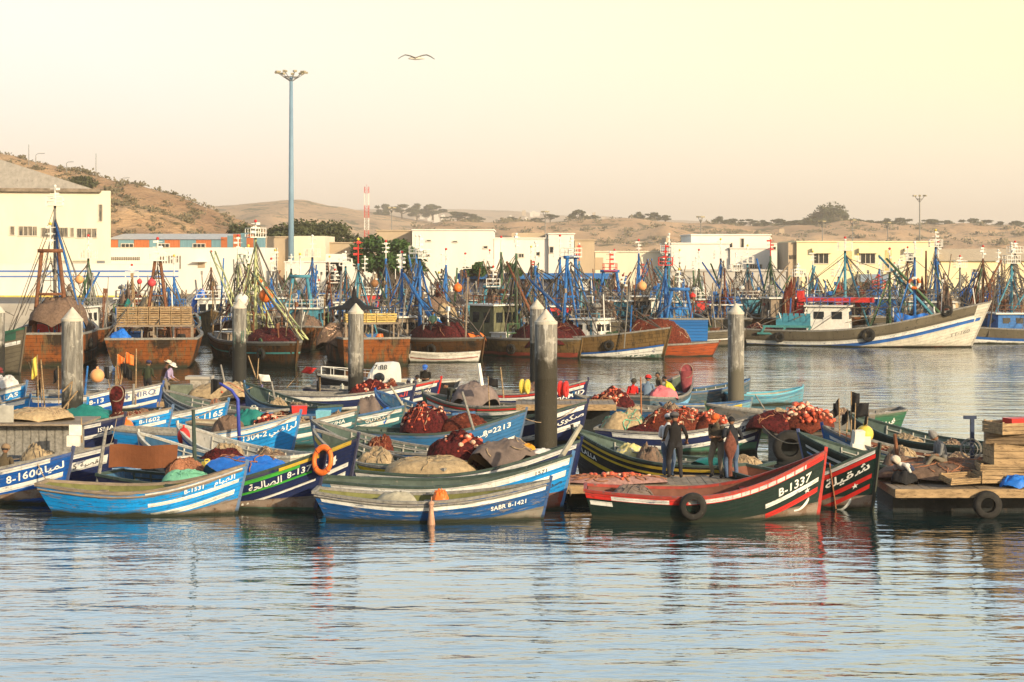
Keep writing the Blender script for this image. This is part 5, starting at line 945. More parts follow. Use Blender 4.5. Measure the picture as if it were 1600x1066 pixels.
def heap(label, cat, loc, rx, ry, hh, m, rz=0, seed=1, floats=None, ropes=None, name='net_heap', group=None, pw=2.2, rough=.22, fr=1.0, nf=60, nr=14, fsz=.05, flatz=.48):
    rd = random.Random(seed)
    if name == 'net_heap' and hh < 2.6 and loc[1] < 90: rx, ry, hh = rx * 1.12, ry * 1.1, hh * .84
    ropes = ropes or (m if name == 'net_heap' else None)
    def Z(x, y):
        r = (abs(x) ** pw + abs(y) ** pw) ** (1 / pw); b = max(0, 1 - r ** 2.4) ** flatz; p = Vector((x * 1.6 * fr + seed * 7.3, y * 1.6 * fr, seed))
        return hh * (b * (1 + rough * 1.6 * noise.noise(p)) + b * rough * .5 * noise.fractal(p * 3, .8, 2.1, 4))
    def P(i, j):
        r, a = i, j * 2 * math.pi; k = 1 + .16 * noise.noise(Vector((math.cos(a) * 1.3, math.sin(a) * 1.3, seed * 3.1)))
        x, y = math.cos(a) * r, math.sin(a) * r; z = Z(x, y)
        if name != 'tarpaulin': z += hh * .07 * noise.ridged_multi_fractal(Vector((x * 7, y * 7, seed)), .9, 2.1, 3, .9, 2) * (r < .98)
        return (x * rx * k, y * ry * k, max(0, z))
    mb = MB(); mb.grid(P, 22, 48); mb.add([P(1, j / 24) for j in range(24)][::-1], [tuple(range(24))]); o = mb.build(name, m, loc=loc, rz=rz, smooth=True); tag(o, label, cat, group)
    if ropes:
        mb = MB()
        for q in range(nr):
            x, y = rd.uniform(-.6, .6), rd.uniform(-.6, .6); a = rd.uniform(0, 6.28); pts = []
            for k in range(16):
                a += rd.uniform(-.75, .75); x += math.cos(a) * .085; y += math.sin(a) * .085
                if x * x + y * y > .9: break
                pts.append((x * rx, y * ry, Z(x, y) + .035))
            if len(pts) > 2: mb.tube(pts, .016, 5)
        if mb.v: mb.build('rope', ropes, o, True)
    if floats:
        mb = MB(); n = 0; tries = 0; prev = None
        while n < nf and tries < 60:
            tries += 1; x, y = rd.uniform(-.75, .75), rd.uniform(-.75, .55); a = rd.uniform(0, 6.28)
            ch = []
            for k in range(12):
                a += rd.uniform(-.5, .5); x += math.cos(a) * .13 * .9 / max(.5, rx); y += math.sin(a) * .13 * .9 / max(.5, ry)
                if x * x + y * y > .92 or n >= nf: break
                s = fsz * rd.uniform(.6, 1.35); M = Matrix.Rotation(a + rd.uniform(-.4, .4), 3, 'Z') @ Matrix.Rotation(rd.uniform(-.5, .5), 3, 'Y')
                mb.ball((x * rx, y * ry, Z(x, y) + s * .7), (s * 1.45, s, s), 7, 5, 1 if rd.random() < .25 else 0, M); n += 1; ch.append((x * rx, y * ry, Z(x, y) + s * .7))
            if len(ch) > 1: mb.tube(ch, .014, 4)
            if prev and ch: mb.tube([prev, ((prev[0] + ch[0][0]) / 2, (prev[1] + ch[0][1]) / 2, max(prev[2], ch[0][2]) + .02), ch[0]], .012, 4)
            if ch: prev = ch[-1]
        mb.build('float_line', [floats, FLOATP], o, True)
    return o
def tarp(label, loc, rx, ry, hh, m, rz=0, seed=1, cat='tarpaulin', pw=4, ropes=None): return heap(label, cat, loc, rx, ry, hh, m, rz, seed, None, ropes, 'tarpaulin', None, pw, .15, 1.0, nr=5, flatz=.4)
# ---------------------------------------------------------------- piles
def pile_mat(key, lim, dark=(.03, .03, .027), streak=.75):
    t = NT(key); v = t.coord('Object', (1, 1, 1)); z = t.n('ShaderNodeSeparateXYZ', {0: v}).outputs[2]; st_ = t.n('ShaderNodeMapping', {0: v, 3: (3.5, 3.5, .35)}).outputs[0]
    a = t.noise(st_, 1.6, 6, .7); b = t.noise(v, 2.5, 5, .65); f = t.noise(v, 22, 3)
    c = t.mix(t.step(a, .44, .56), (.14, .133, .12), (.27, .258, .228)); c = t.mix(t.step(b, .55, .60, 0, .6), c, (.44, .42, .37)); c = t.mix(t.step(t.noise(st_, 3.1, 4), .60, .66, 0, .7), c, (.09, .075, .055)); c = t.mix(t.math('MULTIPLY', t.step(z, 2.6, 4.6), t.step(t.noise(st_, 2.2, 5), .56, .60, 0, .8)), c, (.60, .58, .53)); c = t.mix(t.step(a, .54, .74, 0, streak), c, (.12, .09, .06))
    k = t.step(t.math('ADD', z, t.math('MULTIPLY', t.math('SUBTRACT', t.math('ADD', a, b), 1.0), 1.4)), lim + .35, lim - .15)
    c = t.mix(k, c, dark); c = t.mix(t.math('MULTIPLY', k, t.step(b, .6, .7, 0, .5)), c, (.09, .085, .07)); t.set(Base_Color=c, Roughness=t.step(k, 0, 1, .85, .55), Normal=t.bump(t.math('ADD', a, f), .02, .9)); t.b.inputs['Specular IOR Level'].default_value = .08; return t.m
PM1, PM2, PM3 = pile_mat('pile concrete', 1.55), pile_mat('pile concrete wet', 2.3), pile_mat('pile concrete stained', 3.0, (.045, .04, .03), .85)
CAPM = mat('pile cap', (.50, .46, .38), .8, .15, 4, (1, 1, 1), (.34, .19, .08), .62)
def pile(label, px, top, Y, dia, m, name='mooring_pile'):
    t = thing(name, label, 'mooring pile', (XP(px, Y), Y, 0), px * .1, 'concrete mooring piles'); zt = ZP(top, Y); r = dia / 2; zc = zt - dia * .62
    mb = MB(); mb.lathe([(r, -3), (r, 1.0), (r, zc * .55 - .02), (r * 1.012, zc * .55), (r * 1.012, zc * .55 + .05), (r, zc * .55 + .07), (r, zc)], 28); mb.build('shaft', m, t, True)
    mb = MB(); mb.lathe([(r * 1.03, zc - .04), (r * 1.03, zc + .05), (r * .9, zc + .08), (.02, zt), (0, zt)], 28); mb.build('pile_cap', CAPM, t); return t, r
pile('large grey pile at the left rising before the rust sterned trawler', 113, 480, 64.4, .78, PM1)
g, r = pile('grey pile with green letter graffiti before the turquoise lined trawler', 374, 467, 89.6, .73, PM2)
vs, fs = text_shape('H', .95, .03); mb = MB(); z0 = ZP(536, 89.6); g.rotation_euler.z = 0
mb.add([(r * 1.012 * math.sin((p.x - .34) / r), -r * 1.012 * math.cos((p.x - .34) / r), z0 + p.y * .9 + .15 * (p.x - .3)) for p in vs], fs); mb.build('graffiti_letter', mat('graffiti green', (.04, .11, .08), .7), g)
pile('grey pile with white cap before the rusty stern with yellow crates', 556, 474, 76.7, .69, PM1)
pile('large dark streaked pile in front, nearest of the twin central piles', 853, 483, 60.5, .79, PM3)
pile('paler pile partly hidden behind the large streaked central pile', 839, 468, 88, .72, PM2)
pile('grey pile with yellowish cap standing alone on the right', 1150, 474, 76.2, .71, pile_mat('pile concrete pale', 1.7, (.12, .11, .085), .5))
pile('pile cut by the left edge of the picture', -4, 474, 87, .72, PM2)
# ---------------------------------------------------------------- pontoons
def pontoon(label, x0, x1, y0, y1, z, rz=0, floats=True, name='pontoon', board=PLANK, th=.22):
    t = thing(name, label, 'pontoon', ((x0 + x1) / 2, (y0 + y1) / 2, 0), rz); W, D = x1 - x0, y1 - y0; rd = random.Random(int(x0 * 10)); n = int(W / .2)
    mb = MB()
    for k in range(n): mb.box((-W / 2 + (k + .5) * W / n, 0, z - .025 + rd.uniform(-.006, .006)), (W / n - .012, D - .26, .05))
    mb.build('deck_boards', WOOD, t)
    for s in (-1, 1): mb = MB(); mb.box((0, s * (D / 2 - .06), z - th / 2 + .02), (W, .12, th)); mb.build('edge_beam', board, t)
    for s in (-1, 1): mb = MB(); mb.box((s * (W / 2 - .06), 0, z - th / 2), (.12, D - .25, th - .04)); mb.build('end_beam', board, t)
    for k in range(max(2, int(W / 2.6))):
        x = -W / 2 + (k + .5) * W / max(2, int(W / 2.6)); mb = MB(); mb.box((x, .42, (z - th + .02 - .4) / 2), (W / max(2, int(W / 2.6)) - .35, D - 1.3, z - th + .02 + .4)); mb.build('shade_float_tank', mat('shade black float tank', (.010, .013, .015), .6, .4, 3, (1, 1, 1), (.03, .022, .018), .6), t)  # real floats enlarged and blackened to paint the shade under the deck
    mb = MB()
    for k in range(max(2, int(W / 2.6))): mb.bar((-W / 2 + .3 + k * 2.4, -D / 2 + .3, z - th), (-W / 2 + .3 + k * 2.4, D / 2 - .3, z - th), .14)
    mb.build('cross_beam', DARKWOOD, t); return t
pontoon('timber pontoon the four standing men share in the centre', 1.35, 6.55, 46.6, 48.85, .5)
pontoon('timber pontoon at the right with net heap and crates on it', 9.85, 17.5, 44.4, 47.7, .70)
pontoon('short timber pontoon behind the dark green boats carrying float nets', 8.75, 11.1, 57.0, 60.4, .75, board=DARKWOOD)
pontoon('timber platform around the central pile with coloured drums', .15, 3.9, 64.6, 66.9, 1.1)
pontoon('low concrete grey pontoon where two men in white hats work', -15.4, -12.0, 74.9, 78, .32)
# hut on the left pontoon
pontoon('left timber pontoon under the grey hut', -17.6, -13.3, 52.4, 55.2, .55)
t = thing('storage_hut', 'grey weathered plank hut with a flat board roof at the left', 'hut', (-15.2, 53.8, .55))
mb = MB(); mb.box((0, 0, .5), (3.3, 1.9, 1.0))
for k in range(14): mb.box((-1.6 + k * .245, -.965, .5), (.2, .035, .97))
mb.build('wall', GREYWOOD, t)
mb = MB(); mb.box((.15, -.2, 1.03), (4.0, 2.5, .06)); mb.build('roof', WOOD, t)
tag(MB.build((lambda m: (m.box((0, 0, .26), (1.55, .1, .52)), m)[1])(MB()), 'sheet_panel', mat('pale sheet', (.36, .35, .31), .7, .25, 3), loc=(-16.0, 52.75, 1.62)), 'pale grey sheet panel leaning on the hut roof', 'panel')
heap('tan net bundle with rope coils lying on the hut roof', 'net heap', (-14.6, 53.5, 1.61), .95, .6, .42, NETTAN, .2, 11, None, ROPE, nr=20)
heap('flat brown canvas sheet spread on the hut roof edge', 'canvas', (-15.6, 53.9, 1.615), 1.0, .9, .22, mat('brown canvas', (.22, .16, .11), .85), .1, 12, name='canvas_sheet')
# concrete block and table on the far left pontoon
t = thing('concrete_block', 'grey concrete block with an overhanging slab by the white hatted men', 'block', (XP(313, 77), 77.2, .32))
mb = MB(); mb.box((0, 0, .42), (.85, .7, .84)); mb.build('base', CONC, t); mb = MB(); mb.box((-.06, 0, .91), (1.15, .9, .13)); mb.build('top_slab', CONC, t)
tag(MB.build((lambda m: (m.box((0, 0, .35), (1.0, .5, .7), tp=.9), m)[1])(MB()), 'fish_tub', mat('grey green tub', (.14, .16, .12), .7, .3, 4), loc=(XP(283, 75.6), 75.7, .32)), 'grey green fish tub beside the concrete block', 'tub')
# ---------------------------------------------------------------- cargo on the boats
G1 = 'dark red nets with floats heaped on the boats'
p = onb((F2, H2, F2.location, F2.rotation_euler.z), .0)
def bt(t, h): return (t, h, t.location.copy(), t.rotation_euler.z)
B1, B2, B3, B4, B5, B6, B7, B8 = [bt(*q) for q in ((F1, H1), (F2, H2), (F3, H3), (F4, H4), (F5, H5), (F6, H6), (F7, H7), (F8, H8))]
tarp('bright blue tarpaulin bundle tied with cord on the green striped boat', onb(B2, .68, .1, .55), 1.5, .58, .80, BLUET, B2[3], 3, ropes=ROPER)
o = MB(); o.grid(lambda i, j: (-.95 + 1.9 * i, -.02 + .06 * math.sin(i * 7) + .1 * j, .62 * j + .02 * math.sin(i * 9)), 16, 6)
o = o.build('canvas_board', BROWNT, loc=onb(B2, .16, -.2, .92), rz=R(-6)); o.modifiers.new('thick', 'SOLIDIFY').thickness = .05; tag(o, 'flat rust brown canvas board propped up in the lifebuoy boat', 'canvas')
heap('tangle of brown red rope beside the rust brown canvas board', 'rope heap', onb(B2, .34, .2, .55), .6, .5, .55, ROPER, 0, 21, None, ROPER, 'rope_heap', nr=60)
heap('tangle of pale green rope in front of the brown red rope', 'rope heap', onb(B2, .42, -.35, .62), .7, .35, .3, mat('green rope', (.16, .42, .28), .8), 0, 22, None, mat('green rope'), 'rope_heap', nr=40)
tarp('brown grey tarpaulin covering a hump on the navy boat by the central pile', onb(B6, .72, 0, .45), 1.05, .72, .95, GREYT, B6[3], 5, ropes=ROPE)
heap('smooth tan net heap beside the brown grey tarpaulin', 'net heap', onb(B6, .40, -.15, .4), 1.25, .75, .62, NETTAN, B6[3], 6, rough=.1)
heap('maroon net heap strung with pink floats behind the tan heap', 'net heap', onb(B6, .50, .55, .4), .92, .55, 1.28, NETRED, B6[3], 7, FLOATR, None, group=G1, nf=40, fsz=.06)
heap('small orange plastic net ball in the olive rowing boat', 'net bag', onb(B4, .52, .35, .35), .22, .18, .3, ORANGE, 0, 8, name='net_bag', fr=3)
heap('pale grey cloth sack slumped in the olive rowing boat', 'sack', onb(B4, .32, .1, .13), .6, .4, .5, mat('pale sack', (.30, .28, .22), .9), 0, 9, name='sack', rough=.1)
heap('yellow orange cloth on top of the brown grey tarpaulin', 'cloth', onb(B6, .80, .15, 1.12), .32, .25, .2, mat('marigold cloth', (.55, .24, .02), .8), 0, 12, name='cloth', fr=2)
heap('white cloth beside the yellow orange cloth', 'cloth', onb(B6, .88, .1, 1.05), .35, .22, .14, mat('white cloth', (.6, .58, .55), .8), .3, 13, name='cloth', fr=2)
heap('red net heap covered in red floats right behind the navy lettered boat', 'net heap', onb(S15, .40, .35, .3), .80, .55, 1.28, NETRED, 0, 14, FLOATR, ROPE, group=G1, nf=80, nr=8)
heap('smooth rust red net dome right of the red float net', 'net heap', onb(S15, .67, .3, .3), .85, .6, 1.0, NETRUST, 0, 15, None, ROPER, rough=.1, nr=8)
heap('red float net heap at the left of the two standing men', 'net heap', onb(S22, .46, .2, .3), 1.15, .65, 1.2, NETRUST, 0, 16, FLOATR, ROPE, group=G1, nf=80, nr=26)
heap('red float net heap to the right of the black sweater man', 'net heap', onb(S22, .70, .25, .3), .62, .5, 1.1, NETRUST, 0, 17, FLOATR, ROPER, group=G1, nf=80)
heap('tan and green net hump left of the float net heap behind the black boat', 'net heap', onb(S22, .13, .1, .35), .8, .6, 1.0, NETTAN, 0, 18, None, mat('green rope'), nr=18)
heap('low dark red net strip between the tan hump and float net', 'net heap', onb(S22, .29, -.3, .35), .9, .45, .55, NETRED, 0, 19)
heap('big heap of bright red and cream floats on the short pontoon', 'net heap', (XP(1262, 58.3), 58.3, .75), .82, .7, .92, NETRUST, 0, 20, FLOATR, None, group=G1, nf=100, fsz=.07)
heap('smooth dark red net heap left of the bright float heap', 'net heap', (XP(1212, 58.3), 58.5, .75), .85, .7, .72, NETRED, 0, 23, None, ROPER)
heap('dark red float net heap on the boat right of the name lettered bow', 'net heap', onb(S30, .74, .0, .3), .85, .5, 1.05, NETRED, R(-10), 24, FLOATR, ROPER, group=G1, nf=70, nr=18)
heap('red float net heap in the boat right behind the second pile', 'net heap', onb(S18, .72, .1, .3), .95, .55, .95, NETRED, 0, 25, FLOATR, None, group=G1, nf=60)
heap('grey cloth bundle standing in the teal boat', 'bundle', onb(S14, .80, 0, .35), .5, .45, 1.05, GREYT, 0, 26, name='cloth_bundle', rough=.12, pw=4)
tarp('blue crumpled plastic sheet right of the grey cloth bundle', onb(S14, .91, 0, .5), .35, .3, .55, BLUET, 0, 27)
tarp('teal green tarpaulin bundle on the white starred boat', onb(S3, .50, .1, .4), 1.15, .55, .78, TEAL, S3[3], 28)
heap('red brown net with rope beside the teal tarpaulin', 'net heap', onb(S3, .76, 0, .4), .75, .55, .75, NETRUST, 0, 29, None, ROPE, nr=24)
tarp('teal green tarpaulin in the sky blue boat', onb(S5, .73, .5, .4), .75, .45, 1.0, TEAL, S5[3], 30)
heap('dark red net with floats right of the teal tarpaulin in the sky blue boat', 'net heap', onb(S5, .85, .15, .5), .5, .42, .85, NETRED, 0, 31, FLOATR, None, group=G1, nf=40)
heap('brown red net dome hanging behind the blue davit pole', 'net heap', onb(S5, .63, -.1, .3), .58, .5, 1.0, NETBROWN, 0, 32, None, ROPE, nr=12)
heap('dark red net lump between the blue tarpaulin and the pale grey boat', 'net heap', onb(SV, .3, .0, .2), .75, .5, .7, NETRED, 0, 33)
heap('rust and pale nets with rope in the teal boat with the red crate', 'net heap', onb(S13, .55, .1, .4), .95, .6, .7, NETRUST, 0, 34, FLOATP, ROPE, nf=20, nr=24)
o = MB(); o.box((0, 0, .15), (.5, .36, .3), tp=1.1); tag(o.build('plastic_crate', RED, loc=onb(S13, .66, .1, 1.08), rz=.2), 'red plastic crate on the nets of the teal boat', 'crate')
o = MB(); o.box((0, 0, .14), (.45, .3, .28), tp=1.1); tag(o.build('plastic_crate', mat('light blue plastic', (.18, .45, .55), .5), loc=onb(S13, .82, .1, .95), rz=-.1), 'light blue plastic crate near the bow of the teal boat', 'crate')
heap('tan net with dark red patch beside the concrete block', 'net heap', (XP(345, 75.5), 75.6, .32), 1.35, .6, .9, NETTAN, 0, 35, FLOATR, ROPE, nf=20)
heap('rolled grey bundle tied twice in the green boat behind the white post', 'bundle', onb(S20b, .5, 0, .3), 1.0, .6, 1.15, mat('mauve grey cloth', (.20, .155, .14), .9), 0, 36, None, ROPE, 'cloth_bundle', nr=4, rough=.08, pw=3)
heap('pink net mound with orange floats along the centre pontoon edge', 'net heap', (2.75, 47.2, .5), 1.4, .4, .24, mat('pink grey net', (.30, .17, .15), .9, .4, 9), 0, 37, FLOATR, ROPER, nf=30, nr=30)
heap('pale blue and yellow cloth lump in the black and yellow boat', 'cloth', onb(S21, .74, -.3, .5), .55, .35, .4, mat('pale yellow cloth', (.55, .47, .2), .85, .3, 3, (1, 1, 1), (.35, .4, .55), .55), 0, 38, name='cloth')
tarp('teal green net roll in the black and yellow boat behind the standing men', onb(S21, .22, -.2, .42), 1.0, .35, .32, TEAL, S21[3], 39)
heap('tan coiled rope heap near the stern of the black and yellow boat', 'rope heap', onb(S21, .06, .1, .5), .5, .4, .35, NETTAN, 0, 40, None, ROPE, 'rope_heap', nr=20)
heap('brown net heap the grey shirted man sits on', 'net heap', (12.0, 46.4, .70), 2.0, .95, .62, NETBROWN, 0, 41, None, ROPER, nr=34, rough=.14)
heap('dark green bucket shaped net bag at the pontoon corner', 'net bag', (10.35, 45.6, .70), .35, .3, .32, BLACK, 0, 42, name='net_bag')
heap('cream canvas bundle at the left edge in the striped boat', 'canvas', onb(S9, .62, 0, .4), .9, .6, .95, mat('cream canvas', (.50, .42, .32), .85, .15, 3), 0, 43, name='canvas_bundle', rough=.08)
heap('red brown net with bright floats between the hill of boats and black flags', 'net heap', onb(S27, .74, 0, .4), .6, .4, .45, NETRUST, 0, 44, None, ROPE, nr=16)
heap('dark rope coil in the bow of the red and white striped boat', 'rope heap', onb(B8, .55, 0, .3), .6, .4, .4, LINE, 0, 45, None, ROPE, 'rope_heap', nr=14)
heap('grey net lump at the stern of the tyre boat', 'net heap', onb(B7, .18, .2, .3), .5, .4, .5, GREYT, 0, 46)
heap('pink plastic sheet in the boat with four people', 'plastic sheet', onb(S23, .30, -.45, .5), .6, .5, .5, mat('pink plastic', (.62, .16, .18), .5), 0, 47, name='plastic_sheet')
# red nets and covers on the trawlers
def ont(k, x, y, z=None):
    t, h, zd = TR[k]; a = t.rotation_euler.z; return Vector((t.location.x + math.cos(a) * x - math.sin(a) * y, t.location.y + math.sin(a) * x + math.cos(a) * y, zd if z is None else z))
heap('dark red net pile on the turquoise lined trawler', 'net heap', ont(3, 2.0, 0), 2.6, 1.6, 1.35, NETRED, TR[3][0].rotation_euler.z, 51, None, ROPER)
heap('dark red net pile on the brown trawler with the orange cover', 'net heap', ont(5, 1.2, -.2), 2.8, 1.4, 1.5, NETRED, TR[5][0].rotation_euler.z, 52, None, ROPER)
heap('dark red net pile on the trawler with the white railed bridge', 'net heap', ont(6, 2.2, -.1), 2.6, 1.5, 1.3, NETRED, TR[6][0].rotation_euler.z, 53, None, ROPER)
heap('dark red net pile on the ochre trawler with the blue stripe', 'net heap', ont(7, -1.5, -.4), 3.2, 1.4, 1.5, NETRED, TR[7][0].rotation_euler.z, 54, None, ROPER)
heap('brown and tan net pile filling the rust red skiff', 'net heap', ont(8, -.4, 0), 2.3, 1.1, 1.65, NETRUST, TR[8][0].rotation_euler.z, 55, None, ROPE, nr=40)
heap('brown net draped over the cabin of the rust sterned trawler', 'net heap', ont(1, -4.6, -.5, 2.3), 1.7, 1.5, 1.6, NETBROWN, 0, 56, None, ROPE, nr=16)
tarp('bright orange cover on the deck of the brown trawler', ont(5, 3.0, 1.2), .9, .5, .95, ORANGE, .1, 57)
tarp('blue sheet bundle at the stern of the crate laden trawler', ont(2, -5.4, 1.9), .8, .6, 1.2, BLUET, 0, 58)
heap('pale crab pots and cord piled on the bow of the parasol trawler', 'net heap', ont(4, -4.2, 1.7), 1.6, .6, 1.5, NETBROWN, 0, 59, FLOATP, ROPE, nf=50, nr=30)
heap('dark red nets spread along the stern of the large white trawler', 'net heap', Vector((TB.location.x - 7.0, TB.location.y + 1.6, zB)), 1.3, 1.2, .7, NETRED, R(-10), 60, FLOATP, ROPER, nf=30)
# crates on the trawlers
for k, (cx, cols_, rws, lab, m) in enumerate(((2, 7, 4, 'weathered wooden fish crate stacked in rows on the rusty trawler stern', PLANK), (4, 5, 2, 'yellow wooden fish crate stacked on the parasol trawler', mat('yellow crate', (.50, .36, .12), .75, .25, 3)))):
    tt, hh_, zd = TR[cx]; zs = (2.45, 2.55)[k]; th = tt.rotation_euler.z
    pl = MB(); wd = cols_ * .64; pl.box((0, 0, zs - .05), (1.8, wd + .2, .1))
    for y in (-1, 0, 1):
        for x in (-.8, .8): pl.bar((x, y * wd / 2, zd), (x, y * wd / 2, zs - .1), .1)
    xo = (-4.4, -4.2)[k]
    o = pl.build('crate_rack', WOOD, tt); o.location = (xo, 0, 0)
    for c_ in range(cols_):
        for r_ in range(rws):
            for d_ in range(2): put('fish_crate', lab, 'crate', ont(cx, xo - .25 + d_ * .5, (c_ - (cols_ - 1) / 2) * .64, zs + r_ * .275), th + R(90) + random.uniform(-.05, .05), m if k else None, group='wooden fish crates stacked on the trawlers')
# parasol roof
t = thing('parasol', 'black tiered parasol roof over the yellow crates', 'parasol', ont(4, -3.0, .8, TR[4][2])); z0 = ZP(480, 107) - TR[4][2]
mb = MB(); mb.tube([(0, 0, 0), (0, 0, z0 + .1)], .06, 8); mb.build('pole', STEELY, t)
mb = MB(); mb.lathe([(1.55, z0 - .12), (1.5, z0 - .02), (.7, z0 + .16), (.35, z0 + .5), (.16, z0 + .62), (.06, z0 + 1.3), (0, z0 + 1.3)], 16); mb.build('canopy', BLACK, t, True)
CLUT = [('brown net heap', NETBROWN), ('rust red net heap', NETRUST), ('tan net heap', NETTAN), ('grey cloth bundle', GREYT), ('blue tarp bundle', BLUET), ('dark net heap', LINE), ('teal net heap', TEAL), ('orange cover', ORANGE), ('pale cloth bundle', WHITE)]
for i, (px, Y, mc, th) in enumerate(BACK):
    rd = random.Random(900 + i)
    for q in range(4):
        c, m = rd.choice(CLUT[:6] if rd.random() < .8 else CLUT); a = R(th); l = rd.uniform(-4.6, 3.8); tall = q == 3; x, y = XP(px, Y) + math.cos(a) * l + rd.uniform(-1, 1), Y + math.sin(a) * l
        if tall: heap(f'net bundle hoisted on {mc} masted trawler before the {mark(px)}', 'net heap', (x, y, .9), rd.uniform(.5, 1.0), rd.uniform(.5, 1.0), rd.uniform(1.4, 2.6), rd.choice((NETBROWN, NETRUST, GREYT, NETBROWN)), 0, 300 + i * 5 + q, None, ROPE, 'hoisted_net', 'nets and covers aboard the far trawlers', 2.4, .55, 1.6, flatz=.5)
        else: heap(f'{c} aboard {mc} masted trawler before the {mark(px)}', 'net heap' if 'net' in c else 'cover', (x, y, 1.1), rd.uniform(.7, 1.5), rd.uniform(.6, 1.3), rd.uniform(1.0, 2.3), m, rd.uniform(0, 3), 300 + i * 5 + q, FLOATP if rd.random() < .3 else None, ROPE if rd.random() < .5 else None, 'net_heap' if 'net' in c else 'cover', 'nets and covers aboard the far trawlers', nf=24)
# barrels, buoys, drums and other bits over the fleet
bc = [('blue', BLUET), ('orange', ORANGE), ('white', STEELW), ('faded yellow', YELLOW), ('black', RUBBER)]
for k in (0, 1, 2, 3, 4, 5, 6, 7, 9, 10):
    for q in range(3):
        c, m = bc[(k + q * 2) % 5]; hl = ('green bowed', 'rust sterned', 'crate laden', 'turquoise lined', 'parasol', 'orange covered', 'white railed bridge', 'ochre blue striped', '', 'blue sterned', 'grey low')[k]
        TL = TR[k][1]; put('barrel', f'{c} plastic drum on the deck of the {hl} trawler', 'drum', ont(k, TL.L * (-.36 + .3 * q) * (1 if k in (1, 2, 4, 9) else .8), (-1) ** q * TL.B * .26), 0, m, .9, 'plastic drums on the trawlers')
for px, py, Y, c, m, sc, lb in ((402, 437, 118, 'o', ORANGE, 1.3, 'orange float on the pale green mast trawler'), (416, 462, 108, 'o', ORANGE, 1.5, 'large orange float above the red nets of the turquoise lined trawler'), (378, 470, 108, 'w', STEELW, 1.5, 'large white float beside the pile with graffiti'), (237, 442, 105, 'r', mat('pink red float', (.55, .06, .07), .45), .85, 'red float hung inside the pyramid mast'), (218, 440, 105, 'r', mat('pink red float'), .55, 'small red float left of the pyramid mast'), (124, 437, 108, 'c', CORK, .9, 'small tan float on the stay of the tallest trawler mast'), (585, 443, 112, 'b', mat('brown float', (.25, .12, .05), .6), .9, 'brown float hung beside the black parasol roof'), (1003, 447, 119, 'o', CORK, 1.1, 'tan barrel float on the blue mast above the blue stern'), (1082, 463, 123, 'r', RED, .8, 'red float beside the blue stern trawler mast'), (715, 450, 114, 'o', ORANGE, 1.0, 'orange float hanging on the blue masts of the brown trawler')):
    put('float_buoy', lb, 'buoy', atY(px, py, Y) - Vector((0, 0, .3 * sc)), 0, m, sc, 'floats hanging on the trawlers')
for x, z, sc, lb in ((5.9, 2.85, 1.1, 'black tyre fender at the bow of the large white trawler'), (.9, 1.1, 1.35, 'black tyre fender amidships on the large white trawler'), (-5.4, .85, 1.05, 'black tyre fender near the stern of the large white trawler')):
    u = x / HB.L + .5; q = HB.pt(u, z - .2, -1, .14); a = TB.rotation_euler.z
    put('tyre', lb, 'tyre', (TB.location.x + math.cos(a) * q.x - math.sin(a) * q.y, TB.location.y + math.sin(a) * q.x + math.cos(a) * q.y, z - .2), a, None, sc, 'tyre fenders')

for k, uu, lb in ((3, .55, 'first tyre fender on the turquoise lined trawler'), (3, .8, 'tyre fender near the bow of the turquoise lined trawler'), (5, .7, 'tyre fender on the brown trawler with the orange cover'), (6, .6, 'tyre fender amidships on the white railed bridge trawler'), (6, .85, 'tyre fender near the bow of the white railed bridge trawler'), (7, .5, 'tyre fender amidships on the ochre blue striped trawler'), (7, .75, 'tyre fender forward on the ochre blue striped trawler'), (1, .12, 'tyre fender on the flank of the rust sterned trawler'), (4, .1, 'tyre fender on the flank of the parasol trawler')):
    t, h, zd = TR[k]; q = h.pt(uu, h.sheer(uu) - .65, -1, .14); a = t.rotation_euler.z; p2 = h.pt(uu + .03, h.sheer(uu) - .65, -1, .14)
    put('tyre', lb, 'tyre', (t.location.x + math.cos(a) * q.x - math.sin(a) * q.y, t.location.y + math.sin(a) * q.x + math.cos(a) * q.y, q.z), a + math.atan2(p2.y - q.y, p2.x - q.x), None, .95, 'tyre fenders')
# ---------------------------------------------------------------- near fenders, buoys, flags, poles
def side_pt(b, u, z, off, side=-1):
    t, h, c, a = b; q = h.pt(u, z, side, off); return Vector((c.x + math.cos(a) * q.x - math.sin(a) * q.y, c.y + math.sin(a) * q.x + math.cos(a) * q.y, z))
q = side_pt(B7, .44, .42, .12); o = put('tyre', 'black tyre fender hung on the red railed dark green boat', 'tyre', q, B7[3], None, .96, 'tyre fenders')
put('tyre', 'black tyre fender hung on the right pontoon edge under the crates', 'tyre', (XP(1544, 44.2), 44.27, .34), 0, None, 1.0, 'tyre fenders')
put('tyre', 'tyre fender in shadow on the short pontoon below the float heap', 'tyre', (XP(1234, 56.8), 56.85, .40), 0, None, 1.55, 'tyre fenders')
mb = MB(); M = Matrix.Rotation(R(-24), 3, 'Z') @ Matrix.Rotation(R(80), 3, 'X') @ Matrix.Scale(1.32, 3, Vector((0, 1, 0)))
mb.torus((0, 0, 0), .25, .062, 28, 10, M=M)
o = thing('lifebuoy', 'orange lifebuoy hung round the bow post of the green striped boat', 'lifebuoy', side_pt(B2, .985, 1.42, .10) + Vector((.16, -.14, .0))); mb.build('ring', ORANGE, o, True)
mb = MB()
for k in range(4): a = R(45 + 90 * k); mb.torus(M @ Vector((.25 * math.cos(a), .25 * math.sin(a), 0)), .068, .010, 12, 5, M=M @ Matrix.Rotation(a, 3, 'Z') @ Matrix.Rotation(R(90), 3, 'X'))
mb.build('grab_rope', mat('dark red cord', (.30, .05, .03), .7), o, True)
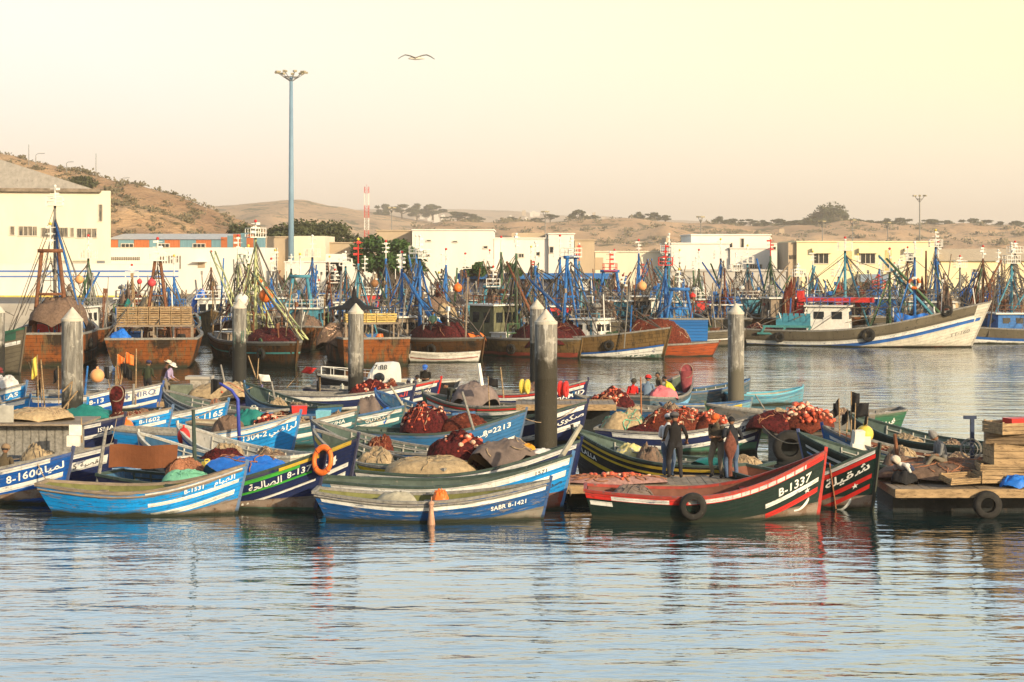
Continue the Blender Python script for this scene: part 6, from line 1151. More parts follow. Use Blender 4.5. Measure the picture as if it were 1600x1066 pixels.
mb = MB(); mb.ball((0, 0, .0), (.075, .06, .07), 10, 8); mb.lathe([(.05, -.02), (.06, -.2), (.10, -.52), (.085, -.55), (0, -.55)], 10); mb.tube([(0, .02, .05), (0, .1, .16)], .012, 5)
o = mb.build('bottle_fender', mat('peach plastic', (.48, .27, .18), .55, .3, 6), loc=side_pt(B4, .50, .52, .14), smooth=True); tag(o, 'peach plastic bottle fender hanging on the olive rowing boat', 'fender')
BG = 'round float buoys on the small boats'
put('float_buoy', 'round pale orange buoy hanging beside the large left pile', 'buoy', atY(152, 587, 71) - Vector((0, 0, .3)), 0, CORK, .98, BG)
put('float_buoy', 'round orange buoy on the bow of the white starred boat', 'buoy', atY(197, 667, 60.3) - Vector((0, 0, .28)), 0, ORANGE, .9, BG)
put('float_buoy', 'round yellow buoy beside the white foam blocks', 'buoy', atY(1351, 678, 53.2) - Vector((0, 0, .28)), 0, YELLOW, .92, BG)
put('float_buoy', 'red ball hung at the bow of the pale grey boat', 'buoy', atY(287, 682, 55.6) - Vector((0, 0, .28)), 0, RED, (.7, .7, .95), BG)
def drum(label, px, py, Y, m, r=.36):
    mb = MB(); mb.lathe([(0, -.14), (r, -.14), (r, -.08), (r * .82, -.06), (r * .82, .06), (r, .08), (r, .14), (0, .14)], 20, axis='Y'); mb.lathe([(0, -.17), (.1, -.17), (.1, -.14)], 10, axis='Y')
    o = mb.build('drum', m, loc=(XP(px, Y), Y, ZP(py, Y)), rz=R(72)); return tag(o, label, 'drum')
drum('yellow round drum on the platform left of the central pile', 820, 604, 65.2, YELLOW, .28); drum('red round drum on the platform right of the central pile', 880, 608, 65.2, RED, .31)
FB = mat('foam block', (.68, .64, .55), .8, .12, 5, (1, 1, 1), (.45, .38, .28), .62)
for px, py, rz, lb in ((1340, 683, .3, 'white foam block standing upright left of the yellow buoy'), (1352, 693, -.2, 'white foam block leaning against the yellow buoy'), (1338, 703, .15, 'flat white foam block lying lowest in the flag boat')):
    mb = MB(); mb.box((0, 0, .2), (.34, .22, .42)); o = mb.build('foam_block', FB, loc=atY(px, py, 52.9) - Vector((0, 0, .2)), rz=rz); o.rotation_euler.x = rz * .6; tag(o, lb, 'foam block')
for px, py, Y, rz, lb in ((1366, 652, 66.2, .1, 'white foam box at the left on the grey boat stern'), (1391, 649, 66, -.1, 'white foam box at the right on the grey boat stern'), (118, 672, 51, .2, 'white foam buoy bundle strapped on a stick beside the hut'), (115, 689, 50.2, .1, 'small white foam block in the dark blue boat by the hut')):
    mb = MB(); mb.box((0, 0, 0), (.36, .26, .3)); 
    for k in (-1, 1): mb.box((k * .09, 0, 0), (.02, .268, .308))
    tag(mb.build('foam_box', FB, loc=atY(px, py, Y), rz=rz), lb, 'foam box')
# flags on sticks
def flag(label, px, base, top, Y, m, wf=.42, hf=.42, lean=.0, droop=.5, stick=PLANK, side=1, r=.02, name='marker_flag'):
    zb, zt = ZP(base, Y), ZP(top, Y); t = thing(name, label, 'flag', (XP(px, Y), Y, zb), 0, 'marker flags on sticks'); h = zt - zb; L = lean * h
    mb = MB(); mb.tube([(0, 0, 0), (L * .5, 0, h * .5), (L, 0, h)], [r, r, r * .7], 6); mb.build('stick', stick, t)
    mb = MB(); mb.grid(lambda i, j: (L * (1 - j * hf / h) + side * wf * i * (1 - .25 * droop), .05 * math.sin(i * 7 + j * 3), h - hf * j - droop * wf * i * (.7 + .3 * math.sin(i * 3)) - .02), 8, 5)
    o = mb.build('cloth', m, t, True); o.modifiers.new('thick', 'SOLIDIFY').thickness = .012
for a in ((1312, 682, 622, 53.2, BLACK, .22, .45, -.02, .9, 'black flag drooping leftmost on the flag boat', -1), (1330, 690, 611, 53, BLACK, .28, .62, .0, .25, 'tallest black flag on the flag boat', 1), (1335, 690, 630, 52.8, BLACK, .40, .42, .03, -.1, 'square black flag flying below the tallest one', 1), (1322, 690, 640, 53.3, BLACK, .22, .35, .06, .8, 'small drooping black flag between the sticks', -1), (1350, 690, 645, 53.1, BLACK, .12, .3, .16, .9, 'thin black flag on the leaning stick right of the tall one', -1),
          (60, 640, 554, 65, YELLOW, .28, .75, -.02, .8, 'bright yellow flag hanging on a stick left of the large pile', -1), (66, 640, 590, 67.4, BLACK, .25, .55, -.05, 1.0, 'black flag hanging under the yellow flag', -1), (92, 632, 572, 67.6, BLACK, .25, .5, -.02, .9, 'ragged black flag just left of the large pile', -1), (448, 606, 572, 80, RED, .5, .28, .9, .2, 'red flag on a leaning rod over open water', 1), (409, 602, 584, 79, STEELW, .5, .32, -.3, .1, 'white flag beside the bamboo rods', 1), (500, 626, 590, 77, BLACK, .2, .6, .0, .9, 'black and white flag bundle left of the black launch', -1), (765, 640, 588, 68.6, BLACK, .42, .34, -.05, .3, 'black square flag right of the white post', 1)):
    flag(a[9], *a[:5], wf=a[5], hf=a[6], lean=a[7], droop=a[8], side=a[10])
mb = MB(); rd = random.Random(5)
t = thing('flag_cluster', 'cluster of black flags and orange rags behind the pale orange buoy', 'flags', atY(180, 612, 74.5))
for k in range(9):
    x, h = rd.uniform(-.6, .5), rd.uniform(1.1, 1.8); mb = MB(); mb.tube([(x * .4, 0, 0), (x, rd.uniform(-.1, .1), h)], .018, 5); mb.build('stick', PLANK, t)
    mb = MB(); w_ = rd.uniform(.22, .4); y0 = rd.uniform(-.2, .2); mb.grid(lambda i, j: (x + w_ * i * .8, y0 + .05 * math.sin(i * 9 + k), h - .5 * j - .5 * w_ * i - .1 * math.sin(j * 5 + k) * i), 6, 6); o = mb.build('rag', BLACK if k % 3 else ORANGE, t, True); o.modifiers.new('thick', 'SOLIDIFY').thickness = .012
def stick(label, px0, py0, px1, py1, Y, r=.025, m=PLANK, name='pole', Y2=None, cat='pole', bend=0):
    a, b = atY(px0, py0, Y), atY(px1, py1, Y2 or Y); mb = MB(); c = (a + b) / 2 + Vector((bend, 0, 0)); mb.tube([a - a, c - a, b - a], [r, r * .95, r * .8], 7); o = mb.build(name, m, loc=a); return tag(o, label, cat)
for a in ((152, 758, 166, 668, 47.4, .055, GREYWOOD, 'forked grey post standing at the stern of the bright blue boat'), (305, 738, 302, 640, 47.2, .06, mat('dark green post', (.04, .06, .05), .7), 'dark green upright post before the blue tarpaulin'), (400, 590, 388, 556, 74.5, .03, PLANK, 'left bamboo rod of the group beside the graffiti pile'), (402, 592, 404, 560, 74.4, .025, PLANK, 'right bamboo rod of the group beside the graffiti pile'), (740, 672, 722, 612, 58.8, .05, GREYWOOD, 'forked pale post rising from the red net dome'), (756, 625, 748, 568, 70.2, .09, WHITE, 'white painted post leaning in front of the grey roll'), (787, 622, 782, 574, 70, .03, PLANK, 'thin upright pole right of the black square flag'), (862, 738, 908, 664, 46.2, .08, mat('pale oar wood', (.36, .34, .27), .7, .2, 3), 'long pale plank leaning on the light blue boat bow'), (1002, 652, 1001, 589, 60.5, .03, mat('red brown stick', (.3, .12, .05), .7), 'red brown stick upright beside the man in red'), (212, 632, 213, 545, 74.6, .03, PLANK, 'tall thin pole left of the two white hats'), (208, 632, 209, 600, 73.5, .06, GREYWOOD, 'short thick post in front of the white lettered boat'), (98, 612, 113, 596, 64, .03, PLANK, 'yellow bamboo pole slanting beside the large left pile'), (78, 664, 121, 611, 63, .035, PLANK, 'long yellow bamboo pole slanting across the large left pile'), (104, 648, 113, 597, 63.3, .025, PLANK, 'thin bamboo pole upright before the large left pile'), (128, 692, 127, 653, 51, .022, PLANK, 'short stick carrying the white foam bundle'), (66, 626, 45, 566, 66.8, .025, PLANK, 'short yellow stick left of the yellow flag'), (70, 640, 64, 562, 65.05, .03, PLANK, 'brown stick carrying the yellow flag side by side'), (1402, 716, 1398, 678, 48.5, .06, STEELR, 'rusty iron post behind the white hooded worker'), (1195, 640, 1180, 617, 72, .03, GREYWOOD, 'short oar leaning in the turquoise boat'), (132, 622, 137, 572, 73.2, .05, STEELB, 'blue post with a bracket beside the large left pile'), (352, 604, 345, 570, 76, .05, GREYWOOD, 'grey carved post between the tan net and graffiti pile'), (430, 628, 424, 596, 73, .05, GREYWOOD, 'striped short post in the light blue boat'), (635, 642, 610, 603, 69, .05, mat('worn plank'if 0 else 'pale oar wood'), 'oar leaning against the dark blue and yellow boat')):
    stick(a[7], *a[:5], r=a[5], m=a[6])
stick('thin curved fishing rod bending over the boat with four people', 1068, 600, 1030, 561, 77, .012, LINE, 'fishing_rod', bend=.35)
# davit poles
t = thing('davit', 'bright blue davit pole with a black cloth at its end', 'davit', onb(S5, .16, -.5, .3)); 
mb = MB(); mb.tube([(0, 0, 0), (-.05, 0, 1.45), (-.25, 0, 1.75), (-.75, 0, 2.05)], [.06, .06, .05, .04], 8); mb.build('pole', mat('violet blue steel', (.04, .06, .34), .5, .2, 4), t, True)
mb = MB(); mb.grid(lambda i, j: (-.95 + .4 * i, .05 * math.sin(i * 8), 2.12 - .5 * j * (1 - .6 * i)), 5, 5); o = mb.build('cloth', BLACK, t); o.modifiers.new('thick', 'SOLIDIFY').thickness = .02
t.location = atY(374, 693, 57.2); t.location.z = ZP(693, 57.2)
t = thing('davit', 'dark blue davit arm with a net hoop at the right pontoon', 'davit', atY(1519, 722, 47.2))
mb = MB(); mb.box((0, 0, .6), (.1, .1, 1.2)); mb.box((-.06, 0, 1.22), (.34, .11, .09)); mb.build('pole', mat('navy steel', (.03, .045, .09), .5), t)
mb = MB(); Mh = Matrix.Rotation(R(82), 3, 'X')
for r_ in (.29, .26, .18): mb.torus((-.06, -.1, .36), r_, .014, 24, 5, M=Mh)
for k in range(6): a = k * 1.05; mb.tube([(-.06, -.1, .36), (-.06 + .28 * math.cos(a), -.1, .36 + .28 * math.sin(a))], .008, 4)
mb.build('net_hoop', STEELY, t, True)
# dip nets
def dipnet(label, px, top, base, Y, rr, m, bag=.8, hand=None):
    zt, zb = ZP(top, Y), ZP(base, Y); t = thing('dip_net', label, 'dip net', (XP(px, Y), Y, zb)); h = zt - zb
    mb = MB(); mb.torus((0, 0, h - rr * 1.1), rr, .02, 24, 6, M=Matrix.Scale(1.15, 3, Vector((0, 0, 1))) @ Matrix.Rotation(R(90), 3, 'X')); mb.build('hoop', STEELY if rr > .4 else WOOD, t, True)
    def P(i, j):
        a = j * 6.2832; f = i; w_ = rr * (1 - f) ** .55 * (.96) + .05; return (w_ * math.cos(a), .10 + .16 * math.sin(a) * (1 - f * .3) + .05 * math.sin(f * 9 + a), h - rr * 1.1 - f * (h - rr * 1.1) * bag + rr * 1.1 * max(0, math.sin(a)) * (1 - f) ** 2)
    mb = MB(); mb.grid(P, 16, 20); mb.build('net_bag', m, t, True)
    mb = MB(); mb.tube([(0, .05, h - rr * 2.2), (.03, .05, 0)], .022, 6); mb.build('handle', PLANK, t)
dipnet('red hooped dip net raised at the bow of the boat with four people', 1073, 569, 632, 76.5, .27, mat('dip net red', (.22, .05, .06), .85, .3, 9)); dipnet('maroon dip net bag standing left of the orange buoy', 182, 603, 668, 62.5, .25, NETRED)
# wooden crates on the right pontoon
def bigcrate(label, px, py, Y, sz, rz, rx=0, open_=True, m=PLANK):
    t = thing('wooden_crate', label, 'crate', atY(px, py, Y), rz, 'wooden crates on the right pontoon'); w_, d_, h_ = sz
    mb = MB(); n = 3
    for k in range(n):
        z = h_ * (k + .5) / n
        for s in (-1, 1): mb.box((0, s * d_ / 2, z), (w_, .025, h_ / n - .012)); mb.box((s * (w_ / 2 - .014), 0, z), (.025, d_ - .03, h_ / n - .012))
    mb.box((0, 0, .02), (w_ - .06, d_ - .03, .03))
    for x in (-1, 1):
        for y in (-1, 1): mb.box((x * (w_ / 2 - .05), y * (d_ / 2 - .035), h_ / 2 + .01), (.05, .04, h_ + .03))
    mb.build('slats', m, t); t.rotation_euler.x = rx; return t
OLDP = mat('old plank', (.20, .14, .085), .85, .3, 3, (1, 4, 4), (.10, .07, .045), .55)
bigcrate('plain wooden crate at the bottom of the stack on the right pontoon', 1560, 752, 45.4, (1.25, .8, .30), R(8)); bigcrate('pale wooden crate second from the bottom of the right stack', 1568, 735, 45.4, (1.35, .8, .20), R(-4))
bigcrate('tall dark plank crate in the middle of the right stack', 1582, 724, 45.5, (1.3, .85, .55), R(4), 0, True, PLANK); bigcrate('tilted wooden crate under the topmost one in the stack', 1580, 692, 45.4, (1.35, .8, .28), R(-12), 0, True, OLDP)
bigcrate('topmost open wooden crate holding a red plastic box', 1584, 676, 45.3, (1.30, .9, .30), R(18))
mb = MB(); mb.box((0, 0, .12), (.6, .4, .26), tp=1.08); tag(mb.build('plastic_box', RED, loc=atY(1590, 668, 45.3), rz=R(18)), 'red plastic box inside the topmost wooden crate', 'box')
bigcrate('wooden crate tipped on its side beside the brown net heap', 1500, 752, 45.0, (1.0, .5, .16), R(24), R(12), True, PLANK)
heap('crumpled bright blue plastic sheet beside the crates on the pontoon', 'plastic sheet', (XP(1588, 44.9), 44.9, .70), .42, .28, .28, BLUET, 0, 61, name='plastic_sheet', fr=2)
# ---------------------------------------------------------------- people
def ik(a, b, l1, l2, hint):
    d = b - a; D = min(d.length, l1 + l2 - .004); d = d.normalized() if d.length > 1e-5 else Vector((0, 0, -1)); b = a + d * D
    x = (l1 * l1 - l2 * l2 + D * D) / (2 * D); hh = math.sqrt(max(0, l1 * l1 - x * x)); n = hint - d * hint.dot(d); n = n.normalized() if n.length > 1e-5 else d.orthogonal().normalized()
    return a + d * x + n * hh, b
def person(label, loc, rz, shirt, trouser, pz=.93, lean=4, feet=None, hands=None, hat=None, hair=True, sleeve=1, sc=1.0, head=0, twist=0, shoe=BLACK, skin=SKIN, hatm=None, headdown=10):
    V = Vector; up = V((math.sin(R(lean)), 0, math.cos(R(lean)))); fw = V((math.cos(R(lean)), 0, -math.sin(R(lean))))
    P0 = V((0, 0, pz)); W1, CH, NK = P0 + up * .16, P0 + up * .36, P0 + up * .53
    hu = V((math.sin(R(lean * .5 + headdown)), 0, math.cos(R(lean * .5 + headdown)))); HD = NK + hu * .17
    nodes = [(P0, (.150, .115)), (W1, (.138, .105)), (CH, (.160, .115)), (NK, (.062, .058)), (NK + hu * .09, (.055, .055))]; E_ = [(0, 1), (1, 2), (2, 3), (3, 4)]; kind = {0: 1, 1: 0, 2: 0, 3: 2, 4: 2}; segs = []
    feet = feet or [V((.02, .11, 0)), V((-.04, -.11, 0))]; hands = hands or [V((.10, .30, pz - .06)), V((.10, -.30, pz - .06))]
    def node(p, r, par, k):
        nodes.append((p, r)); i = len(nodes) - 1; E_.append((par, i)); kind[i] = k; segs.append((par, i, k)); return i
    for s, f, hd in ((1, feet[0], hands[0]), (-1, feet[1], hands[1])):
        f, hd = V(f), V(hd)
        hip = P0 + V((0, s * .10, -.05)); an = f + V((0, 0, .085)); kn, an = ik(hip, an, .43, .42, V((1, s * .12, .1)))
        i = node(hip, (.092, .098), 0, 1); i = node((hip + kn) / 2, (.080, .082), i, 1); i = node(kn, (.060, .062), i, 1); i = node((kn * .45 + an * .55), (.056, .056), i, 1); i = node(an, (.046, .046), i, 1); node(an + V((.16, s * .02, -.045)), (.045, .035), i, 3)
        sh = NK + V((0, s * .175, 0)) - up * .055; el, wr = ik(sh, hd, .29, .26, V((-.6, s * .28, -.75)))
        i = node(sh, (.066, .062), 2, 0); i = node((sh + el) / 2, (.055, .053), i, 0); i = node(el, (.046, .044), i, 0 if sleeve > .4 else 2); i = node((el + wr) / 2, (.042, .040), i, 0 if sleeve > .7 else 2); i = node(wr, (.028, .026), i, 2)
        dr = (wr - el).normalized(); sd = dr.cross(V((0, 0, 1))); sd = sd.normalized() if sd.length > .1 else V((0, 1, 0)); nn = sd.cross(dr)
        i = node(wr + dr * .075, (.038, .022), i, 2)
        for q in range(4):
            b = wr + dr * .085 + sd * (.026 * (q - 1.5) / 1.1); ln = (.055, .068, .064, .048)[q]; j = node(b + dr * ln * .6 + sd * .004 * (q - 1.5), (.010, .010), i, 2); node(b + dr * ln + nn * .028, (.008, .008), j, 2)
        j = node(wr + dr * .045 + sd * s * .045 + nn * .01, (.011, .011), i, 2); node(wr + dr * .09 + sd * s * .052 + nn * .02, (.009, .009), j, 2)
    me = bpy.data.meshes.new('b'); me.from_pydata([n[0] for n in nodes], E_, []); ob = bpy.data.objects.new('b', me); COL.objects.link(ob)
    bm = bmesh.new(); bm.from_mesh(me); ly = bm.verts.layers.skin.verify()
    for v, n in zip(bm.verts, nodes): v[ly].radius = n[1]
    bm.verts.ensure_lookup_table(); bm.verts[0][ly].use_root = True; bm.to_mesh(me); bm.free()
    ob.modifiers.new('s', 'SKIN').use_smooth_shade = True; ss = ob.modifiers.new('u', 'SUBSURF'); ss.levels = ss.render_levels = 1
    dg = bpy.context.evaluated_depsgraph_get(); ev = bpy.data.meshes.new_from_object(ob.evaluated_get(dg)); bpy.data.objects.remove(ob)
    mb = MB(); mb.v = [tuple(v.co) for v in ev.vertices]; all_ = [(0, 1, 0), (1, 2, 0), (2, 3, 0), (3, 4, 2)] + segs; ms = [shirt, trouser, skin, shoe, BLACK, mat('lips', (.22, .07, .05), .6)]
    for p in ev.polygons:
        c = p.center; best = None
        for a, b, k in all_:
            A_, B_ = nodes[a][0], nodes[b][0]; d = B_ - A_; f = max(0, min(1, (c - A_).dot(d) / max(1e-6, d.length_squared))); q = (c - A_ - d * f).length - max(nodes[a][1][0], nodes[b][1][0])
            if best is None or q < best[0]: best = (q, k, a, b)
        k = best[1]
        if best[2] == 0 and k == 0 and (c - P0).dot(up) < .03: k = 1
        mb.f.append(tuple(p.vertices)); mb.m.append(k)
    bpy.data.meshes.remove(ev)
    Hm = Matrix((hu.cross(V((0, 1, 0))) * -1, V((0, 1, 0)), hu)).transposed(); Hm = Matrix.Rotation(R(head), 3, 'Z') @ Hm; b0 = len(mb.v); mb.ball((0, 0, 0), (.100, .080, .122), 16, 12, 2)
    for i in range(b0, len(mb.v)):
        x, y, z = mb.v[i]
        if z < 0: y *= 1 - .30 * (-z / .12) ** 1.5; x *= 1 - .12 * (-z / .12) if x > 0 else 1 - .35 * (-z / .12)
        mb.v[i] = tuple(Hm @ V((x, y, z)) + HD)
    loc_ = lambda x, y, z: Hm @ V((x, y, z)) + HD
    mb.ball(loc_(.103, 0, -.018), (.020, .014, .024), 8, 6, 2, Hm); mb.ball(loc_(.088, 0, -.060), (.012, .024, .007), 8, 4, 5, Hm)
    for s in (-1, 1): mb.ball(loc_(.089, s * .031, .010), (.008, .013, .008), 8, 4, 4, Hm); mb.ball(loc_(.084, s * .032, .028), (.012, .018, .005), 6, 4, 4, Hm); mb.ball(loc_(-.005, s * .081, -.005), (.018, .010, .030), 8, 6, 2, Hm)
    o = mb.build('person', ms, loc=loc, rz=rz, smooth=True); o.scale = (sc * 1.06, sc * 1.14, sc); tag(o, label, 'person')
    if hair:
        h = MB(); h.ball((0, 0, 0), (.106, .086, .125), 16, 12)
        keep = [f for f in h.f if all(h.v[i][2] > (.045 if h.v[i][0] > .02 else -.045) for i in f)]; h.f = keep; h.m = [0] * len(keep); h.v = [tuple(loc_(*p)) for p in h.v]; h.build('hair', BLACK, o, True)
    if hat:
        h = MB(); b0 = 0
        if hat == 'cap': h.lathe([(.108, .03), (.112, .07), (.098, .12), (.05, .150), (0, .155)], 16); h.grid(lambda i, j: (.06 + .13 * i, (j - .5) * .16 * (1 - .3 * i * i), .045 - .03 * i), 5, 6)
        elif hat == 'hat': h.lathe([(.20, .035), (.205, .045), (.115, .06), (.110, .12), (.08, .150), (0, .155)], 18)
        elif hat == 'beanie': h.lathe([(.110, .01), (.114, .05), (.104, .11), (.06, .155), (0, .165)], 16)
        elif hat == 'pointed': h.lathe([(.112, .0), (.116, .05), (.10, .11), (.06, .17), (.03, .22), (0, .23)], 16)
        elif hat == 'hood': h.ball((-.015, 0, .0), (.135, .115, .15), 14, 10); h.f = [f for f in h.f if not all(h.v[i][0] > .07 for i in f)]; h.m = [0] * len(h.f)
        h.v = [tuple(loc_(*p)) for p in h.v]; q = h.build('hood' if hat == 'hood' else 'hat', hatm, o, True); q.modifiers.new('thick', 'SOLIDIFY').thickness = .006
    return o
CL = lambda k, c, **q: mat('cloth ' + k, c, .88, .18, 6, bump=.02, **q)
JEAN, GREYC, KHAKI, DGREY = CL('denim', (.07, .11, .19)), CL('grey', (.13, .13, .13)), CL('khaki', (.17, .145, .11)), CL('charcoal', (.022, .022, .026))
wide = [(.03, .13, 0), (-.03, -.13, 0)]
def at_z(px, Y, z): return (XP(px, Y), Y, z)
person('man in a black sweater and dark trousers seen from behind with a dark cap', at_z(1055, 48.15, .5), R(96), CL('black knit', (.014, .013, .014)), DGREY, hands=[(.20, .24, 1.02), (.14, -.30, .98)], feet=[(.03, .13, 0), (-.05, -.13, 0)], hat='cap', hatm=CL('grey cap', (.09, .085, .09)), sc=1.05, headdown=14)
person('man in a white shirt and jeans half hidden behind the black sweater man', at_z(1043, 48.6, .5), R(60), CL('white shirt', (.55, .55, .56)), JEAN, hands=[(.3, .2, 1.05), (.22, -.2, 1.02)], sc=1.0, sleeve=.5, hat='cap', hatm=CL('pale cap', (.45, .45, .47)))
person('man in an olive jacket and orange cap looking at his hands', at_z(1121, 48.35, .5), R(-120), CL('olive jacket', (.075, .062, .045)), KHAKI, hands=[(.27, .06, 1.14), (.30, -.05, 1.12)], feet=wide, hat='cap', hatm=CL('orange cap', (.55, .11, .03)), sc=1.03, headdown=26)
person('dark haired man in a black jacket and jeans carrying a brown net bag', at_z(1144, 48.0, .5), R(100), CL('black jacket', (.02, .022, .028)), JEAN, hands=[(.05, .25, 1.12), (.18, -.16, 1.15)], sc=1.0)
o = heap('brown net bag slung on the back of the black jacket man', 'net bag', at_z(1141, 47.78, .62), .15, .10, 1.22, mat('brown red net bag', (.14, .05, .035), .9, .4, 12), 0, 71, None, None, 'net_bag', pw=2, rough=.05)
o.data.transform(Matrix.Diagonal((1, 1, 1, 1)))
for v in o.data.vertices:
    f = v.co.z / 1.22; k = .30 + .85 * math.sin(math.pi * (f - .42) / .58) if f > .42 else .30; v.co.x *= k * (1.0 if f < .98 else .8) * 1.25; v.co.y *= k
SIT = [(.42, .13, -.0), (.38, -.13, -.0)]
person('man in a grey shirt and pointed cap sitting sideways mending the net', at_z(1476, 46.3, .62), R(188), CL('grey tee', (.16, .165, .17)), KHAKI, pz=.62, lean=18, feet=[(.62, .14, .32), (.55, -.12, .28)], hands=[(.45, .12, .78), (.42, -.10, .75)], sleeve=.5, hat='pointed', hatm=CL('wool cap', (.22, .21, .20)), headdown=30, sc=1.0)
person('hooded worker in white bent low over the net beside the seated man', at_z(1424, 46.0, .66), R(215), CL('white jacket', (.50, .49, .46)), CL('navy trousers', (.03, .04, .08)), pz=.34, lean=62, feet=[(.34, .15, .1), (.25, -.15, .1)], hands=[(.52, .16, .22), (.5, -.14, .2)], hat='hood', hatm=CL('cream hood', (.52, .46, .38)), headdown=24, sc=.95)
person('person in a bright red jacket sitting first in the grey boat', onb(S23, .20, .75, .2), R(-60), CL('red jacket', (.48, .02, .02)), DGREY, pz=.42, lean=12, feet=SIT, hands=[(.3, .15, .6), (.3, -.15, .6)], hat='beanie', hatm=CL('dark beanie', (.05, .045, .035)))
person('man with a red cap and pale blue shirt seen from behind in the grey boat', onb(S23, .27, .2, .2), R(75), CL('slate shirt', (.13, .19, .27)), DGREY, pz=.42, lean=14, feet=SIT, hands=[(.3, .2, .55), (.3, -.2, .55)], hat='beanie', hatm=CL('red cap', (.55, .03, .03)), sc=1.1)
person('dark haired person in a brown coat sitting facing left in the grey boat', onb(S23, .50, .1, .25), R(200), CL('brown coat', (.09, .07, .045)), DGREY, pz=.55, lean=10, feet=SIT, hands=[(.3, .1, .75), (.3, -.1, .75)])
person('person in a yellow jacket bending at the right in the grey boat', onb(S23, .52, -.5, .25), R(160), CL('yellow jacket', (.60, .50, .04)), DGREY, pz=.5, lean=40, feet=SIT, hands=[(.45, .1, .4), (.45, -.1, .4)])
person('man in a black jacket and blue cap sitting above the red tipped bow', at_z(665, 78.9, .1), R(-95), CL('black coat', (.016, .015, .014)), DGREY, pz=.78, lean=8, feet=[(.38, .14, .1), (.36, -.14, .1)], hands=[(.28, .08, .95), (.28, -.08, .95)], hat='cap', hatm=CL('blue cap', (.04, .14, .50)), headdown=24)
person('man in a white shirt bent over with his back up beside the blue cap man', at_z(641, 78.9, .12), R(-60), CL('white tee', (.56, .54, .52)), CL('mauve trousers', (.16, .13, .14)), pz=.86, lean=82, hands=[(.55, .15, .35), (.52, -.15, .35)], sleeve=.5)
person('man in a dark olive coat bending beside the rope post in mid boats', onb(S20b, .66, 0, .14), R(200), CL('dark olive coat', (.045, .05, .04)), CL('olive trousers', (.06, .065, .05)), pz=.9, lean=66, hands=[(.5, .16, .5), (.5, -.16, .5)])
person('man in a lilac shirt and white hat working at the fish tub', at_z(259, 75.6, .32), R(-10), CL('lilac shirt', (.34, .27, .42)), KHAKI, lean=24, hands=[(.42, .16, .95), (.42, -.14, .95)], hat='hat', hatm=CL('white hat', (.62, .58, .50)), headdown=18, sc=.98)
person('man in a brown coat and cream hat just behind the lilac shirt man', at_z(254, 76.4, .32), R(10), CL('brown shirt', (.12, .06, .04)), KHAKI, lean=18, hands=[(.4, .16, .95), (.4, -.14, .95)], hat='hat', hatm=CL('cream hat', (.58, .50, .38)), headdown=14)
person('man in a dark green jacket and navy cap left of the white hats', at_z(230, 76.2, .32), R(70), CL('dark green jacket', (.035, .045, .025)), DGREY, lean=8, hands=[(.25, .2, 1.0), (.25, -.2, 1.0)], hat='cap', hatm=CL('navy cap', (.04, .04, .09)), sc=.98)
person('man in a patterned grey shirt sitting in the sack boat at the left edge', onb(S8, .78, .2, .9), R(-30), mat('patterned shirt', (.50, .50, .52), .85, .1, 14, (1, 1, 1), (.14, .15, .2), .5), RED, pz=.42, lean=14, feet=[(.4, .12, .0), (.38, -.12, .0)], hands=[(.36, .14, .52), (.36, -.1, .52)], hat='cap', hatm=CL('maroon cap', (.16, .03, .03)), headdown=20)
person('man in a brown shirt sitting low in the royal blue boat at the left', onb(S1, .69, .15, .15), R(80), CL('brown tee', (.085, .065, .04)), DGREY, pz=.55, lean=14, feet=SIT, hands=[(.3, .2, .6), (.3, -.2, .6)], hat='beanie', hatm=CL('tan beanie', (.22, .15, .09)), sleeve=.5)
person('small figure in red sitting on the crate laden trawler', ont(2, -.3, 1.9, TR[2][2] + .6), R(-90), CL('pink top', (.35, .16, .13)), DGREY, pz=.45, lean=6, feet=SIT)
person('man in a green coat standing on the red nets of the brown trawler', ont(5, 1.4, -.9, 1.3), R(-90), CL('green coat', (.05, .10, .08)), DGREY, lean=10, hands=[(.3, .15, 1.0), (.3, -.15, 1.0)])
heap('white plastic sack lying on the bow of the left edge boat', 'sack', onb(S8, .90, 0, 1.26), .5, .35, .42, mat('white plastic sack', (.55, .53, .5), .6), R(-16), 62, name='sack', rough=.3)
# mooring lines
def line(label, a, b, sag=.3, r=.016, m=ROPE):
    a, b = Vector(a), Vector(b); mb = MB(); mb.tube([(b - a) * k / 10 - Vector((0, 0, sag * 4 * (k / 10) * (1 - k / 10))) for k in range(11)], r, 5); tag(mb.build('mooring_line', m, loc=a), label, 'rope', 'mooring lines')
line('slack mooring rope from the light blue boat bow to the centre pontoon', side_pt(B5, .99, 1.3, 0), (1.6, 46.55, .45), .5)
line('red brown rope hanging down the second striped bow', side_pt(B8, .80, 1.25, .03), side_pt(B8, .82, .02, .05), .0, .018, ROPER)
line('mooring rope between the bright blue boat stern and the royal blue boat', side_pt(B1, .02, .72, 0, 1), side_pt(S1, .9, 1.1, 0), .15)
line('thin line from the black launch bow down into the water', (XP(512, 82) - .5, 81.9, .9), (XP(470, 78), 78, -.05), .05, .01, LINE)
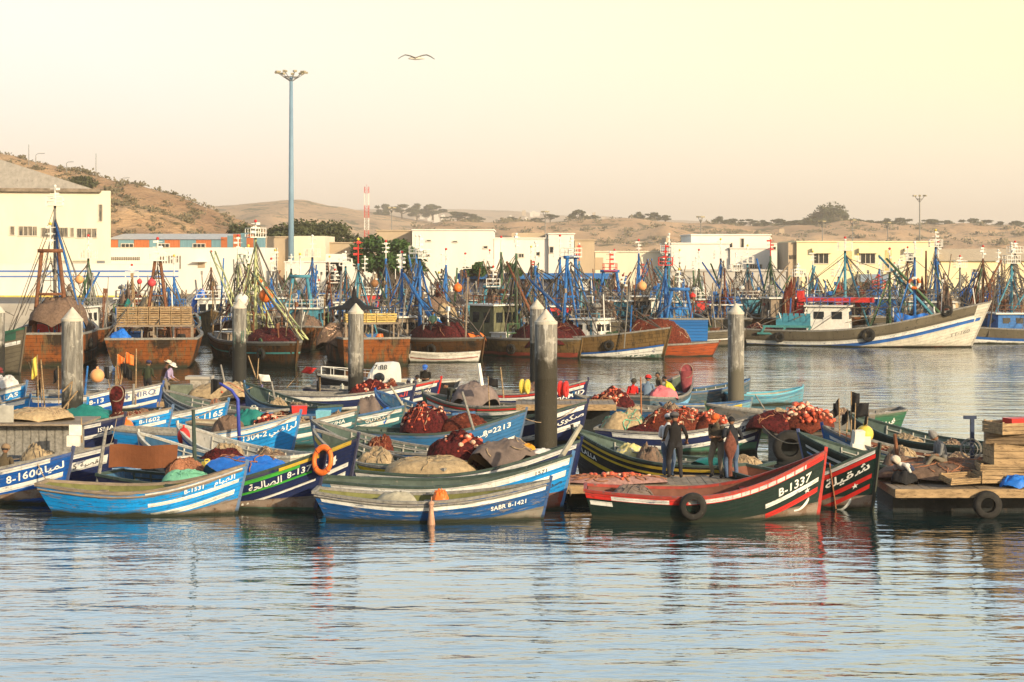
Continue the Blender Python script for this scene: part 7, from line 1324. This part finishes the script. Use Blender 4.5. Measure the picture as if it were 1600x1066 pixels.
# small gear lying in the boats
JER = mat('pale jerrycan', (.50, .50, .42), .5, .15, 5)
def gear_in(b, nm, seed):
    rd = random.Random(seed); t, h, c, a = b; u0 = rd.uniform(.25, .4)
    p, q = onb(b, u0, rd.uniform(-.3, .3), h.sheer(u0) - .05), onb(b, u0 + .42, rd.uniform(-.25, .25), h.sheer(u0 + .42) + rd.uniform(-.08, .04)); mb = MB(); d_ = q - p
    mb.tube([d_ * 0, d_ * .75], .024, 6); mb.bar(d_ * .74, d_, .12, .02); tag(mb.build('oar', rd.choice((PLANK, GREYWOOD, WOOD)), loc=p), f'wooden oar lying across the boat marked {nm}', 'oar', 'oars in the boats')
    u = rd.uniform(.12, .3); mb = MB(); mb.box((0, 0, .17), (.3, .17, .34), tp=.92); mb.tube([(-.08, 0, .34), (-.08, 0, .40), (.08, 0, .40), (.08, 0, .34)], .018, 6); mb.tube([(.1, 0, .33), (.1, 0, .39)], .028, 7)
    cn, m = rd.choice((('blue', BLUET), ('pale', JER), ('yellow', YELLOW), ('orange', ORANGE), ('pale', JER))); tag(mb.build('jerrycan', m, loc=onb(b, u, rd.uniform(-.3, .3), h.sheer(u) - .2), rz=rd.uniform(0, 3)), f'{cn} jerrycan standing in the stern of the boat marked {nm}', 'jerrycan', 'jerrycans in the boats')
    u = rd.uniform(.5, .66); heap(f'tangled rope and net heap amidships in the boat marked {nm}', 'rope heap', onb(b, u, rd.uniform(-.2, .2), .13), rd.uniform(.4, .65), rd.uniform(.35, .5), h.sheer(u) + rd.uniform(-.02, .2), rd.choice((NETBROWN, NETTAN, NETRUST, GREYT, ROPER)), a, seed, None, rd.choice((ROPE, ROPER, LINE)), 'rope_heap', 'rope heaps in the boats', nr=26)
for k, (b, nm) in enumerate(((S2, '8-1315'), (S4, '8-1165'), (S6, 'ISHA'), (S7, 'MIRO'), (S10, 'ANAS'), (S12, 'TOTO TALIF'), (S14, 'GUZDA E'), (S17, 'TIVIRION'), (S19, 'HAMID'), (S21, 'LALLA'), (S26, 'BCH'), (B3, 'B-1364'))): gear_in(b, nm, 700 + k)
for k, (b, nm) in enumerate(((S11, 'light blue left pointing'), (SW, 'pale grey'), (F10, 'yellow railed'), (S20, 'dark blue and yellow'), (S25, 'long grey'), (S27, 'flag carrying'), (S28, 'long dark green'), (S30, 'blue railed'))):
    u0 = .2; t, h, c, a = b; rd = random.Random(800 + k)
    for q in range(2):
        y = rd.uniform(-.35, .35); u = .30 + .3 * q; heap(f'{("brown net", "pale rope")[q]} heap lying in the {nm} boat', 'net heap', onb(b, u, y, .13), rd.uniform(.4, .7), rd.uniform(.35, .5), h.sheer(u) + rd.uniform(-.05, .2), (NETBROWN, NETTAN)[q], a, 820 + k * 3 + q, None, ROPE, 'net_heap', 'rope heaps in the boats', nr=20)
BT_ = [(S3, S4), (S6, S2), (S5, SW), (S13, S14), (S15, S16), (S22, S26), (S10, S11), (S17, S18), (S12, F10), (S30, S19)]
for k, (p, q) in enumerate(BT_): line('mooring rope slung between two neighbouring bows', side_pt(p, .97, p[1].sheer(.97) - .05, 0), side_pt(q, .96, q[1].sheer(.96) - .05, 0), .35 + .05 * (k % 3), .014)
# ---------------------------------------------------------------- labels that would repeat get their place among their likes
def finish():
    tops = {}
    for o in S.objects:
        if o.parent is None and o.get('label') and 'crate stacked' not in o['label'] and o.get('kind') is None: tops.setdefault(o['label'], []).append(o)
    W = ['first', 'second', 'third', 'fourth', 'fifth', 'sixth', 'seventh', 'eighth', 'ninth', 'tenth', 'eleventh', 'twelfth', 'thirteenth', 'fourteenth', 'fifteenth']
    for k, v in tops.items():
        if len(v) > 1:
            v.sort(key=lambda o: (o.location.x / o.location.y))
            for i, o in enumerate(v): o['label'] = k + f', {W[min(i, 14)]} from left'
finish()
for m in bpy.data.meshes:
    if m.users == 0: bpy.data.meshes.remove(m)
